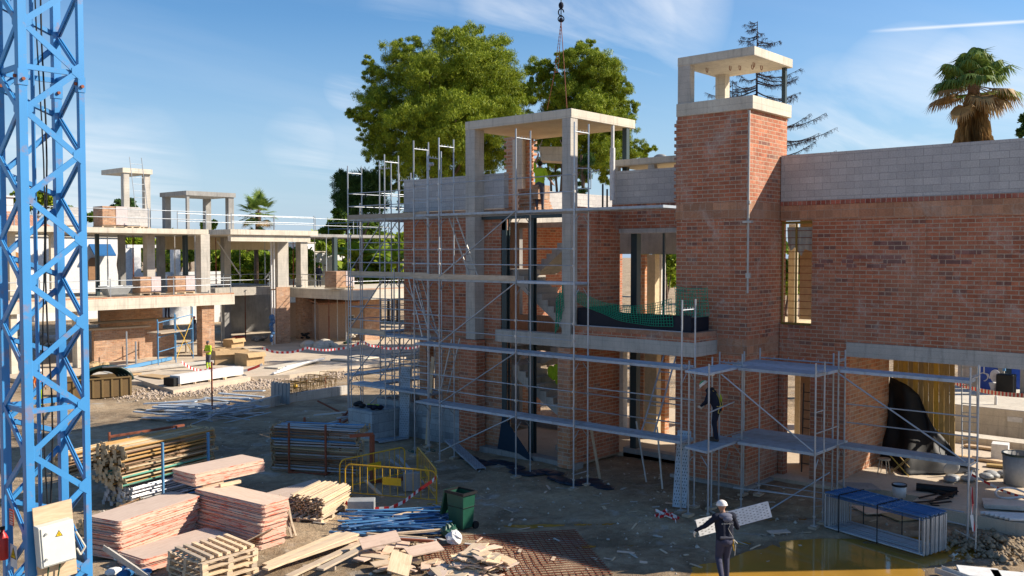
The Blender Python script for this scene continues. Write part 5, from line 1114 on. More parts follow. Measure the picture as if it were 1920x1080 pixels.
M['stone'] = m_stone(); o = fast('loose_stones', V.reshape(-1, 3), (of[None]+np.arange(nS)[:, None, None]*6).reshape(-1, 3), M['stone']); tag(o, kind='stuff')
# gravel bank in front of the pads (far left) 
nS = 6000; t_ = nr.uniform(0, 1, nS); A = atZ(245, 745); B = atZ(480, 722); C_ = atZ(640, 700)
sx = np.where(t_ < .55, A.x+(B.x-A.x)*t_/.55, B.x+(C_.x-B.x)*(t_-.55)/.45)+nr.normal(0, .55, nS); sy = np.where(t_ < .55, A.y+(B.y-A.y)*t_/.55, B.y+(C_.y-B.y)*(t_-.55)/.45)+nr.normal(0, .9, nS)
sr_ = nr.gamma(2, .019, nS).clip(.012, .14); jit = nr.uniform(.6, 1.3, (nS, 6, 1)); V = oct_[None]*sr_[:, None, None]*jit+np.stack([sx, sy, ground_h(sx, sy)+.05*nr.rand(nS)], -1)[:, None]
o = fast('gravel', V.reshape(-1, 3), (of[None]+np.arange(nS)[:, None, None]*6).reshape(-1, 3), m_flat('pinkish_gravel', (.50, .40, .31), .9)); tag(o, kind='stuff')
# clods beside the kerb right
nS = 900; sx = nr.normal(24.3, .55, nS); sy = nr.normal(6.0, .55, nS); sr_ = nr.gamma(2, .025, nS).clip(.02, .12); V = oct_[None]*sr_[:, None, None]*nr.uniform(.6, 1.3, (nS, 6, 1))+np.stack([sx, sy, .02+.28*np.exp(-((sx-24.3)**2+(sy-6)**2)/.3)*nr.rand(nS)], -1)[:, None]
o = fast('earth_clods', V.reshape(-1, 3), (of[None]+np.arange(nS)[:, None, None]*6).reshape(-1, 3), m_flat('earth_clod', (.34, .26, .17), .95)); tag(o, kind='stuff')

# ---------------- yellow crowd barriers round the pit
def barrier(label, p, q, lean_=0, h=1.0):
    p = Vector((*p, 0)); q = Vector((*q, 0)); d = (q-p).normalized(); L = (q-p).length; t = thing('crowd_barrier', label, 'crowd barrier', (p.x, p.y, 0), group='yellow crowd barriers round the pit')
    nrm = Vector((-d.y, d.x, 0)); U_ = (Vector((0, 0, 1))+nrm*lean_).normalized()
    P = lambda a, b: p+d*a+U_*b
    pts = [P(0, 0), P(0, h-.18)]+[P(.18-.18*math.cos(t_), h-.18+.18*math.sin(t_)) for t_ in np.linspace(0, math.pi/2, 5)]+[P(L-.18+.18*math.sin(t_), h-.18+.18*math.cos(t_)) for t_ in np.linspace(0, math.pi/2, 5)]+[P(L, 0)]
    m = MB(); m.path(pts, .022, 7); m.tube(P(0, .18), P(L, .18), .018, 6); m.build('outer_tube', M['yellow'], t)
    m = MB(); n = 12
    for i in range(1, n): m.tube(P(L*i/n, .18), P(L*i/n, h), .009, 5)
    m.build('bars', M['yellow'], t)
    m = MB(); m.bar(P(L*.42, h*.60), P(L*.62, h*.60), .006, .22, up=U_); m.build('plate', m_paint('yellow_plate', (.70, .44, .01), .5, (.3, .2, .05), .2), t)
    for a in (.08, L-.08): m = MB(); m.tube(P(a, .02)-nrm*.25, P(a, .02)+nrm*.25, .016, 6); m.build('foot', M['yellow'], t)
    return t
barrier('yellow crowd barrier nearest the camera, facing the green bin', (16.85, 21.35), (18.0, 18.75)); barrier('yellow crowd barrier at the back right of the pit, rusty top', (19.9, 21.6), (18.1, 18.85)); barrier('yellow crowd barrier at the back left of the pit', (17.05, 21.85), (19.6, 21.85))
m = MB(); pts = [atZ(642, 930, .35), atZ(660, 948, .1), atZ(690, 952, .1), atZ(735, 950, .1), atZ(760, 938, .25), atZ(790, 915, .45), atZ(812, 900, .75), atZ(822, 890, .85)]
pts = [Vector(q)-Vector((.12, .08, 0)) for q in pts]
for a, b in zip(pts[:-1], pts[1:]): m.bar(a, b, .004, .09)
tag(m.build('barrier_tape', M['tape']), 'red and white tape draped over the near yellow barrier', 'barrier tape')
# pit contents: pit bars + a couple of slats
for i, (x0, y0, x1, y1) in enumerate(((685, 910, 718, 932), (730, 870, 815, 920), (745, 862, 790, 905))):
    a = atZ(x0, y0, .2); b = atZ(x1, y1, .1); m = MB(); m.bar((a.x, a.y, .35), (b.x, b.y, .1), .10, .04); tag(m.build('timber_batten', M['wood2'] if i == 0 else M['steel']), ['short wooden slat lying', 'long grey rail lying', 'second grey rail leaning'][i]+' inside the yellow barriers', 'rail' if i else 'batten')
def blockbox(label, px, py, w, d, h, rz, mat, nm='crate', cat='crate', z=0):
    a = atZ(px, py, z); m = MB(); m.box(-w/2, w/2, -d/2, d/2, 0, h); o = m.build(nm, M[mat], bevel=.012); o.location = (a.x, a.y, z+.0); o.rotation_euler = (0, 0, rz); return tag(o, label, cat)
blockbox('pale blue grey foam block on the ground before the yellow barriers', 678, 962, .72, .42, .38, R_(-45), 'grey', 'foam_block', 'block')
blockbox('pale slab standing inside the barriers', 772, 920, .5, .2, .55, R_(-40), 'conc_dark', 'paving_slab', 'slab')
# ---------------- green wheeled bin with open lid
bn = thing('wheeled_bin', 'dark green wheeled bin with its lid hanging open, standing in the shade', 'bin', (16.95, 16.75, 0))
c = Vector((16.95, 16.75, 0)); 
m = MB(); a, b = .22, .30; vs = []
for z, s_ in ((.06, .82), (.95, 1.0)): vs += [(c.x-a*s_, c.y-b*s_, z), (c.x+a*s_, c.y-b*s_, z), (c.x+a*s_, c.y+b*s_, z), (c.x-a*s_, c.y+b*s_, z)]
m.add(vs, [(0, 3, 2, 1), (0, 1, 5, 4), (1, 2, 6, 5), (2, 3, 7, 6), (3, 0, 4, 7)]); m.build('body', M['bin'], bn)
m = MB()
for x0, x1, y0, y1 in ((-.26, .26, -.34, -.30), (-.26, .26, .30, .34), (-.26, -.22, -.30, .30), (.22, .26, -.30, .30)): m.box(c.x+x0, c.x+x1, c.y+y0, c.y+y1, .93, 1.0)
m.box(c.x-.22, c.x+.22, c.y-.3, c.y+.3, .6, .61); m.build('rim', M['black'], bn)
m = MB(); v0 = Vector((c.x-.24, c.y+.34, .97)); o_ = [(0, 0, 0), (.48, 0, 0), (.45, .18, -.66), (.03, .18, -.66)]; m.add([v0+Vector(q) for q in o_]+[v0+Vector(q)+Vector((0, .06, .02)) for q in o_], [(0, 1, 2, 3), (7, 6, 5, 4), (0, 4, 5, 1), (1, 5, 6, 2), (2, 6, 7, 3), (3, 7, 4, 0)]); m.build('lid', M['bin'], bn, bevel=.01)
for y in (-.28, .28): m = MB(); m.tube((c.x+.25, c.y+y-.03, .1), (c.x+.25, c.y+y+.03, .1), .1, 12); m.build('wheel', M['black'], bn)
def bag(label, px, py, r, mat):
    a = atZ(px, py); m = MB(); m.ball((0, 0, r*.8), r, 14, 9, sc=(1, .9, .85)); rb = random.Random(px)
    m.v = [(x*(1+rb.uniform(-.22, .22)), y*(1+rb.uniform(-.22, .22)), max(.0, z*(1+rb.uniform(-.15, .15)))) for x, y, z in m.v]; m.sm = [False]*len(m.sm); o = m.build('rubbish_bag', mat); o.location = (a.x, a.y, 0); tag(o, label, 'bag')
bag('white plastic bag on the ground before the green bin', 852, 1022, .21, M['white']); bag('green plastic bag behind the white one at the bin foot', 843, 1010, .22, M['bin'])
# ---------------- blue ended stack of scaffold guard frames, front right
gf = None; u0 = Vector((23.15, 9.72, 0)); u1 = Vector((22.45, 7.05, 0)); dd = (u1-u0).normalized(); nn = Vector((-dd.y, dd.x, 0)); nn = nn if nn.x > 0 else -nn; Lf = (u1-u0).length; af = math.atan2(dd.y, dd.x)
for k in range(11):
    if gf is None:
        gf = thing('guard_barrier', 'x', 'guard barrier'); m = MB(); m.tube((0, 0, .03), (Lf, 0, .03), .026, 7); m.tube((0, 0, .03), (0, 0, .88), .026, 7); m.tube((Lf, 0, .03), (Lf, 0, .88), .026, 7); m.tube((.12, 0, .03), (.12, 0, .88), .016, 6); m.tube((Lf-.12, 0, .03), (Lf-.12, 0, .88), .016, 6); m.build('frame', M['steel'], gf, local=True)
        m = MB(); m.tube((0, 0, .92), (Lf, 0, .92), .024, 7); m.tube((0, 0, .84), (Lf, 0, .84), .012, 5); m.build('top_rail', M['fblue'], gf, local=True); o = gf
    else: o = dup(gf)
    p = u0+nn*(k*.088); o.location = (p.x, p.y, .02+rp.uniform(0, .02)); o.rotation_euler = (0, 0, af+rp.gauss(0, .006))
    tag(o, nth(k+1)+' blue topped guard barrier from the camera in the strapped row', 'guard barrier', 'guard frames strapped in a row')
m = MB()
for a in (.16, .56): 
    p = u0+dd*(Lf*a)-nn*.05; q = p+nn*1.02
    for A, B in (((p.x, p.y, .02), (p.x, p.y, .975)), ((p.x, p.y, .975), (q.x, q.y, .975)), ((q.x, q.y, .975), (q.x, q.y, .02))): m.bar(A, B, .035, .008, up=dd)
tag(m.build('strap', M['black']), 'pair of black straps round the row of blue topped guard frames', 'strap')
# ---------------- right hand terrace: tarp, boards, chairs, bucket, barrel
ts = thing('timber_screen', 'tall screen of upright yellow timber boards closing the open garage bay', 'timber screen', (31.6, 10.2, .3))
for k in range(12):
    y0 = 11.0-k*.165; zt = 3.95; m = MB(); lean_ = .10*k*.16; m.bar((31.6+.012*(k % 2), y0-.08, .32), (31.6+.012*(k % 2), y0-.075+lean_*.35, zt), .03, .152, up=(0, 1, 0)); m.build('board', M['woody'], ts)
for z in (1.3, 2.9): m = MB(); m.bar((31.72, 11.0, z), (31.72, 9.2, z), .05, .10); m.build('cross_rail', M['woody'], ts)
tp = []; nu, nv = 26, 14
# black sheet draped over the foot of the screen: height falls along the screen, foot spreads out
m = MB(); vs = []; tops = [(11.0, 3.0), (10.5, 2.85), (10.0, 2.45), (9.7, 1.9), (9.4, 1.3), (9.0, .75), (8.6, .45), (8.2, .33)]
ty = np.array([t_[0] for t_ in tops][::-1]); tz = np.array([t_[1] for t_ in tops][::-1]); rb = random.Random(9)
for i in range(nu+1):
    y = 11.0-2.75*i/nu; top = float(np.interp(y, ty, tz))
    for j in range(nv+1):
        v_ = j/nv; z = .315+(top-.315)*(1-v_)**1.15; x = 31.4-.18-2.2*v_**2.2*(.6+.3*math.sin(y*2.1))+.11*math.sin(y*7+v_*5)+rb.uniform(-.035, .035); vs.append((x, y+.05*math.sin(v_*9+y*4), z+.05*abs(math.sin(x*5+y*6))*v_))
m.add(vs, [(i*(nv+1)+j, (i+1)*(nv+1)+j, (i+1)*(nv+1)+j+1, i*(nv+1)+j+1) for i in range(nu) for j in range(nv)], 0, True); o = m.build('black_tarpaulin', M['black']); tag(o, 'large black plastic sheet draped over the lower half of the timber screen', 'tarpaulin'); sd = o.modifiers.new('thick', 'SOLIDIFY'); sd.thickness = .012
def chair(label, p, rz, grp='old chairs in the open garage bay'):
    t = thing('stool', label, 'stool', p, rz, grp); m = MB(); m.tube((0, 0, .44), (0, 0, .48), .19, 16); m.build('seat', M['wood2'], t, local=True)
    for i in range(4): a = R_(45+90*i); m = MB(); m.tube((.13*math.cos(a), .13*math.sin(a), .44), (.2*math.cos(a), .2*math.sin(a), 0), .018, 6, r2=.014); m.build('leg', M['wood'], t, local=True)
    return t
a = atZ(1637, 905, .31); chair('round wooden stool before the black sheet in the garage bay', (28.9, 10.3, .31), 0)
t = thing('folding_table', 'small light folding table with crossed legs beside the round stool', 'table', (29.3, 9.9, .31)); m = MB(); m.box(-.3, .3, -.35, .35, .6, .63); m.build('table_top', M['conc_pale'], t, local=True)
for s_ in (-1, 1):
    m = MB(); m.bar((s_*.26, -.3, 0), (s_*.26, .3, .6), .025, .025); m.build('leg', M['woody'], t, local=True); m = MB(); m.bar((s_*.23, .3, 0), (s_*.23, -.3, .6), .025, .025); m.build('leg', M['woody'], t, local=True)
def bucket(label, p, r, h, mat, rim, cat='bucket', nm='bucket'):
    t = thing(nm, label, cat, p); m = MB(); m.lathe((0, 0, 0), [(0, 0), (r*.88, 0), (r, h), (r*.94, h), (r*.84, h*.5), (0, h*.5)], 20); m.build('tub', M[mat], t, local=True); m = MB(); m.lathe((0, 0, 0), [(r*.93, h-.04), (r*1.06, h-.045), (r*1.06, h+.01), (r*.93, h+.01)], 20); m.build('rim', M[rim], t, local=True); return t
a = atZ(1686, 932, .31); bk = bucket('white mortar bucket with dark rim standing on the shaded terrace edge', (a.x, a.y, .31), .19, .36, 'bucket', 'black')
a = atZ(1908, 908, .31); bucket('big grey barrel with dark folded bag over its rim at the right edge', (a.x, a.y, .31), .42, .92, 'grey', 'hose', 'barrel', 'barrel')
a = atZ(1784, 893, .31); m = MB(); m.ball((0, 0, 0), .27, 16, 8, sc=(1, .12, .85)); o = m.build('spade_blade', M['grey']); o.location = (a.x, a.y, .56); o.rotation_euler = (.3, 0, R_(-40)); tag(o, 'pale grey round lid leaning at the foot of the black sheet', 'lid'); 
m = MB(); A = atZ(1718, 917, .35); B = atZ(1795, 925, .35); m.tube((A.x, A.y, .42), (B.x, B.y, .42), .11, 12); m.tube((A.x+.2, A.y, .36), (B.x-.4, B.y, .36), .06, 8); tag(m.build('sheet_roll', M['black']), 'black roll of plastic sheet lying on the terrace slab', 'roll')
A = atZ(1735, 940, .32); m = MB()
for i in range(7): m.bar((A.x+.2*i-.6, A.y+.25*math.sin(i*2.), .33), (A.x+.2*i-.3, A.y+.25*math.sin(i*2.)-.45, .35+.03*i), .12, .015)
tag(m.build('sheet_scraps', M['black']), 'torn black sheet scraps on the terrace below the roll', 'sheet')
for i, (px, py, w, d, rz, l, mt) in enumerate(((1650, 955, 1.3, .9, -40, 'pale square board lying behind the blue topped frames', 'ply'), (1700, 968, 1.1, .7, -30, 'cardboard sheet half in the sun behind the blue topped frames', 'cardboard'), (1610, 930, 1.0, .8, -50, 'dark wet board lying in the garage bay mouth', 'conc_dark'), (1460, 998, .55, .22, -35, 'small pale board lying at the puddle edge', 'ply'))):
    a = atZ(px, py, .05); m = MB(); m.box(-w/2, w/2, -d/2, d/2, 0, .03); o = m.build('loose_board', M[mt]); o.location = (a.x, a.y, .05 if i != 2 else .32); o.rotation_euler = (0, .02, R_(rz)); tag(o, l, 'board')
for i in range(7):
    A = atZ(1838+i*9, 962+i*2, .35); m = MB(); d_ = Vector((.35, 1, 0)).normalized(); m.tube((A.x, A.y, .36), (A.x+.55, A.y-.95, .37), .045, 9); tag(m.build('white_pipe', M['white']), 'short white plastic pipe in the row on the right kerb', 'pipe', 'white pipes on the right kerb')
A = atZ(1895, 945, .4); m = MB(); m.bar((A.x-.3, A.y+.6, .36), (A.x+.2, A.y-.9, .42), .75, .06); m.bar((A.x-.35, A.y+.6, .42), (A.x+.15, A.y-.9, .48), .7, .05); tag(m.build('mesh_panel', M['steel_warm']), 'stack of grey mesh panels on the terrace at the right edge', 'mesh panel')
m = MB(); A = atZ(1905, 928, .5); m.path([(A.x+.5*math.cos(t_)*(1+.1*math.sin(3*t_)), A.y+.5*math.sin(t_), .52+.05*math.sin(2*t_)) for t_ in np.linspace(0, 12, 44)], .028, 6); tag(m.build('coiled_pipe', M['white']), 'white flexible pipe coiled over the mesh panels at the right edge', 'pipe')
for i in range(3):
    A = atZ(1795+52*i, 1072+2*i, .05); m = MB(); m.box(-.42, .42, -.34, .34, .04, .10); o = m.build('insulation_board', M['white'], bevel=.006); o.location = (22.05+.18*i, 5.75-.50*i*1.3, -.02); o.rotation_euler = (0, 0, R_(-66)); tag(o, ['left', 'middle', 'right'][i]+' one of the three white boards at the bottom right corner', 'board', 'white boards at the bottom right corner')
A = atZ(1785, 1068, .1); m = MB(); m.bar((21.55, 6.45, .07), (21.2, 5.6, .07), .24, .03); m.bar((21.66, 6.42, .1), (21.3, 5.57, .1), .02, .12); m.bar((21.44, 6.5, .1), (21.1, 5.65, .1), .02, .12); tag(m.build('metal_channel', M['steel']), 'folded grey metal channel left of the three white boards', 'channel')
for x_, y_, l in ((1806, 1003, 'a'),):
    pass
m = MB(); A = atZ(1829, 1035); m.tube((A.x, A.y, 0), (A.x, A.y, 1.05), .02, 6); m.tube((A.x, A.y, .28), (A.x+.5, A.y+.6, .3), .016, 6); tag(m.build('steel_stake', M['steel_warm']), 'thin steel stake before the right kerb with a short side rod', 'stake')
# tape on the right
m = MB(); pts = [(24.6, 6.62, 3.45), (27.0, 5.9, 3.45)]; 
A = atD(1790, 718, 33); B = atD(1925, 742, 27.5); L_ = 8
for i in range(L_): p = A.lerp(B, i/L_); q = A.lerp(B, (i+1)/L_); p.z -= .10*math.sin(math.pi*i/L_); q.z -= .10*math.sin(math.pi*(i+1)/L_); m.bar(p, q, .004, .13)
tag(m.build('barrier_tape', M['tape']), 'red and white tape stretched across the open bay at the right edge', 'barrier tape')
m = MB(); pts = [atD(1822, 890, 27), atD(1850, 905, 26.5), atD(1880, 920, 26), atD(1925, 935, 25)]
for a, b in zip(pts[:-1], pts[1:]): m.bar(a, b, .004, .07)
tag(m.build('barrier_tape', M['tape']), 'loose red and white tape sagging over the terrace towards the barrel', 'barrier tape')
m = MB(); pts = [(24.3, 6.55, 1.4), (24.25, 6.5, 1.0), (24.15, 6.5, .75), (24.2, 6.45, .35), (24.1, 6.42, .2)]
for a, b in zip(pts[:-1], pts[1:]): m.bar(a, b, .004, .08)
tag(m.build('barrier_tape', M['tape']), 'torn red and white tape end hanging on the rightmost scaffold post', 'barrier tape')
A = atZ(1255, 970, .05); m = MB(); rb = random.Random(2)
for i in range(16): m.bar((A.x+rb.uniform(-.3, .3), A.y+rb.uniform(-.4, .4), .06), (A.x+rb.uniform(-.3, .3), A.y+rb.uniform(-.4, .4), .06+rb.uniform(0, .14)), .008, .07)
tag(m.build('barrier_tape', M['tape']), 'crumpled red and white tape on the ground at the chimney scaffold foot', 'barrier tape')
# back of the terrace: concrete retaining wall and site cabin
rw = thing('retaining_wall', 'low pale concrete retaining wall across the terrace behind the open garage bay', 'wall', (38, 9, 0)); m = MB(); m.box(37.6, 47, 3, 12.5, 0, 1.35); m.build('wall', M['conc_pale'], rw, bevel=.02); m = MB(); m.box(35.5, 36.3, 3, 12, .3, .55); m.build('step', M['conc_pale'], rw)
m = MB(); q = atX(1903, 765, 37.55); m.box(37.56, 37.59, q.y-.25, q.y+.25, .92, 1.1); m.build('plate', M['white'], rw)
cbn = thing('site_cabin', 'grey site toilet cabin with bright blue panels and an open doorway, upper right', 'cabin', (43, 8, 1.35))
def px_x(px, py, X): q = atX(px, py, X); return q.y
XC_ = 42.5
def cb_box(name, p0, p1, z0, z1, mat, x=XC_, t=.1): m = MB(); m.box(x, x+t, px_x(p1, 740, x), px_x(p0, 740, x), z0, z1); return m.build(name, M[mat], cbn)
cb_box('side_panel', 1795, 1836, 1.36, 4.2, 'conc', 42.7); bp_ = cb_box('blue_panel', 1837, 1870, 1.36, 4.6, 'cabin'); cb_box('door_post', 1870, 1882, 1.36, 4.6, 'conc_dark', 42.45); cb_box('blue_panel', 1896, 1915, 1.36, 4.6, 'cabin', 43.5); cb_box('door_jamb', 1879, 1884, 2.2, 4.6, 'pblue', 42.4, .08); cb_box('door_post', 1912, 1940, 1.36, 4.6, 'conc_dark', 42.3)
cb_box('rear_panel', 1882, 1935, 1.36, 4.6, 'ibeam', 44.5)
m = MB(); yc = px_x(1845, 695, XC_-.01); zc_ = atX(1845, 700, XC_).z     # white wheelchair-like symbol
X_ = XC_-.006
m.path([(X_, yc+.02+.17*math.cos(t_), zc_-.15+.17*math.sin(t_)) for t_ in np.linspace(-.3, 4.6, 12)], .02, 5); m.path([(X_, yc, zc_+.28), (X_, yc, zc_), (X_, yc-.16, zc_-.02), (X_, yc-.22, zc_-.2)], .026, 5); m.ball((X_, yc, zc_+.37), .05, 8, 5); m.build('symbol', M['white'], bp_)
tl = thing('toilet_bowl', 'white toilet bowl with raised seat standing before the blue cabin panel', 'toilet', (41.9, px_x(1863, 750, 41.9), 1.35))
m = MB(); m.lathe((0, 0, 0), [(0, 0), (.16, 0), (.12, .15), (.2, .38), (.17, .40), (0, .3)], 16); m.build('bowl', M['white'], tl, local=True); m = MB(); m.ball((.15, 0, .66), .24, 14, 8, sc=(.15, .85, 1.1)); m.build('seat_lid', M['white'], tl, local=True)
m = MB(); y_ = px_x(1884, 755, 41.6); m.box(41.6, 42.1, y_-.3, y_+.35, 1.36, 2.15); tag(m.build('waste_bin', M['black'], bevel=.03), 'black box bin beside the toilet on the retaining wall', 'bin')
m = MB(); y_ = px_x(1867, 765, 38.5); m.tube((38.5, y_, 1.36), (38.5, y_, 1.66), .055, 10); m.tube((38.5, y_, 1.66), (38.5, y_, 1.74), .03, 8); tag(m.build('bottle', M['white']), 'white bottle standing on the pale retaining wall', 'bottle')
blockbox('white concrete block standing on the terrace step at the right', 1875, 862, .55, .5, .55, R_(10), 'white', 'concrete_block', 'block', .3)
for i, (x0, y0, x1, y1, mt, l) in enumerate(((1800, 855, 1905, 872, 'wood', 'pale plank lying across the terrace behind the barrel'), (1810, 835, 1900, 848, 'wood2', 'brown plank lying before the retaining wall step'), (1850, 872, 1925, 880, 'woody', 'yellow plank on the terrace beside the white block'))):
    A = atZ(x0, y0, .35); B = atZ(x1, y1, .35); m = MB(); m.bar((A.x, A.y, .36), (B.x, B.y, .38), .28, .07); tag(m.build('timber_plank', M[mt]), l, 'plank')
A = atZ(1800, 888, .4); m = MB()
for i in range(14): m.ball((A.x+.22*i-.9, A.y-.12*i+.15*math.sin(i*2), .40), .22, 8, 5, sc=(1, 1, .45))
tag(m.build('plastic_sheet', M['grey']), 'crumpled pale plastic sheet on the terrace behind the rightmost scaffold posts', 'sheet')

# ---------------- left middle: block stack, planters, hose crate, bundles
bs = thing('block_stack', 'strapped stack of blue grey concrete blocks with clothes thrown on top', 'block stack', (22.6, 27.3, 0)); A = atZ(655, 815); B = atZ(700, 835)
m = MB(); c0 = Vector((22.35, 27.6, 0)); m.box(22.5, 23.9, 26.9, 28.3, .1, 1.15); bm_ = m.build('blocks', m_brick('blue_block', (.30, .34, .36), (.26, .30, .32), (.16, .17, .18), bw=.5, bh=.35, ms=.008, st=.2, bump=.3), bs); m = MB(); m.box(22.5, 23.9, 26.9, 28.3, 0, .098); m.build('pallet_base', M['wood2'], bs)
for i, (px, py, mt, l) in enumerate(((668, 765, 'black', 'black jacket thrown on the left of the strapped block stack'), (697, 772, 'navy', 'dark jacket with bright strap on the right of the block stack'))):
    p = (22.75+.1*i, 28.0-.75*i, 1.17); m = MB(); rb = random.Random(i)
    for k in range(9): m.ball((p[0]+rb.uniform(-.1, .25), p[1]+rb.uniform(-.22, .22), 1.22+rb.uniform(0, .08)), rb.uniform(.10, .17), 9, 6, sc=(1, 1, .6))
    if i: m.bar((p[0]-.1, p[1]+.2, 1.36), (p[0]+.15, p[1]-.2, 1.34), .07, .02, m=1)
    tag(m.build('jacket', [M[mt], M['hivis']]), l, 'jacket')
hc = thing('formwork_crate', 'brown ribbed steel crate holding coiled green hose, left beside the crane mast', 'crate', (20.5, 46.0, 0)); A = atZ(172, 748); B = atZ(245, 742); C2 = atZ(150, 748)
m = MB(); ca = Vector((A.x-1.2, A.y+.3, 0)); cbv = Vector((B.x, B.y, 0)); d_ = (cbv-ca).normalized(); nrm_ = Vector((-d_.y, d_.x, 0)); nrm_ = nrm_ if nrm_.y > 0 else -nrm_; Lc = (cbv-ca).length
m.bar(ca+Vector((0, 0, .5)), cbv+Vector((0, 0, .5)), .06, .95); m.bar(ca+nrm_*1.6+Vector((0, 0, .5)), cbv+nrm_*1.6+Vector((0, 0, .5)), .06, .95); m.bar(cbv+Vector((0, 0, .5)), cbv+nrm_*1.6+Vector((0, 0, .5)), .06, .95); m.bar(ca+nrm_*.8+Vector((0, 0, .1)), cbv+nrm_*.8+Vector((0, 0, .1)), 1.5, .06)
m.build('tub', m_paint('brown_steel', (.16, .10, .04), .6), hc); m = MB()
for k in range(8): p = ca.lerp(cbv, k/7); m.bar(p-nrm_*.05+Vector((0, 0, .04)), p-nrm_*.05+Vector((0, 0, .98)), .09, .05, up=nrm_)
m.bar(ca-nrm_*.05+Vector((0, 0, .96)), cbv-nrm_*.05+Vector((0, 0, .96)), .1, .06); m.build('ribs', m_paint('brown_steel_rib', (.20, .13, .05), .6), hc)
m = MB(); cc = cbv.lerp(ca, .35)+nrm_*.7
for k in range(5): m.path([tuple(cc+d_*((1.25-.12*k)*math.cos(t_))+nrm_*(.2*k-.3)+Vector((0, 0, .75+(.75-.06*k)*math.sin(t_)))) for t_ in np.linspace(0, math.pi, 14)], .085, 8)
tag(m.build('hose', M['hose']), 'thick dark green hose coiled in the brown crate', 'hose')
# wrapped profiles, cartons, boards near the hi-vis worker
def gbar(label, x0, y0, x1, y1, w, h, z, mat, nm, cat, grp=None):
    A = atZ(x0, y0, z); B = atZ(x1, y1, z); m = MB(); m.bar((A.x, A.y, z), (B.x, B.y, z), w, h); return tag(m.build(nm, M[mat], bevel=.01), label, cat, grp)
gbar('long white wrapped bundle of profiles lying before the hi-vis worker', 328, 712, 447, 694, .75, .42, .58, 'white', 'profile_bundle', 'bundle'); gbar('dark end cap of crates beside the white bundle', 316, 716, 328, 714, .7, .4, .5, 'black', 'dark_crate', 'crate')
for i in range(4): gbar('timber bearer %s under the long white bundle' % ['at the left end', 'left of the middle', 'right of the middle', 'at the right end'][i], 336+28*i, 722-4*i, 343+28*i, 716-4*i, .12, .12, .33, 'wood', 'timber_bearer', 'bearer')
gbar('grey pipe lying flat across the left yard, upper one', 172, 703, 320, 672, .22, .2, .35, 'pblue', 'long_pipe', 'pipe'); gbar('blue grey beam lying across the left yard, lower one', 172, 700, 400, 678, .16, .18, .45, 'steel_warm', 'long_beam', 'beam'); gbar('timber board between the two long beams in the left yard', 172, 712, 260, 700, .5, .08, .3, 'cardboard', 'board', 'board')
gbar('orange board lying on the concrete pad left of the white bundle', 272, 703, 315, 708, .9, .05, .32, 'cardboard', 'board', 'board')
for i, (px, py, w, d, h, l) in enumerate(((430, 680, 2.0, 1.5, .85, 'large open cardboard carton right of the hi-vis worker'), (418, 676, 1.0, 1.2, .8, 'plain carton side half hidden behind the open one'), (468, 683, 1.3, 1.2, .75, 'closed carton to the right of the open one'), (438, 650, 1.3, .8, .6, 'small carton inside the dark ground floor of the frame house'))):
    a = atZ(px, py, .25); t = thing('cardboard_box', l, 'box', (a.x, a.y, .23), R_(-20+12*i), 'cartons near the hi-vis worker'); m = MB(); g = .03
    for x0, x1, y0, y1 in ((-w/2, w/2, -d/2, -d/2+g), (-w/2, w/2, d/2-g, d/2), (-w/2, -w/2+g, -d/2+g, d/2-g), (w/2-g, w/2, -d/2+g, d/2-g)): m.box(x0, x1, y0, y1, 0, h)
    m.box(-w/2+g, w/2-g, -d/2+g, d/2-g, 0, .02 if i != 2 else h-.02); m.build('walls', M['cardboard'], t, local=True); m = MB(); m.bar((-w/2, -d/2-.12, h-.1), (w/2, -d/2-.12, h-.1), .02, .3, up=(0, .5, 1)); m.build('flap', M['cardboard'], t, local=True)
for k in range(5): gbar('white plastic profile on the pad right of the cartons, one of the fanned bundle', 512+6*k, 700-3*k, 596+3*k, 676-1*k, .14, .10, .32+.04*k, 'white', 'white_profile', 'profile', 'white profiles fanned on the pad')
gbar('pale board under the fanned white profiles', 508, 690, 575, 678, 1.0, .08, .28, 'conc_pale', 'board', 'board'); gbar('flat pale panel on the pad behind the tall scaffold', 640, 676, 690, 668, 1.8, .1, .3, 'conc_pale', 'board', 'board')
m = MB(); pth = [(455, 688), (420, 700), (380, 690), (345, 680), (300, 690), (230, 706)]; pts = [atZ(x, y, .5) for x, y in pth]
def tape_run(label, pxs, z):
    m = MB(); pts = [atZ(x, y, zz) for x, y, zz in pxs]
    for a, b in zip(pts[:-1], pts[1:]):
        for k in range(4): p = a.lerp(b, k/4); q = a.lerp(b, (k+1)/4); s1 = .1*math.sin(math.pi*k/4); s2 = .1*math.sin(math.pi*(k+1)/4); m.bar(p-Vector((0, 0, s1)), q-Vector((0, 0, s2)), .006, .14)
    tag(m.build('barrier_tape', M['tape']), label, 'barrier tape')
tape_run('long red and white tape sagging behind the hi-vis worker and the cartons', [(340, 678, 1.0), (372, 694, .4), (395, 690, .5), (440, 697, .3), (492, 683, .9)], 1); tape_run('red and white tape looping from the cartons to the tall scaffold', [(492, 652, 1.2), (530, 661, .9), (575, 652, 1.2), (630, 655, 1.0), (680, 640, 1.5)], 1)
tape_run('far red and white tape along the brick wall behind the tall scaffold', [(680, 640, 1.5), (710, 650, 1.1), (750, 652, 1.0), (790, 648, 1.1)], 1)
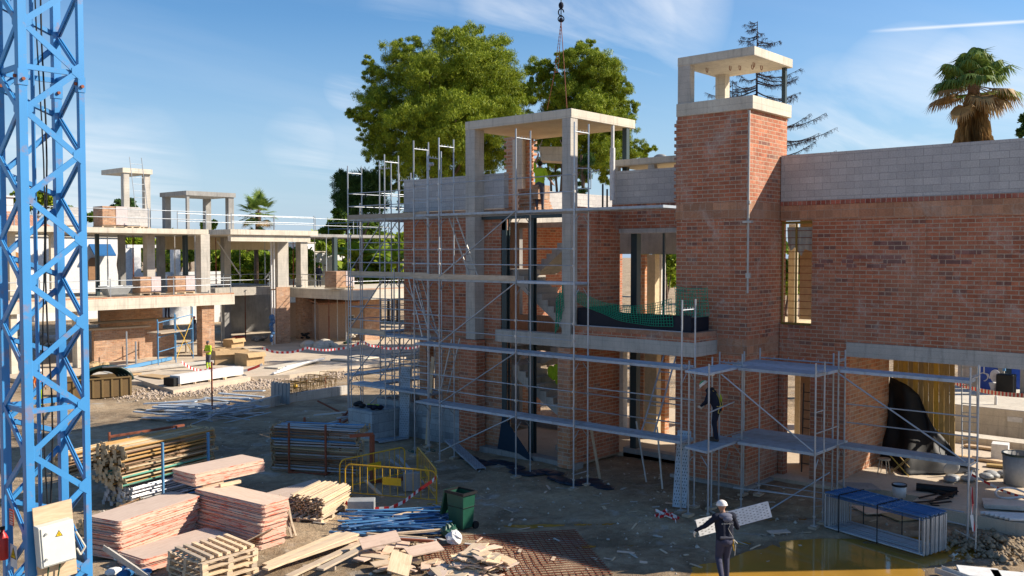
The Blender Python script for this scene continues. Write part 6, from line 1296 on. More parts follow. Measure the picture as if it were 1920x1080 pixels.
# rebar cages and steel bits on the ground
rc = thing('rebar_cage', 'rusty tangle of rebar cages with a yellow cap, lying beyond the kerb', 'rebar cage', tuple(atZ(570, 730))); m = MB(); A = atZ(535, 742, .3); B = atZ(622, 722, .3); rb = random.Random(4)
for k in range(46):
    p = A.lerp(B, k/45); d_ = (B-A).normalized(); s_ = Vector((-d_.y, d_.x, 0)); w = .38+rb.uniform(-.1, .12); h = rb.uniform(.25, .75); m.path([tuple(p-s_*w+Vector((rb.uniform(-.1, .1), 0, 0))), tuple(p-s_*w+Vector((0, 0, h))), tuple(p+s_*w+Vector((0, 0, h))), tuple(p+s_*w)], .012, 4)
for k in range(9): o_ = Vector((rb.uniform(-.2, .2), rb.uniform(-.5, .5), rb.uniform(0, .6))); m.tube(A+o_, B+o_, .012, 4)
m.build('bars', m_flat('rusty_bar', (.20, .13, .05), .8), rc); m = MB(); p = A.lerp(B, .2); m.ball((p.x, p.y, .65), .12, 8, 5); m.build('yellow_cap', M['yellow'], rc)
rb = random.Random(8)
for i in range(26):
    px = rb.uniform(305, 470); py = 778-.14*(px-305)+rb.uniform(-14, 12); A = atZ(px, py, .1); an_ = rb.gauss(.2, .25)+.9; L = rb.uniform(1.2, 3.0); m = MB(); m.box(-L/2, L/2, -.11, .11, 0, .05); o = m.build('scaffold_plank', M['plank']); o.location = (A.x, A.y, .06+.02*i % .35); o.rotation_euler = (rb.gauss(0, .06), rb.gauss(0, .05), R_(-62)+rb.gauss(0, .28)); tag(o, 'loose steel plank in the shaded heap left of the kerb end', 'scaffold plank', 'loose planks heaped left of the kerb end')
for i in range(34):
    px = rb.uniform(360, 470); py = 790-.12*(px-360)+rb.uniform(-20, 10); A = atZ(px, py, .1); L = rb.uniform(.8, 2.2); m = MB(); m.tube((-L/2, 0, 0), (L/2, 0, 0), .028, 6); o = m.build('steel_tube', M['steel']); o.location = (A.x, A.y, .15+rb.uniform(0, .35)); o.rotation_euler = (0, rb.gauss(0, .2), rb.uniform(-1.6, .6)); tag(o, 'short steel tube tangled in the shaded heap behind the kerb', 'tube', 'short tubes tangled behind the kerb')
m = MB(); A = atZ(398, 778); m.tube((A.x, A.y, 0), (A.x, A.y, 2.35), .04, 7); tag(m.build('steel_stake', M['rust']), 'thin upright steel stake at the near end of the kerb', 'stake')
for i, px in enumerate((520, 575, 610)): A = atZ(px, 748-i*4); m = MB(); m.tube((A.x, A.y, 0), (A.x, A.y, .8), .02, 6); m.ball((A.x, A.y, .82), .04, 8, 5); tag(m.build('rebar_stake', M['rust']), ['left', 'middle', 'right'][i]+' short rebar stake standing behind the kerb', 'stake', 'short rebar stakes behind the kerb')
for i in range(5): A = atZ(512+7*i, 752+i, .1); m = MB(); m.bar((A.x, A.y, .05), (A.x+.15, A.y+.2, 1.0), .3, .04, up=(1, 0, 0)); tag(m.build('grey_board', M['conc_dark']), 'grey board leaning on the shaded part of the kerb', 'board', 'boards leaning on the kerb')
for i in range(7):
    A = atZ(620+i*9+rb.uniform(-4, 4), 800+rb.uniform(-22, 6), .2); m = MB(); L = rb.uniform(1.0, 2.0); m.bar((-L/2, 0, 0), (L/2, 0, .2), .08, .06); o = m.build('steel_bracket', M['rust'] if i % 2 else M['steel']); o.location = (A.x, A.y, .3+.07*i); o.rotation_euler = (0, rb.gauss(0, .25), rb.uniform(-1.5, .4)); tag(o, 'loose steel bracket heaped between dark rack and block stack', 'bracket', 'loose brackets between rack and block stack')
# small blue rolling scaffold by the low brick wall of the frame house
bsf = thing('rolling_scaffold', 'small blue tower scaffold beside the low brick wall of the frame house', 'scaffold', tuple(atZ(325, 680, .2)))
A = atZ(297, 684, .22); B = atZ(330, 680, .22); C3 = atZ(362, 672, .22)
for i, (P, q) in enumerate(((A, .0), (B, 0), (C3, 0))):
    for dz in (0, 1.5):
        m = MB(); m.tube((P.x+dz*.5, P.y+dz, .2), (P.x+dz*.5, P.y+dz, 2.9+.35*i), .035, 6)
        m.build('post', M['pblue'], bsf)
for z in (1.0, 1.9, 2.8): m = MB(); m.tube((A.x, A.y, z), (C3.x, C3.y, z+.3), .03, 6); m.build('rail', M['pblue'], bsf)
m = MB(); m.tube((B.x, B.y, .4), (C3.x, C3.y, 2.9), .025, 5); m.tube((B.x, B.y, 2.7), (C3.x, C3.y, .5), .025, 5); m.build('brace', M['yellow'], bsf); m = MB(); m.bar((A.x, A.y+.5, 2.15), (B.x+.5, B.y+.5, 2.2), 1.4, .06); m.build('platform', M['wood'], bsf)
for i, (x0, y0, z0, x1, y1, z1) in enumerate(((172, 690, 1.0, 238, 686, 2.3), (172, 692, 1.0, 225, 703, .3), (238, 690, .2, 238, 686, 2.4), (255, 686, .2, 255, 680, 1.7))):
    A = atZ(x0, y0, z0); B = atZ(x1, y1, z1) if i < 2 else Vector((A.x, A.y, z1)); m = MB(); m.tube(A, B, .05, 6); tag(m.build('steel_prop', M['steel']), ['upper diagonal bar', 'lower diagonal bar', 'tall upright prop', 'short upright prop'][i]+' before the low brick wall beside the crane', 'prop')
rb = random.Random(12)
for i, (px, py, w, h, mt, l) in enumerate(((215, 668, 2.2, 1.3, 'fblue', 'blue wrapped heap before the low brick wall'), (185, 690, 1.6, .5, 'cardboard', 'low carton heap beside the crane mast in the left yard'), (200, 672, 1.0, 1.5, 'grey', 'grey covered machine before the low brick wall'), (530, 640, 1.4, .9, 'rust', 'reddish rubble heap at the foot of the tall brick column'), (662, 640, 1.0, 1.2, 'conc_pale', 'grey cement mixer body in the passage by the peach building'), (652, 645, .8, .6, 'bin', 'green tub beside the cement mixer in the passage'), (600, 650, 3.0, .35, 'conc_pale', 'low pale rubble strip in front of the peach building'), (75, 650, 3.2, 1.5, 'white', 'white wrapped pallet seen through the crane mast'), (572, 640, .9, 1.0, 'black', 'black barrel between the two brick piers of the frame house'), (446, 640, 1.6, .5, 'red', 'red tool box on the dark ground floor of the frame house'), (480, 640, 1.6, .6, 'grey', 'grey sacks on the dark ground floor of the frame house'))):
    a = atZ(px, py, .2); m = MB()
    for k in range(12): m.ball((rb.uniform(-w/3, w/3), rb.uniform(-w/3, w/3), rb.uniform(h*.2, h*.65)), rb.uniform(.2, .34)*max(w, h)*.6, 7, 5, sc=(1, 1, .6))
    m.v = [(x, y, max(0, z)) for x, y, z in m.v]; m.sm = [False]*len(m.sm); o = m.build(['heap', 'carton_heap', 'covered_machine', 'rubble_heap', 'cement_mixer', 'tub', 'rubble', 'wrapped_pallet', 'barrel', 'tool_box', 'sacks'][i], M[mt]); o.location = (a.x, a.y, .18); tag(o, l, ['heap', 'cartons', 'machine', 'rubble', 'cement mixer', 'tub', 'rubble', 'pallet', 'barrel', 'tool box', 'sacks'][i])
# crane hook and slings over the roof canopy, lifting tub under the canopy
hkx = atD(1052, 30, 31.5); hk = thing('crane_hook', 'dark crane hook block with chain and two long slings hanging above the roof canopy', 'crane hook', tuple(hkx))
m = MB(); m.tube((hkx.x, hkx.y, hkx.z-.3), (hkx.x, hkx.y, hkx.z+8), .018, 6); m.build('hoist_rope', M['ibeam'], hk)
m = MB(); m.ball((hkx.x, hkx.y, hkx.z+.35), .09, 10, 6, sc=(1, 1, 1.3)); m.path([(hkx.x+.09*math.cos(t_)*_R.x, hkx.y+.09*math.cos(t_)*_R.y, hkx.z+.12+.12*math.sin(t_)) for t_ in np.linspace(0, 5.2, 10)], .022, 6); m.path([(hkx.x+.10*math.cos(t_)*_R.x, hkx.y+.10*math.cos(t_)*_R.y, hkx.z-.1+.1*math.sin(t_)) for t_ in np.linspace(0, 6.3, 12)], .02, 6); m.ball((hkx.x, hkx.y, hkx.z-.12), .07, 8, 5); m.build('hook', M['navy'], hk)
t1 = atD(1026, 205, 32.5); t2 = atD(1063, 203, 31.0); m = MB(); a = Vector(hkx)-Vector((0, 0, .15))
def chain(m, pts, r=.012):
    for p, q in zip(pts[:-1], pts[1:]):
        n = int((q-p).length/.055)
        for i in range(n): c1 = p.lerp(q, i/n); c2 = p.lerp(q, (i+1.25)/n); m.tube(c1, c2, r*(1.3 if i % 2 else .75), 4, cap=False)
mid = atD(1040, 135, 32.0); chain(m, [a, mid, Vector(t1)]); chain(m, [a+Vector((.02, 0, 0)), mid+Vector((.1, -.06, 0)), mid]); m.build('chain', M['rust'], hk); m = MB(); m.tube(a, Vector(t2), .014, 5); m.build('sling', M['rust'], hk)
tb = thing('mortar_tub', 'cement stained lifting tub held at the roof canopy beside the hi-vis worker', 'tub', tuple(atD(1034, 290, 34)))
A = atD(1012, 275, 34); B = atD(1056, 275, 34); A2 = atD(1016, 301, 34); B2 = atD(1056, 303, 34); nrm_ = _F*.8; m = MB(); m.add([A, B, B2, A2, A+nrm_, B+nrm_, B2+nrm_, A2+nrm_], [(0, 1, 2, 3), (7, 6, 5, 4), (0, 4, 5, 1), (2, 6, 7, 3), (3, 7, 4, 0), (1, 5, 6, 2)]); m.build('body', M['conc_pale'], tb)
m = MB(); m.tube(A, atD(1017, 262, 34.2), .015, 5); m.tube(B, atD(1050, 262, 34.2), .015, 5); m.tube(A2, A, .03, 6); m.build('hanger', M['steel_warm'], tb)
# bricks and tubs on the roof terrace of the brick house
a = Vector((25.0, 21.6, 8.62)); t = thing('brick_pallet', 'pink brick pile on the roof terrace beside the toothed brick pier', 'brick pallet', (25.6, 22.0, 8.62)); m = MB()
for k in range(7): m.box(25.3+.06*(k % 2), 26.3, 21.3+.05*k, 22.1, 8.62+k*.11, 8.72+k*.11)
m.build('bricks', M['brick_orange'], t); m = MB(); m.box(25.35, 26.0, 21.2, 21.5, 9.0, 9.5); m.build('loose_bricks', M['brick_left'], t)
mb = MB(); mb.box(24.75, 27.0, 22.1, 24.2, 8.5, 8.62); mb.box(24.4, 27.0, 18.99, 19.3, 8.5, 8.62); part(mb, 'roof_edge', M['brick_orange'])
m = MB(); m.tube((27.0, 19.4, 8.65), (27.0, 19.4, 9.35), .035, 6); tag(m.build('black_pipe', M['black']), 'front black pipe stub on the terrace before the low roof', 'pipe', 'black pipe stubs on the terrace'); m = MB(); m.tube((26.6, 19.3, 8.65), (26.6, 19.3, 9.5), .035, 6); tag(m.build('black_pipe', M['black']), 'rear black pipe stub on the terrace before the low roof', 'pipe', 'black pipe stubs on the terrace')

# rebar mat lying in the mud
m = MB(); cx, cy = 16.1, 14.3; a_ = R_(-38); ux = Vector((math.cos(a_), math.sin(a_), 0)); uy = Vector((-math.sin(a_), math.cos(a_), 0))
for k in range(27): o_ = -1.95+k*.15; p = Vector((cx, cy, .035)); m.tube(p+ux*o_-uy*1.7, p+ux*o_+uy*1.7, .011, 4, cap=False)
for k in range(23): o_ = -1.65+k*.15; p = Vector((cx, cy, .052)); m.tube(p+uy*o_-ux*2.0, p+uy*o_+ux*2.0, .011, 4, cap=False)
tag(m.build('rebar_mat', M['rust']), 'large rusty rebar mat lying flat on the dark mud at the bottom centre', 'rebar mat')
rb = random.Random(33)
for i in range(120):
    px, py = (rb.uniform(560, 1300), rb.uniform(870, 1060)) if i < 80 else (rb.uniform(1100, 1800), rb.uniform(930, 1060)); A = atZ(px, py); L = rb.uniform(.08, .45); m = MB(); w = rb.uniform(.03, .09); m.box(-L/2, L/2, -w/2, w/2, 0, .018); o = m.build('wood_scrap', M[rb.choice(('wood2', 'ply', 'conc', 'plankw'))]); o.location = (A.x, A.y, G(A.x, A.y)+.012); o.rotation_euler = (rb.gauss(0, .1), rb.gauss(0, .1), rb.uniform(0, 3.1)); tag(o, 'small scrap of wood or tile trodden into the yard', 'scrap', 'small scraps trodden into the yard')
A = atZ(200, 1070, .1); m = MB(); m.bar((9.35, 20.3, .55), (9.75, 19.1, .05), .16, .03); m.bar((9.28, 20.27, .6), (9.68, 19.07, .1), .02, .12); tag(m.build('metal_channel', M['conc']), 'green grey metal channel leaning beside the crane foot', 'channel')
m = MB(); rb = random.Random(6)
for i in range(16): A = atZ(205+rb.uniform(0, 85), 1050+rb.uniform(-8, 25), .1); m.ball((A.x, A.y, .06), rb.uniform(.08, .17), 7, 5, i % 3 == 0, sc=(1.3, 1, .6))
m.sm = [False]*len(m.sm); tag(m.build('plastic_bag', [M['white'], M['awning']]), 'crumpled white and blue plastic bags beside the crane foot', 'plastic bag')
m = MB(); q = atX(1040, 700, 25.8); rb = random.Random(3)
for i in range(8): m.ball((25.8+rb.uniform(-.05, .05), q.y+rb.uniform(-.22, .22), q.z+rb.uniform(-.25, .2)), rb.uniform(.12, .2), 8, 6, sc=(.4, 1, 1))
m.sm = [False]*len(m.sm); tag(m.build('work_vest', M['hivis']), 'fluorescent yellow vest hanging in the stair tower above the steps', 'vest')
# ================================================================ PEOPLE
def seg_d(P, a, b, r1, r2):
    a = np.array(a); b = np.array(b); ab = b-a; t = np.clip(((P-a)@ab)/max(ab@ab, 1e-9), 0, 1); return np.linalg.norm(P-(a+t[:, None]*ab), axis=1)-(r1+(r2-r1)*t)
def person(label, loc, yaw, J, cl, vox=.012, helmet=None, extras=None, hat=None, group=None):
    """J: joints in the person's own frame (x right, y forward, z up). cl: material keys for zones."""
    P = []
    bk = cl.get('bulk', 1.0); cap = lambda a, b, r1, r2, m: P.append(('c', a, b, r1*(bk if m in (cl['shirt'], cl['trousers']) else 1), r2*(bk if m in (cl['shirt'], cl['trousers']) else 1), m)); ell = lambda c, s, m: P.append(('e', c, s, m))
    V3 = lambda q: np.array(q, float); J = {k: V3(v) for k, v in J.items()}
    hip, chest, neck, head = J['hip'], J['chest'], J['neck'], J['head']; sh, tr, bo, sk, gl = cl['shirt'], cl['trousers'], cl['boots'], 'skin', cl.get('glove', 'skin')
    ell(hip, (.165, .125, .125), tr); ell(hip+V3((0, -.04, -.03)), (.15, .12, .11), tr)
    mid = (hip+chest)/2; cap(hip+V3((-.06, 0, .03)), mid+V3((-.06, 0, 0)), .115, .115, tr if cl.get('lowshirt') is None else sh); cap(hip+V3((.06, 0, .05)), mid+V3((.06, 0, 0)), .115, .115, sh); cap(mid+V3((-.06, 0, 0)), chest+V3((-.07, 0, 0)), .12, .125, sh); cap(mid+V3((.06, 0, 0)), chest+V3((.07, 0, 0)), .12, .125, sh)
    cap(J['shl'], J['shr'], .085, .085, sh); cap(chest, neck-V3((0, 0, .03)), .12, .07, sh); cap(neck-V3((0, 0, .02)), head-V3((0, 0, .05)), .055, .055, sk)
    hd = head; fw = V3(J.get('look', (0, 1, 0))); fw = fw/np.linalg.norm(fw); rt = np.cross(fw, V3((0, 0, 1))); rt = rt/np.linalg.norm(rt); up = np.cross(rt, fw)
    H = lambda x, y, z: hd+rt*x+fw*y+up*z
    ell(H(0, 0, .015), (.075, .092, .098), 'hair' if helmet is None else sk); cap(H(0, .03, -.01), H(0, .045, -.065), .066, .045, sk); cap(H(0, .09, .0), H(0, .108, -.03), .012, .017, sk)
    for s in (-1, 1): ell(H(.077*s, 0, -.01), (.014, .024, .032), sk); ell(H(.031*s, .083, .012), (.012, .010, .009), 'boot')
    cap(H(-.022, .088, -.055), H(.022, .088, -.055), .008, .008, 'red')
    for s in ('l', 'r'):
        k = V3(J['kn'+s]); a = V3(J['an'+s]); h0 = hip+V3((-.085 if s == 'l' else .085, 0, -.03)); cap(h0, k, .098, .066, tr); cap(k, a, .066, .048, cl.get('shin', tr)); t = J.get('toe'+s, a+V3((0, .17, -.05)))
        cap(a+V3((0, 0, -.01)), a+V3((0, -.02, -.045)), .05, .042, bo); cap(a+V3((0, -.02, -.05)), t, .042, .036, bo)
        S = J['sh'+s]; e = V3(J['el'+s]); w = V3(J['wr'+s]); ar = cl.get('arm', sh); cap(S, e, .062, .048, sh); cap(e, w, .046, .034, ar)
        d = V3(J.get('hd'+s, (w-e))); d = d/np.linalg.norm(d); side = V3(J.get('pm'+s, (0, 1, 0))); side = side-d*(side@d); side = side/np.linalg.norm(side); nrm = np.cross(d, side)
        cap(w, w+d*.07, .030, .034, gl); cap(w+d*.04-side*.02, w+d*.085-side*.022, .022, .02, gl); cap(w+d*.04+side*.02, w+d*.085+side*.022, .022, .02, gl)
        fr = .0105
        for i, L in enumerate((.066, .078, .072, .056)):
            b0 = w+d*.085+side*(.030-.020*i); b1 = b0+d*L*.5+nrm*.012; b2 = b1+d*L*.35+nrm*(.022+.004*i); cap(b0, b1, fr, fr, gl); cap(b1, b2, fr, fr*.9, gl)
        t0 = w+d*.035+side*.030; t1 = t0+d*.03+side*.032; cap(t0, t1, .013, .012, gl); cap(t1, t1+d*.030+nrm*.008, .012, .010, gl)
    for q in (extras or []): P.append(q)
    # one closed surface grown round all the limbs
    m = MB()
    for q in P:
        if q[0] == 'c':
            _, a, b, r1, r2, _m = q; m.ball(a, r1, 12, 8); m.ball(b, r2, 12, 8); m.tube(tuple(a), tuple(b), r1, 12, 0, r2)
        else: m.ball(q[1], 1, 16, 10, sc=q[2])
    me = bpy.data.meshes.new('tmp'); me.from_pydata(m.v, [], m.f); o = bpy.data.objects.new('tmp', me); COL.objects.link(o)
    r = o.modifiers.new('r', 'REMESH'); r.mode = 'VOXEL'; r.voxel_size = vox; s_ = o.modifiers.new('s', 'SMOOTH'); s_.factor = .5; s_.iterations = 3
    dg = bpy.context.evaluated_depsgraph_get(); body = bpy.data.meshes.new_from_object(o.evaluated_get(dg)); bpy.data.objects.remove(o)
    keys = []; idx = []
    for q in P:
        if q[-1] not in keys: keys.append(q[-1])
        idx.append(keys.index(q[-1]))
    n = len(body.polygons); c = np.empty(n*3, np.float32); body.polygons.foreach_get('center', c); c = c.reshape(-1, 3).astype(float); best = np.full(n, 1e9); mi = np.zeros(n, np.int32)
    for q, ix in zip(P, idx):
        if q[0] == 'c': dd_ = seg_d(c, q[1], q[2], q[3], q[4])
        else: s3 = np.array(q[2]); u_ = (c-np.array(q[1]))/s3; dd_ = (np.linalg.norm(u_, axis=1)-1)*s3.min()
        k = dd_ < best-1e-4; best[k] = dd_[k]; mi[k] = ix
    body.materials.clear()
    for k in keys: body.materials.append(M[k])
    body.polygons.foreach_set('material_index', mi); body.polygons.foreach_set('use_smooth', np.ones(n, bool)); body.update(); body.name = 'body'
    t = thing('person', label, 'person', loc, yaw, group); b = bpy.data.objects.new('body', body); COL.objects.link(b); b.parent = t
    if helmet:
        hm = MB(); vs = []; N_ = 18; K = 7
        for j in range(K+1):
            ph = math.pi/2*j/K
            for i in range(N_): a = 2*math.pi*i/N_; x = .115*math.cos(a)*math.cos(ph); y = .134*math.sin(a)*math.cos(ph); z = .03+.112*math.sin(ph); vs.append(tuple(H(x, y, z)))
        fs = [(j*N_+i, j*N_+(i+1) % N_, (j+1)*N_+(i+1) % N_, (j+1)*N_+i) for j in range(K) for i in range(N_)]
        hm.add(vs, fs, 0, True)
        if isinstance(helmet, tuple): hm.m = [1 if f[0]//N_ > 2 or (f[0] % N_) < 5 else 0 for f in hm.f]
        rim = [tuple(H(.118*math.cos(a), .138*math.sin(a)+(.04*max(0, math.sin(a))**3), .028)) for a in np.linspace(0, 2*math.pi, 22)]; hm.path(rim, .005, 5)
        hm.quad(H(-.08, .1, .03), H(.08, .1, .03), H(.055, .19, .018), H(-.055, .19, .018))
        hm.build('helmet', [M[helmet[0]], M[helmet[1]]] if isinstance(helmet, tuple) else M[helmet], t, local=True)
    if hat: hm = MB(); hm.ball(tuple(H(0, 0, .05)), 1, 14, 8, sc=(.09, .105, .075)); hm.quad(H(-.06, .08, .04), H(.06, .08, .04), H(.05, .16, .03), H(-.05, .16, .03)); hm.build('cap', M[hat], t, local=True)
    return t, H
def yaw_of(v): return math.atan2(v.y, v.x)-math.pi/2
base = dict(hip=(0, 0, .95), chest=(0, .02, 1.30), neck=(0, .01, 1.49), head=(0, .03, 1.635), shl=(-.17, 0, 1.42), shr=(.17, 0, 1.42), knl=(-.10, .03, .50), knr=(.10, .03, .50), anl=(-.11, -.01, .09), anr=(.11, -.01, .09), ell=(-.25, -.03, 1.14), wrl=(-.26, .08, .90), elr=(.25, -.03, 1.14), wrr=(.26, .08, .90))
# 1 walking worker carrying a perforated plank
J = dict(base); a = atZ(1358, 1091); J.update(hip=(0, 0, .93), chest=(.0, .05, 1.29), neck=(-.01, .07, 1.47), head=(-.03, .10, 1.62), look=(-.15, 1, -.12), shl=(-.19, .03, 1.40), shr=(.18, .03, 1.41), ell=(-.42, .06, 1.22), wrl=(-.60, .12, 1.11), hdl=(-.35, .1, -.8), pml=(0, 1, 0), elr=(.31, .06, 1.16), wrr=(.20, .30, 1.30), hdr=(-.3, .5, .8), pmr=(-1, 0, 0),
    knl=(-.10, .10, .50), anl=(-.16, -.28, .22), toel=(-.16, -.12, .10), knr=(.08, .12, .50), anr=(.09, .10, .09))
yw_ = yaw_of(_F*.97-_R*.12)
ex = [('c', (-.13, -.12, 1.0), (.13, -.12, .99), .026, .026, 'greyc'), ('c', (.16, -.06, .92), (.18, -.08, .70), .018, .012, 'yellow')]
pw, H_ = person('worker in navy seen from behind, white helmet, carrying a perforated plank', (a.x, a.y, .0), yw_, J, dict(shirt='navy', trousers='navy2', boots='boot', glove='glove', lowshirt=1, bulk=1.13), vox=.0095, helmet='helmetw', extras=ex)
m = MB(); m.ball((-.005, -.055, 1.455), 1, 14, 9, sc=(.15, .09, .065)); m.ball((.02, -.125, 1.40), 1, 12, 8, sc=(.11, .045, .065)); m.build('hood', m_flat('grey_hood', (.13, .14, .19), .9), pw, local=True)
m = MB()
for k in range(9):
    x = -.12+.028*k; m.bar((x, -.152, 1.30+.004*(k % 2)), (x+.010, -.152, 1.30+.03*(1-.3*(k % 3))), .007, .004, up=(0, 1, 0)); m.bar((x, -.152, 1.30+.012*(k % 3)), (x+.02, -.152, 1.305+.009*(k % 2)), .004, .007)
m.build('lettering', M['glove'], pw, local=True)
m = MB(); m.path([(.09, -.15, 1.33), (.02, -.155, 1.2), (.10, -.14, 1.08), (.15, -.12, 1.0)], .0035, 4); m.path([(.17, -.08, .95), (.21, -.1, .8), (.19, -.1, .6)], .005, 4); m.path([(.19, -.06, .93), (.25, -.1, .86)], .010, 4); m.build('lanyard', M['glove'], pw, local=True)
A = atD(1309, 992, 20.35); B = atD(1445, 956, 21.0); up_ = (Vector((0, 0, 1))*.22+_F*-.9)
steel_plank('perforated pale plank carried on the shoulder of the worker in navy', A+_F*.06, B+_F*.06, .36, up_, 'carried plank')
bpy.data.objects[[o.name for o in bpy.data.objects if o.get('label', '').startswith('perforated pale plank carried')][0]].children[0].data.materials[0] = M['white']; bpy.data.objects[[o.name for o in bpy.data.objects if o.get('label', '').startswith('perforated pale plank carried')][0]].children[1].data.materials[0] = M['conc_dark']
# 2 worker on the low scaffold deck
J = dict(base); J.update(hip=(0, -.04, .94), chest=(0, .10, 1.26), neck=(0, .21, 1.41), head=(0, .31, 1.50), look=(0, .75, -.66), shl=(-.18, .14, 1.35), shr=(.18, .14, 1.35), ell=(-.24, .22, 1.10), wrl=(-.14, .36, .96), elr=(.24, .20, 1.09), wrr=(.14, .34, .95), knl=(-.10, .02, .50), anl=(-.12, -.06, .09), knr=(.11, .05, .50), anr=(.13, .02, .09))
a = atZ(1345, 820, 1.96); p2, H_ = person('worker in dark blue with green and white helmet bending forward on the scaffold deck', (22.72, 12.66, 1.955), yaw_of(_F*.38-_R*.92), J, dict(shirt='navy', trousers='navy', boots='boot', glove='glove', lowshirt=1, bulk=1.1), vox=.011, helmet=('helmetw', 'helmetg'))
m = MB()
for s in (-1, 1): m.path([(.14*s, -.16, .98), (.06*s, -.12, 1.12), (.0, -.06, 1.24), (-.12*s, .05, 1.38), (-.14*s, .16, 1.44)], .014, 5); m.path([(.14*s, -.12, .93), (.17*s, -.10, .80), (.10*s, -.13, .76)], .012, 5)
m.path([(-.17, -.06, .97), (-.1, -.17, .97), (.1, -.17, .97), (.17, -.06, .97)], .022, 5); m.build('harness', m_flat('harness_strap', (.55, .42, .10), .7), p2, local=True); m = MB(); m.path([(.03, -.12, 1.28), (.06, -.15, 1.15), (.02, -.15, 1.08), (-.02, -.14, 1.18), (.02, -.12, 1.26)], .012, 5); m.build('lanyard', M['hivis'], p2, local=True); m = MB(); m.box(-.05, .05, -.21, -.18, .85, .95); m.build('buckle', M['orange'], p2, local=True)
# 3 hi-vis worker in the left yard
J = dict(base); J.update(ell=(-.27, .05, 1.16), wrl=(-.06, .28, 1.10), hdl=(.8, .4, 0), pml=(0, 0, 1), elr=(.27, .05, 1.16), wrr=(.08, .28, 1.08), hdr=(-.8, .4, 0), pmr=(0, 0, 1), look=(.3, 1, .05)); a = atZ(391, 694, .28)
p3, H_ = person('worker in fluorescent yellow shirt and grey trousers standing beside the cartons', (a.x, a.y, .24), yaw_of(-_F*.8-_R*.5), J, dict(shirt='hivis', trousers='greyc', boots='boot', shin='hivis', arm='skin', lowshirt=1), vox=.015, hat='greyc')
m = MB(); m.tube((-.11, 0, .34), (-.11, 0, .38), .068, 10); m.tube((.11, 0, .34), (.11, 0, .38), .068, 10); m.build('reflective_bands', M['reflect'], p3, local=True)
# 4 roof terrace worker, arm up at the tub
J = dict(base); J.update(ell=(-.20, .05, 1.68), wrl=(-.10, .12, 1.93), hdl=(.1, .1, 1), elr=(.30, .0, 1.18), wrr=(.42, .10, .98), look=(-.2, 1, .5)); a = atD(1012, 380, 33.2)
person('worker in fluorescent yellow top reaching up at the tub on the roof terrace', (a.x, a.y, 8.6), yaw_of(_F*.9+_R*.3), J, dict(shirt='hivis', trousers='greyc', boots='boot', arm='skin', lowshirt=1), vox=.014, hat='hair')
# 5-8 distant workers
a = atD(279, 608, 66); J = dict(base); J.update(ell=(-.28, .12, 1.2), wrl=(-.2, .35, 1.2), elr=(.28, .12, 1.2), wrr=(.2, .35, 1.2)); person('bricklayer in khaki shirt and dark trousers working on the upper left brick wall', (a.x, 60.4, 2.63), yaw_of(_F), J, dict(shirt='khaki', trousers='navy2', boots='boot', arm='skin', lowshirt=1), vox=.018, hat='khaki')
a = atD(365, 640, 64); person('worker in dark blue with red cap beside the small blue tower scaffold', (a.x, a.y, 1.0), yaw_of(-_R), dict(base), dict(shirt='navy', trousers='navy', boots='boot', lowshirt=1), vox=.018, hat='red')
mb = MB(); mb.box(a.x-.6, a.x+.6, a.y-.4, a.y+.4, .92, .99); 
for s in (-1, 1): mb.bar((a.x+.5*s, a.y-.3, .2), (a.x+.5*s, a.y-.3, .95), .06, .06); mb.bar((a.x+.5*s, a.y+.3, .2), (a.x+.5*s, a.y+.3, .95), .06, .06)
tag(mb.build('trestle', M['wood2']), 'timber trestle under the worker with the red cap', 'trestle')
a = atD(598, 535, 74.5); person('dark dressed worker leaning over on the first floor of the frame house', (a.x, a.y, 4.4), yaw_of(_F), dict(base), dict(shirt='navy', trousers='navy', boots='boot', lowshirt=1), vox=.02, hat='hair')
a = atZ(74, 763); person('worker with white helmet and fluorescent trousers seen through the crane mast', (a.x, a.y, 0), yaw_of(-_F*.5+_R), dict(base), dict(shirt='orange', trousers='hivis', boots='boot', arm='skin', lowshirt=1), vox=.016, helmet='helmetw')
a = atD(510, 632, 69); m = MB()
for k in range(7): m.ball((a.x+.08*math.sin(k*2), a.y, 2.3-.28*k), .26-.02*k, 10, 6, sc=(1, .5, 1))
tag(m.build('hanging_jacket', M['fblue']), 'blue overall hanging on the white downpipe beside the tall brick column', 'overall')
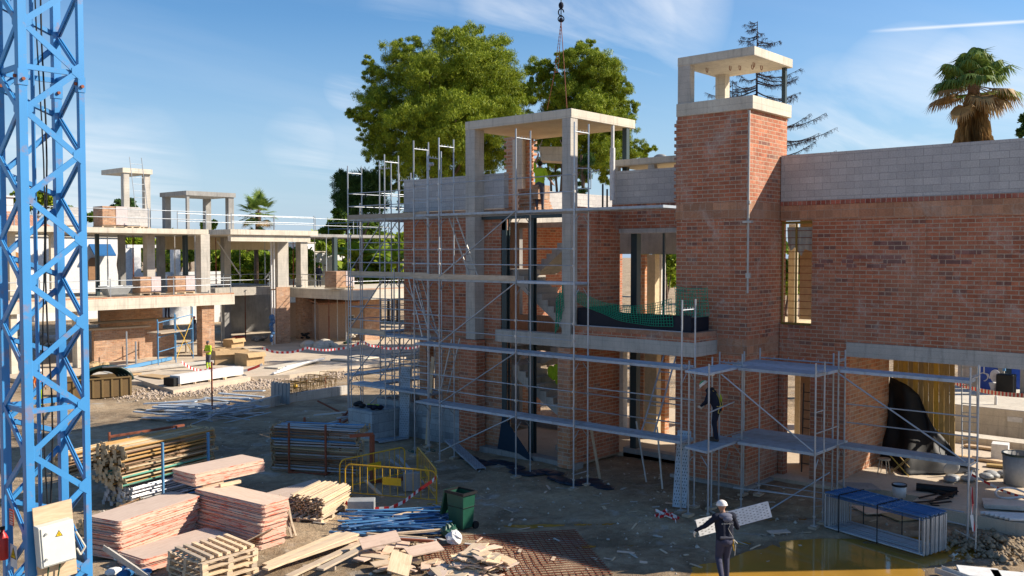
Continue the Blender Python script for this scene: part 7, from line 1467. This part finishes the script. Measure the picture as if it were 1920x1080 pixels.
# ================================================================ TREES AND PLANTS
def leaf_tris(C, size, aspect=.38, up=.0, seed=1, D=None):
    r = np.random.RandomState(seed); n = len(C); d = r.normal(size=(n, 3)) if D is None else D*2.2+r.normal(size=(n, 3))*.7; d[:, 2] += up; d /= np.linalg.norm(d, axis=1)[:, None]
    q = r.normal(size=(n, 3)); s = np.cross(d, q); s /= np.linalg.norm(s, axis=1)[:, None]; L = (size*r.uniform(.6, 1.35, n))[:, None]
    a = C-d*L*.5-s*L*aspect*.5; b = C-d*L*.5+s*L*aspect*.5; c = C+d*L*.5+s*L*aspect*.32; e = C+d*L*.5-s*L*aspect*.32
    V = np.stack([a, b, c, e], 1).reshape(-1, 3); F_ = np.arange(n*4).reshape(-1, 4); return V, F_
def crown_points(lobes, n, seed, clump=.42, per=46, fill=.35, upbias=.15, star=False):
    """leaf positions: clumps spread over the skin of each lobe, some inside"""
    r = np.random.RandomState(seed); out = []; dirs = []; w = np.array([l[1]**2 for l in lobes]); w = w/w.sum()
    for (c, R0), wi in zip(lobes, w):
        k = max(3, int(n*wi/per)); d = r.normal(size=(k, 3)); d[:, 2] += upbias; d /= np.linalg.norm(d, axis=1)[:, None]
        rad = R0*np.where(r.rand(k) < fill, r.uniform(.35, .8, k), r.uniform(.78, 1.06, k)); cc = np.array(c)+d*rad[:, None]*np.array([1, 1, .85])
        cr = np.maximum(R0*clump*r.uniform(.35, 1.25, k), .22); g = r.normal(size=(k, per, 3)); g /= np.linalg.norm(g, axis=2)[..., None]; g *= (r.rand(k, per)**.5)[..., None]
        dirs.append(g.reshape(-1, 3)/(np.linalg.norm(g.reshape(-1, 3), axis=1)[:, None]+1e-6)); out.append((cc[:, None]+g*cr[:, None, None]*np.array([1, 1, .72])).reshape(-1, 3))
    return np.concatenate(out), (np.concatenate(dirs) if star else None)
def trunk(t, p, q, r1, r2, mat='bark', name='trunk', bend=.3, seed=1, n=6):
    rb = random.Random(seed); p = Vector(p); q = Vector(q); pts = [p.lerp(q, i/n)+Vector((rb.uniform(-1, 1), rb.uniform(-1, 1), 0))*bend*math.sin(math.pi*i/n) for i in range(n+1)]; m = MB()
    for i in range(n): m.tube(pts[i], pts[i+1], r1+(r2-r1)*i/n, 9, 0, r1+(r2-r1)*(i+1)/n)
    return m.build(name, M[mat], t), pts
def L_(px, py, rpx, dep): c = atD(px, py, dep); return (tuple(c), rpx*dep/FPX)
def tree(label, lobes, n, leaf, mat, base, r1=.35, seed=1, cat='tree', name='pine_tree', group=None, aspect=.38, limbs=7, clump=.42, top=None, upb=.15, lup=.3, per=46, star=False, fill=.35):
    t = thing(name, label, cat, base, group=group); P = crown_points(lobes, n, seed, clump, upbias=upb, per=per, star=star, fill=fill); V, F_ = leaf_tris(P[0], leaf, aspect, lup, seed+5, P[1]); fast('crown', V, F_, M[mat], t)
    zs = [c[2] for c, _ in lobes]; cm = Vector(np.mean([c for c, _ in lobes], 0)); top = Vector(top) if top else Vector((cm.x, cm.y, min(zs)+.35*(max(zs)-min(zs)))); tr, pts = trunk(t, base, top, r1, r1*.55, seed=seed)
    rb = random.Random(seed); ls = sorted(lobes, key=lambda l: -l[1])[:limbs]
    for c, R0 in ls: s = pts[-1-rb.randint(0, 2)]; trunk(t, s, Vector(c), r1*.38, r1*.10, name='limb', bend=R0*.15, seed=rb.randint(0, 99), n=4)
    return t
D1 = 86; big = [(860, 108, 60, 0), (905, 140, 72, -1), (945, 175, 66, 0), (805, 150, 62, -1.5), (742, 122, 50, 1), (706, 150, 32, 2), (720, 205, 50, -1), (672, 222, 26, 1), (775, 235, 62, -3), (855, 225, 72, -4), (925, 225, 58, -3), (730, 275, 40, 0), (800, 300, 52, -2), (862, 300, 52, -2), (700, 248, 32, 0), (980, 165, 30, 1), (975, 200, 32, -1), (835, 75, 34, 1), (880, 70, 34, 1), (925, 95, 40, 1), (690, 120, 18, 2), (650, 215, 12, 1), (712, 300, 24, 1), (770, 95, 34, 1), (745, 325, 30, 0), (800, 345, 36, 1), (860, 350, 40, 2), (900, 300, 40, 3), (735, 345, 34, 2), (775, 380, 34, 2), (700, 275, 30, 1), (830, 390, 34, 3), (712, 330, 20, 2), (760, 300, 40, -1), (820, 200, 60, 3), (870, 180, 60, 4), (790, 185, 92, 3), (880, 185, 96, 3), (765, 262, 72, 2), (860, 290, 84, 3), (925, 265, 62, 2), (700, 200, 44, 1)]
tree('huge rounded umbrella pine, the larger of the two behind the brick house', [L_(x, y, r*.93, D1+d*1.2) for x, y, r, d in big], 560000, .23, 'pine', tuple(atD(835, 474, D1).xy)+(0,), .55, 3, aspect=.15, limbs=14, clump=.27, per=170, fill=.34, lup=.9)
D2 = 88; rt_ = [(1085, 120, 42, 0), (1128, 135, 44, -1), (1160, 168, 30, 0), (1060, 180, 46, -1), (1012, 130, 30, 2), (1105, 215, 55, -2), (1160, 235, 38, 0), (1192, 285, 28, 0), (1060, 262, 38, -1), (1130, 290, 44, -1), (1085, 325, 26, 1), (1000, 175, 24, 3), (1100, 92, 24, 1), (1180, 205, 20, 1), (1215, 280, 16, 1), (1140, 330, 18, 0), (1058, 110, 22, 1), (1030, 150, 24, 2), (1030, 310, 30, 1), (1020, 255, 34, 2), (1105, 180, 68, 2), (1115, 265, 66, 2), (1050, 230, 50, 2)]
tb_ = atD(1022, 385, D2); t2p = tree('umbrella pine with leaning trunk, right of the larger pine', [L_(x, y, r*.93, D2+d*1.2) for x, y, r, d in rt_], 320000, .23, 'pine', (tb_.x-.8, tb_.y+.8, 0), .42, 7, top=tuple(atD(1062, 320, D2)), limbs=12, aspect=.15, clump=.28, per=170, fill=.34, lup=.9)
tree('small dark pine at the left of the scaffold top', [L_(x, y, r, 86) for x, y, r in ((650, 350, 26), (688, 345, 28), (640, 375, 18), (700, 385, 26), (665, 385, 22), (715, 350, 18), (640, 328, 12))], 30000, .3, 'pine_dark', tuple(atD(682, 474, 86).xy)+(0,), .25, 13, aspect=.14, star=True, lup=.6)
tree('slim second pine trunk with sparse tufts right of the leaning trunk', [L_(x, y, r, 60) for x, y, r in ((1092, 360, 8), (1098, 330, 10), (1085, 372, 6), (1100, 300, 14), (1082, 345, 6))], 2600, .2, 'pine_dark', tuple(atD(1092, 474, 60).xy)+(0,), .16, 17, aspect=.2, top=tuple(atD(1090, 290, 60)))
# hedges, bushes and trees behind the frame house
gl = []
bush = [('loose grey green tree behind the guard rail between palm and pine', [(650, 400, 22), (668, 420, 20), (630, 425, 18), (690, 428, 22), (610, 440, 14)], 98, 'leaf_dark', .35, 12000),
 ('bushy green garden tree behind the thin dark column of the frame house', [(640, 462, 16), (665, 475, 20), (610, 468, 14), (655, 500, 20)], 102, 'leaf', .45, 5000),
 ('dense dark shrub mass behind the recessed bay of the frame house', [(455, 490, 26), (490, 500, 30), (520, 495, 24), (550, 500, 20), (580, 505, 18), (480, 525, 22), (440, 515, 20), (560, 480, 22)], 98, 'leaf', .4, 20000),
 ('yellow green shrub beside the near concrete column of the frame house', [(415, 485, 18), (432, 470, 16), (405, 505, 16)], 104, 'leaf', .4, 4000),
 ('round green bushes behind the white pergola', [(250, 500, 12), (285, 480, 18), (310, 500, 18), (330, 490, 16), (240, 520, 8), (270, 515, 12)], 104, 'leaf', .4, 7000),
 ('tall rounded tree crown left of the tall roof canopy, beyond the villa', [(50, 375, 22), (75, 372, 20), (100, 380, 14)], 120, 'pine', .5, 6000),
 ('small olive tree behind the foot of the tall roof canopy', [(222, 386, 12), (238, 384, 14), (250, 392, 8), (212, 392, 6)], 96, 'pine_dark', .3, 2600),
 ('hedge beyond the villa between the tree crowns', [(130, 396, 8), (170, 408, 10), (200, 415, 10), (150, 402, 9)], 110, 'leaf_dark', .4, 2500),
 ('orange flecked bush on the skyline at the roof rail', [(380, 424, 6), (398, 420, 8)], 90, 'leaf', .3, 900),
 ('far garden trees left of the palm', [(330, 470, 14), (360, 476, 14), (300, 474, 14), (395, 470, 14)], 115, 'leaf_dark', .5, 5000)]
for i, (l, lb, dp, mt, lf, n) in enumerate(bush): tree(l, [L_(x, y, r, dp+(k % 3)) for k, (x, y, r) in enumerate(lb)], n, lf, mt, tuple(atD(lb[0][0], 474, dp).xy)+(0,), .2, 30+i, name='garden_tree', aspect=.5, limbs=3, group='garden trees beyond the building site')
# far tree line so that the ground ends in planting
for i, px in enumerate(range(-40, 2100, 78)):
    dp = 135+18*math.sin(i*2.3); r_ = random.Random(i); lb = [(px+r_.uniform(-30, 30), 462+r_.uniform(-8, 6), r_.uniform(16, 26)) for _ in range(4)]
    tree('distant garden tree number of the skyline row', [L_(x, y, r, dp) for x, y, r in lb], 2200, .8, 'leaf_dark' if i % 2 else 'leaf', tuple(atD(px, 474, dp).xy)+(0,), .25, 60+i, name='distant_tree', aspect=.6, limbs=2, group='distant trees closing the horizon')['label'] = 'green tree in the row closing the horizon beyond the site'
# banana like plants left of the scaffold
def banana(label, px, py, dep, h, n, seed, grp):
    c = atD(px, py, dep); t = thing('banana_plant', label, 'plant', (c.x, c.y, 0), group=grp); r_ = random.Random(seed); m = MB(); ztop = c.z; b0 = Vector((c.x, c.y, ztop-1.0)); m2 = MB(); m2.tube((c.x, c.y, 0), b0, .16, 8, 0, .10); m2.build('stem', M['bark'], t)
    for k in range(n):
        a = r_.uniform(0, 6.28); L = h*r_.uniform(.7, 1.2); el = r_.uniform(.5, 1.3); d = Vector((math.cos(a), math.sin(a), 0)); s = Vector((-d.y, d.x, 0)); w = L*.16; pts = []
        for j in range(6): u_ = j/5; p = b0+d*(L*u_*math.cos(el))+Vector((0, 0, L*u_*math.sin(el)-L*.55*u_*u_)); ww = w*math.sin(math.pi*(u_*.86+.12)); pts.append((p-s*ww-Vector((0, 0, ww*.3)), p, p+s*ww-Vector((0, 0, ww*.3))))
        vs = [q for tr_ in pts for q in tr_]; m.add(vs, [(3*j+i, 3*j+i+1, 3*j+i+4, 3*j+i+3) for j in range(5) for i in (0, 1)])
    m.build('leaves', M['leaf'], t); return t
for i, (px, py) in enumerate(((668, 470), (690, 490), (712, 465), (728, 488), (745, 470), (655, 500), (700, 510), (735, 512), (680, 515))): banana('broad leaved banana plant in the clump seen through the left scaffold', px, py, 92+(i*7) % 9, 4.0, 12, i, 'banana plants seen through the left scaffold')
tree('shrub mass filling the gap below the banana plants', [L_(x, y, r, 98) for x, y, r in ((660, 520, 22), (700, 525, 24), (740, 520, 24), (690, 495, 18), (730, 495, 20))], 12000, .45, 'leaf', tuple(atD(700, 474, 98).xy)+(0,), .2, 91, name='garden_shrub', aspect=.5, limbs=2)
# greenery behind the brick house seen through its openings
for i, (px, py, r, dp, mt) in enumerate(((1075, 500, 18, 60, 'leaf'), (1090, 520, 20, 58, 'leaf'), (1250, 490, 22, 60, 'leaf'), (1240, 520, 22, 62, 'leaf'), (1495, 500, 24, 58, 'leaf_dark'), (1480, 530, 24, 58, 'leaf'), (1030, 515, 12, 58, 'leaf'))):
    tree(['shrub behind the stair tower, upper', 'shrub behind the stair tower, lower', 'green tree seen at the right of the balcony opening', 'bush seen low in the balcony opening', 'dark tree seen through the narrow window', 'bush seen low through the narrow window', 'small shrub before the terracotta roofed house'][i], [L_(px, py, r, dp), L_(px+10, py+8, r*.8, dp+1), L_(px-12, py+4, r*.7, dp)], 2600, .35, mt, tuple(atD(px, 474, dp).xy)+(0,), .15, 120+i, name='garden_tree', aspect=.5, limbs=2)
# fan palms
def fan_palm(label, px, py, dep, R0, nf, seed, skirt=0, dry=.0, droop=.5):
    c = Vector(atD(px, py, dep)); t = thing('fan_palm', label, 'palm', (c.x, c.y, 0)); r_ = random.Random(seed); m = MB(); md = MB(); mp_ = MB(); tk = MB(); n = 10
    for i in range(n): tk.tube((c.x, c.y, c.z*i/n), (c.x, c.y, c.z*(i+1)/n), .30*R0/2.2-.004*i, 10, 0, .29*R0/2.2-.004*i)
    tk.build('trunk', M['bark'], t)
    for k in range(nf):
        u_ = (k+.5)/nf; el = math.radians(82-118*u_**.9)+r_.gauss(0, .12); a = k*2.39996+r_.uniform(-.2, .2); d = Vector((math.cos(a)*math.cos(el), math.sin(a)*math.cos(el), math.sin(el))); Lp = R0*r_.uniform(.42, .60); hub = c+d*Lp; hub.z -= .10*R0*math.cos(el)
        tgt = md if (u_ > 1-dry) else m; mp_.tube(c, hub, .022, 4, 0, .012)
        side = d.cross(Vector((0, 0, 1))); side = side.normalized() if side.length > .05 else Vector((1, 0, 0)); nb = 26; Lb = R0*r_.uniform(.42, .55); nu_ = side.cross(d).normalized()
        for j in range(nb):
            th = (j/(nb-1)-.5)*math.radians(215); dr = (d*math.cos(th)+side*math.sin(th)).normalized(); Lj = Lb*(1-.28*abs(th)/1.9); p1 = hub+dr*Lj*.55+nu_*.03; dv = droop*(.6+.5*r_.random()); p2 = p1+(dr*(1-dv*.65)+Vector((0, 0, -dv))).normalized()*Lj*.5; w = dr.cross(nu_).normalized()*Lj*.05
            tgt.add([hub, p1-w, p2, p1+w], [(0, 1, 2, 3)])
    m.build('fronds', M['palm'], t)
    if md.f: md.build('dry_fronds', M['palmdry'], t)
    mp_.build('petioles', M['palmdry'], t)
    if skirt:
        s = MB()
        for k in range(2600):
            a = r_.uniform(0, 6.28); z0 = c.z-.1-r_.random()**1.2*skirt*.55; rr = R0*(.12+.36*((c.z-z0)/skirt)*(.6+.4*r_.random())); L = r_.uniform(.5, 1.15)*skirt*.45; d = Vector((math.cos(a), math.sin(a), 0)); p = Vector((c.x, c.y, z0))+d*rr*.55; q = p+d*(rr*.75*r_.uniform(.5, 1.1))+Vector((0, 0, -L*.55)); e = q+d*r_.uniform(-.05, .12)+Vector((0, 0, -L*.6)); w = Vector((-d.y, d.x, 0))*r_.uniform(.02, .05); s.add([p-w*.5, p+w*.5, q+w, e, q-w], [(0, 1, 2, 3, 4)])
        s.build('dry_skirt', M['palmdry'], t)
    return t
fan_palm('tall fan palm with shaggy brown skirt above the long block parapet', 1826, 160, 46, 2.4, 56, 3, skirt=3.9, dry=.30, droop=.9)
fan_palm('sunlit fan palm behind the roof slab of the frame house', 484, 398, 106, 2.7, 30, 8, dry=.1, droop=.4)
fan_palm('second smaller fan palm behind the shrubs of the recessed bay', 480, 452, 92, 1.9, 20, 9, dry=.2, droop=.5)
# bare conifer behind the chimney
dcb = atD(1416, 474, 60); t = thing('dead_conifer', 'bare dead conifer with drooping dark branches behind the chimney top', 'tree', (dcb.x, dcb.y, 0)); zt_ = atD(1416, 40, 60).z; m = MB(); m.tube((dcb.x, dcb.y, 0), (dcb.x, dcb.y, zt_), .26, 8, 0, .02); m.build('trunk', M['deadbark'], t)
def conifer(t, cx, cy, zt_, zb, Rm, nb, seed):
    r_ = random.Random(seed); br = MB(); tw = MB(); cont = None
    for k in range(nb):
        u_ = (k+.5)/nb; z = zt_-(zt_-zb)*u_; L = Rm*(.10+.9*u_**.85)*r_.uniform(.6, 1.1); a = r_.uniform(0, 6.28) if k % 2 else (r_.choice((0, math.pi))+YAW-math.pi/2+r_.gauss(0, .5)); d = Vector((math.cos(a), math.sin(a), 0)); s = Vector((-d.y, d.x, 0)); n = 7; pts = [Vector((cx, cy, z))+d*(L*j/n)+Vector((0, 0, L*(-.14*math.sin(math.pi*j/n*.9)+.06*(j/n)**2))) for j in range(n+1)]
        for j in range(n): br.tube(pts[j], pts[j+1], .045*(1-j/n)*(.4+u_)+.010, 4, 0, .045*(1-(j+1)/n)*(.4+u_)+.008, cap=False)
        for q in range(int(7+L*13)):
            f_ = r_.uniform(.12, 1); i_ = min(n-1, int(f_*n)); p = pts[i_].lerp(pts[i_+1], f_*n-i_); l = r_.uniform(.2, .75)*(.35+.65*(1-f_))*min(1, L/2+.3); dd_ = (d*r_.uniform(.2, .9)+s*r_.choice((-1, 1))*r_.uniform(.3, 1)+Vector((0, 0, r_.uniform(-.55, .12)))).normalized(); e = p+dd_*l; tw.tube(p, e, .011, 3, 0, .006, cap=False)
            for _ in range(3): g = p.lerp(e, r_.uniform(.3, 1)); tw.tube(g, g+Vector((r_.uniform(-.15, .15), r_.uniform(-.15, .15), r_.uniform(-.25, .02))), .007, 3, cap=False)
    br.build('branches', M['deadbark'], t); tw.build('twigs', M['deadbark'], t)
conifer(t, dcb.x, dcb.y, zt_, atD(0, 300, 60).z, 5.4, 62, 5)
d2 = atD(1371, 474, 64); t = thing('dead_conifer', 'smaller bare conifer top seen between the chimney cap posts', 'tree', (d2.x, d2.y, 0)); z2_ = atD(1371, 150, 64).z; m = MB(); m.tube((d2.x, d2.y, 0), (d2.x, d2.y, z2_), .16, 6, 0, .02); m.build('trunk', M['deadbark'], t); conifer(t, d2.x, d2.y, z2_, z2_-4, 1.8, 16, 6)
tree('dark leafy tree tip at the far right edge above the block parapet', [L_(1925, 225, 10, 50), L_(1915, 248, 5, 50), L_(1935, 240, 12, 50)], 900, .3, 'pine_dark', tuple(atD(1928, 474, 50).xy)+(0,), .12, 140, aspect=.35, name='garden_tree', limbs=2, top=tuple(atD(1928, 230, 50)))
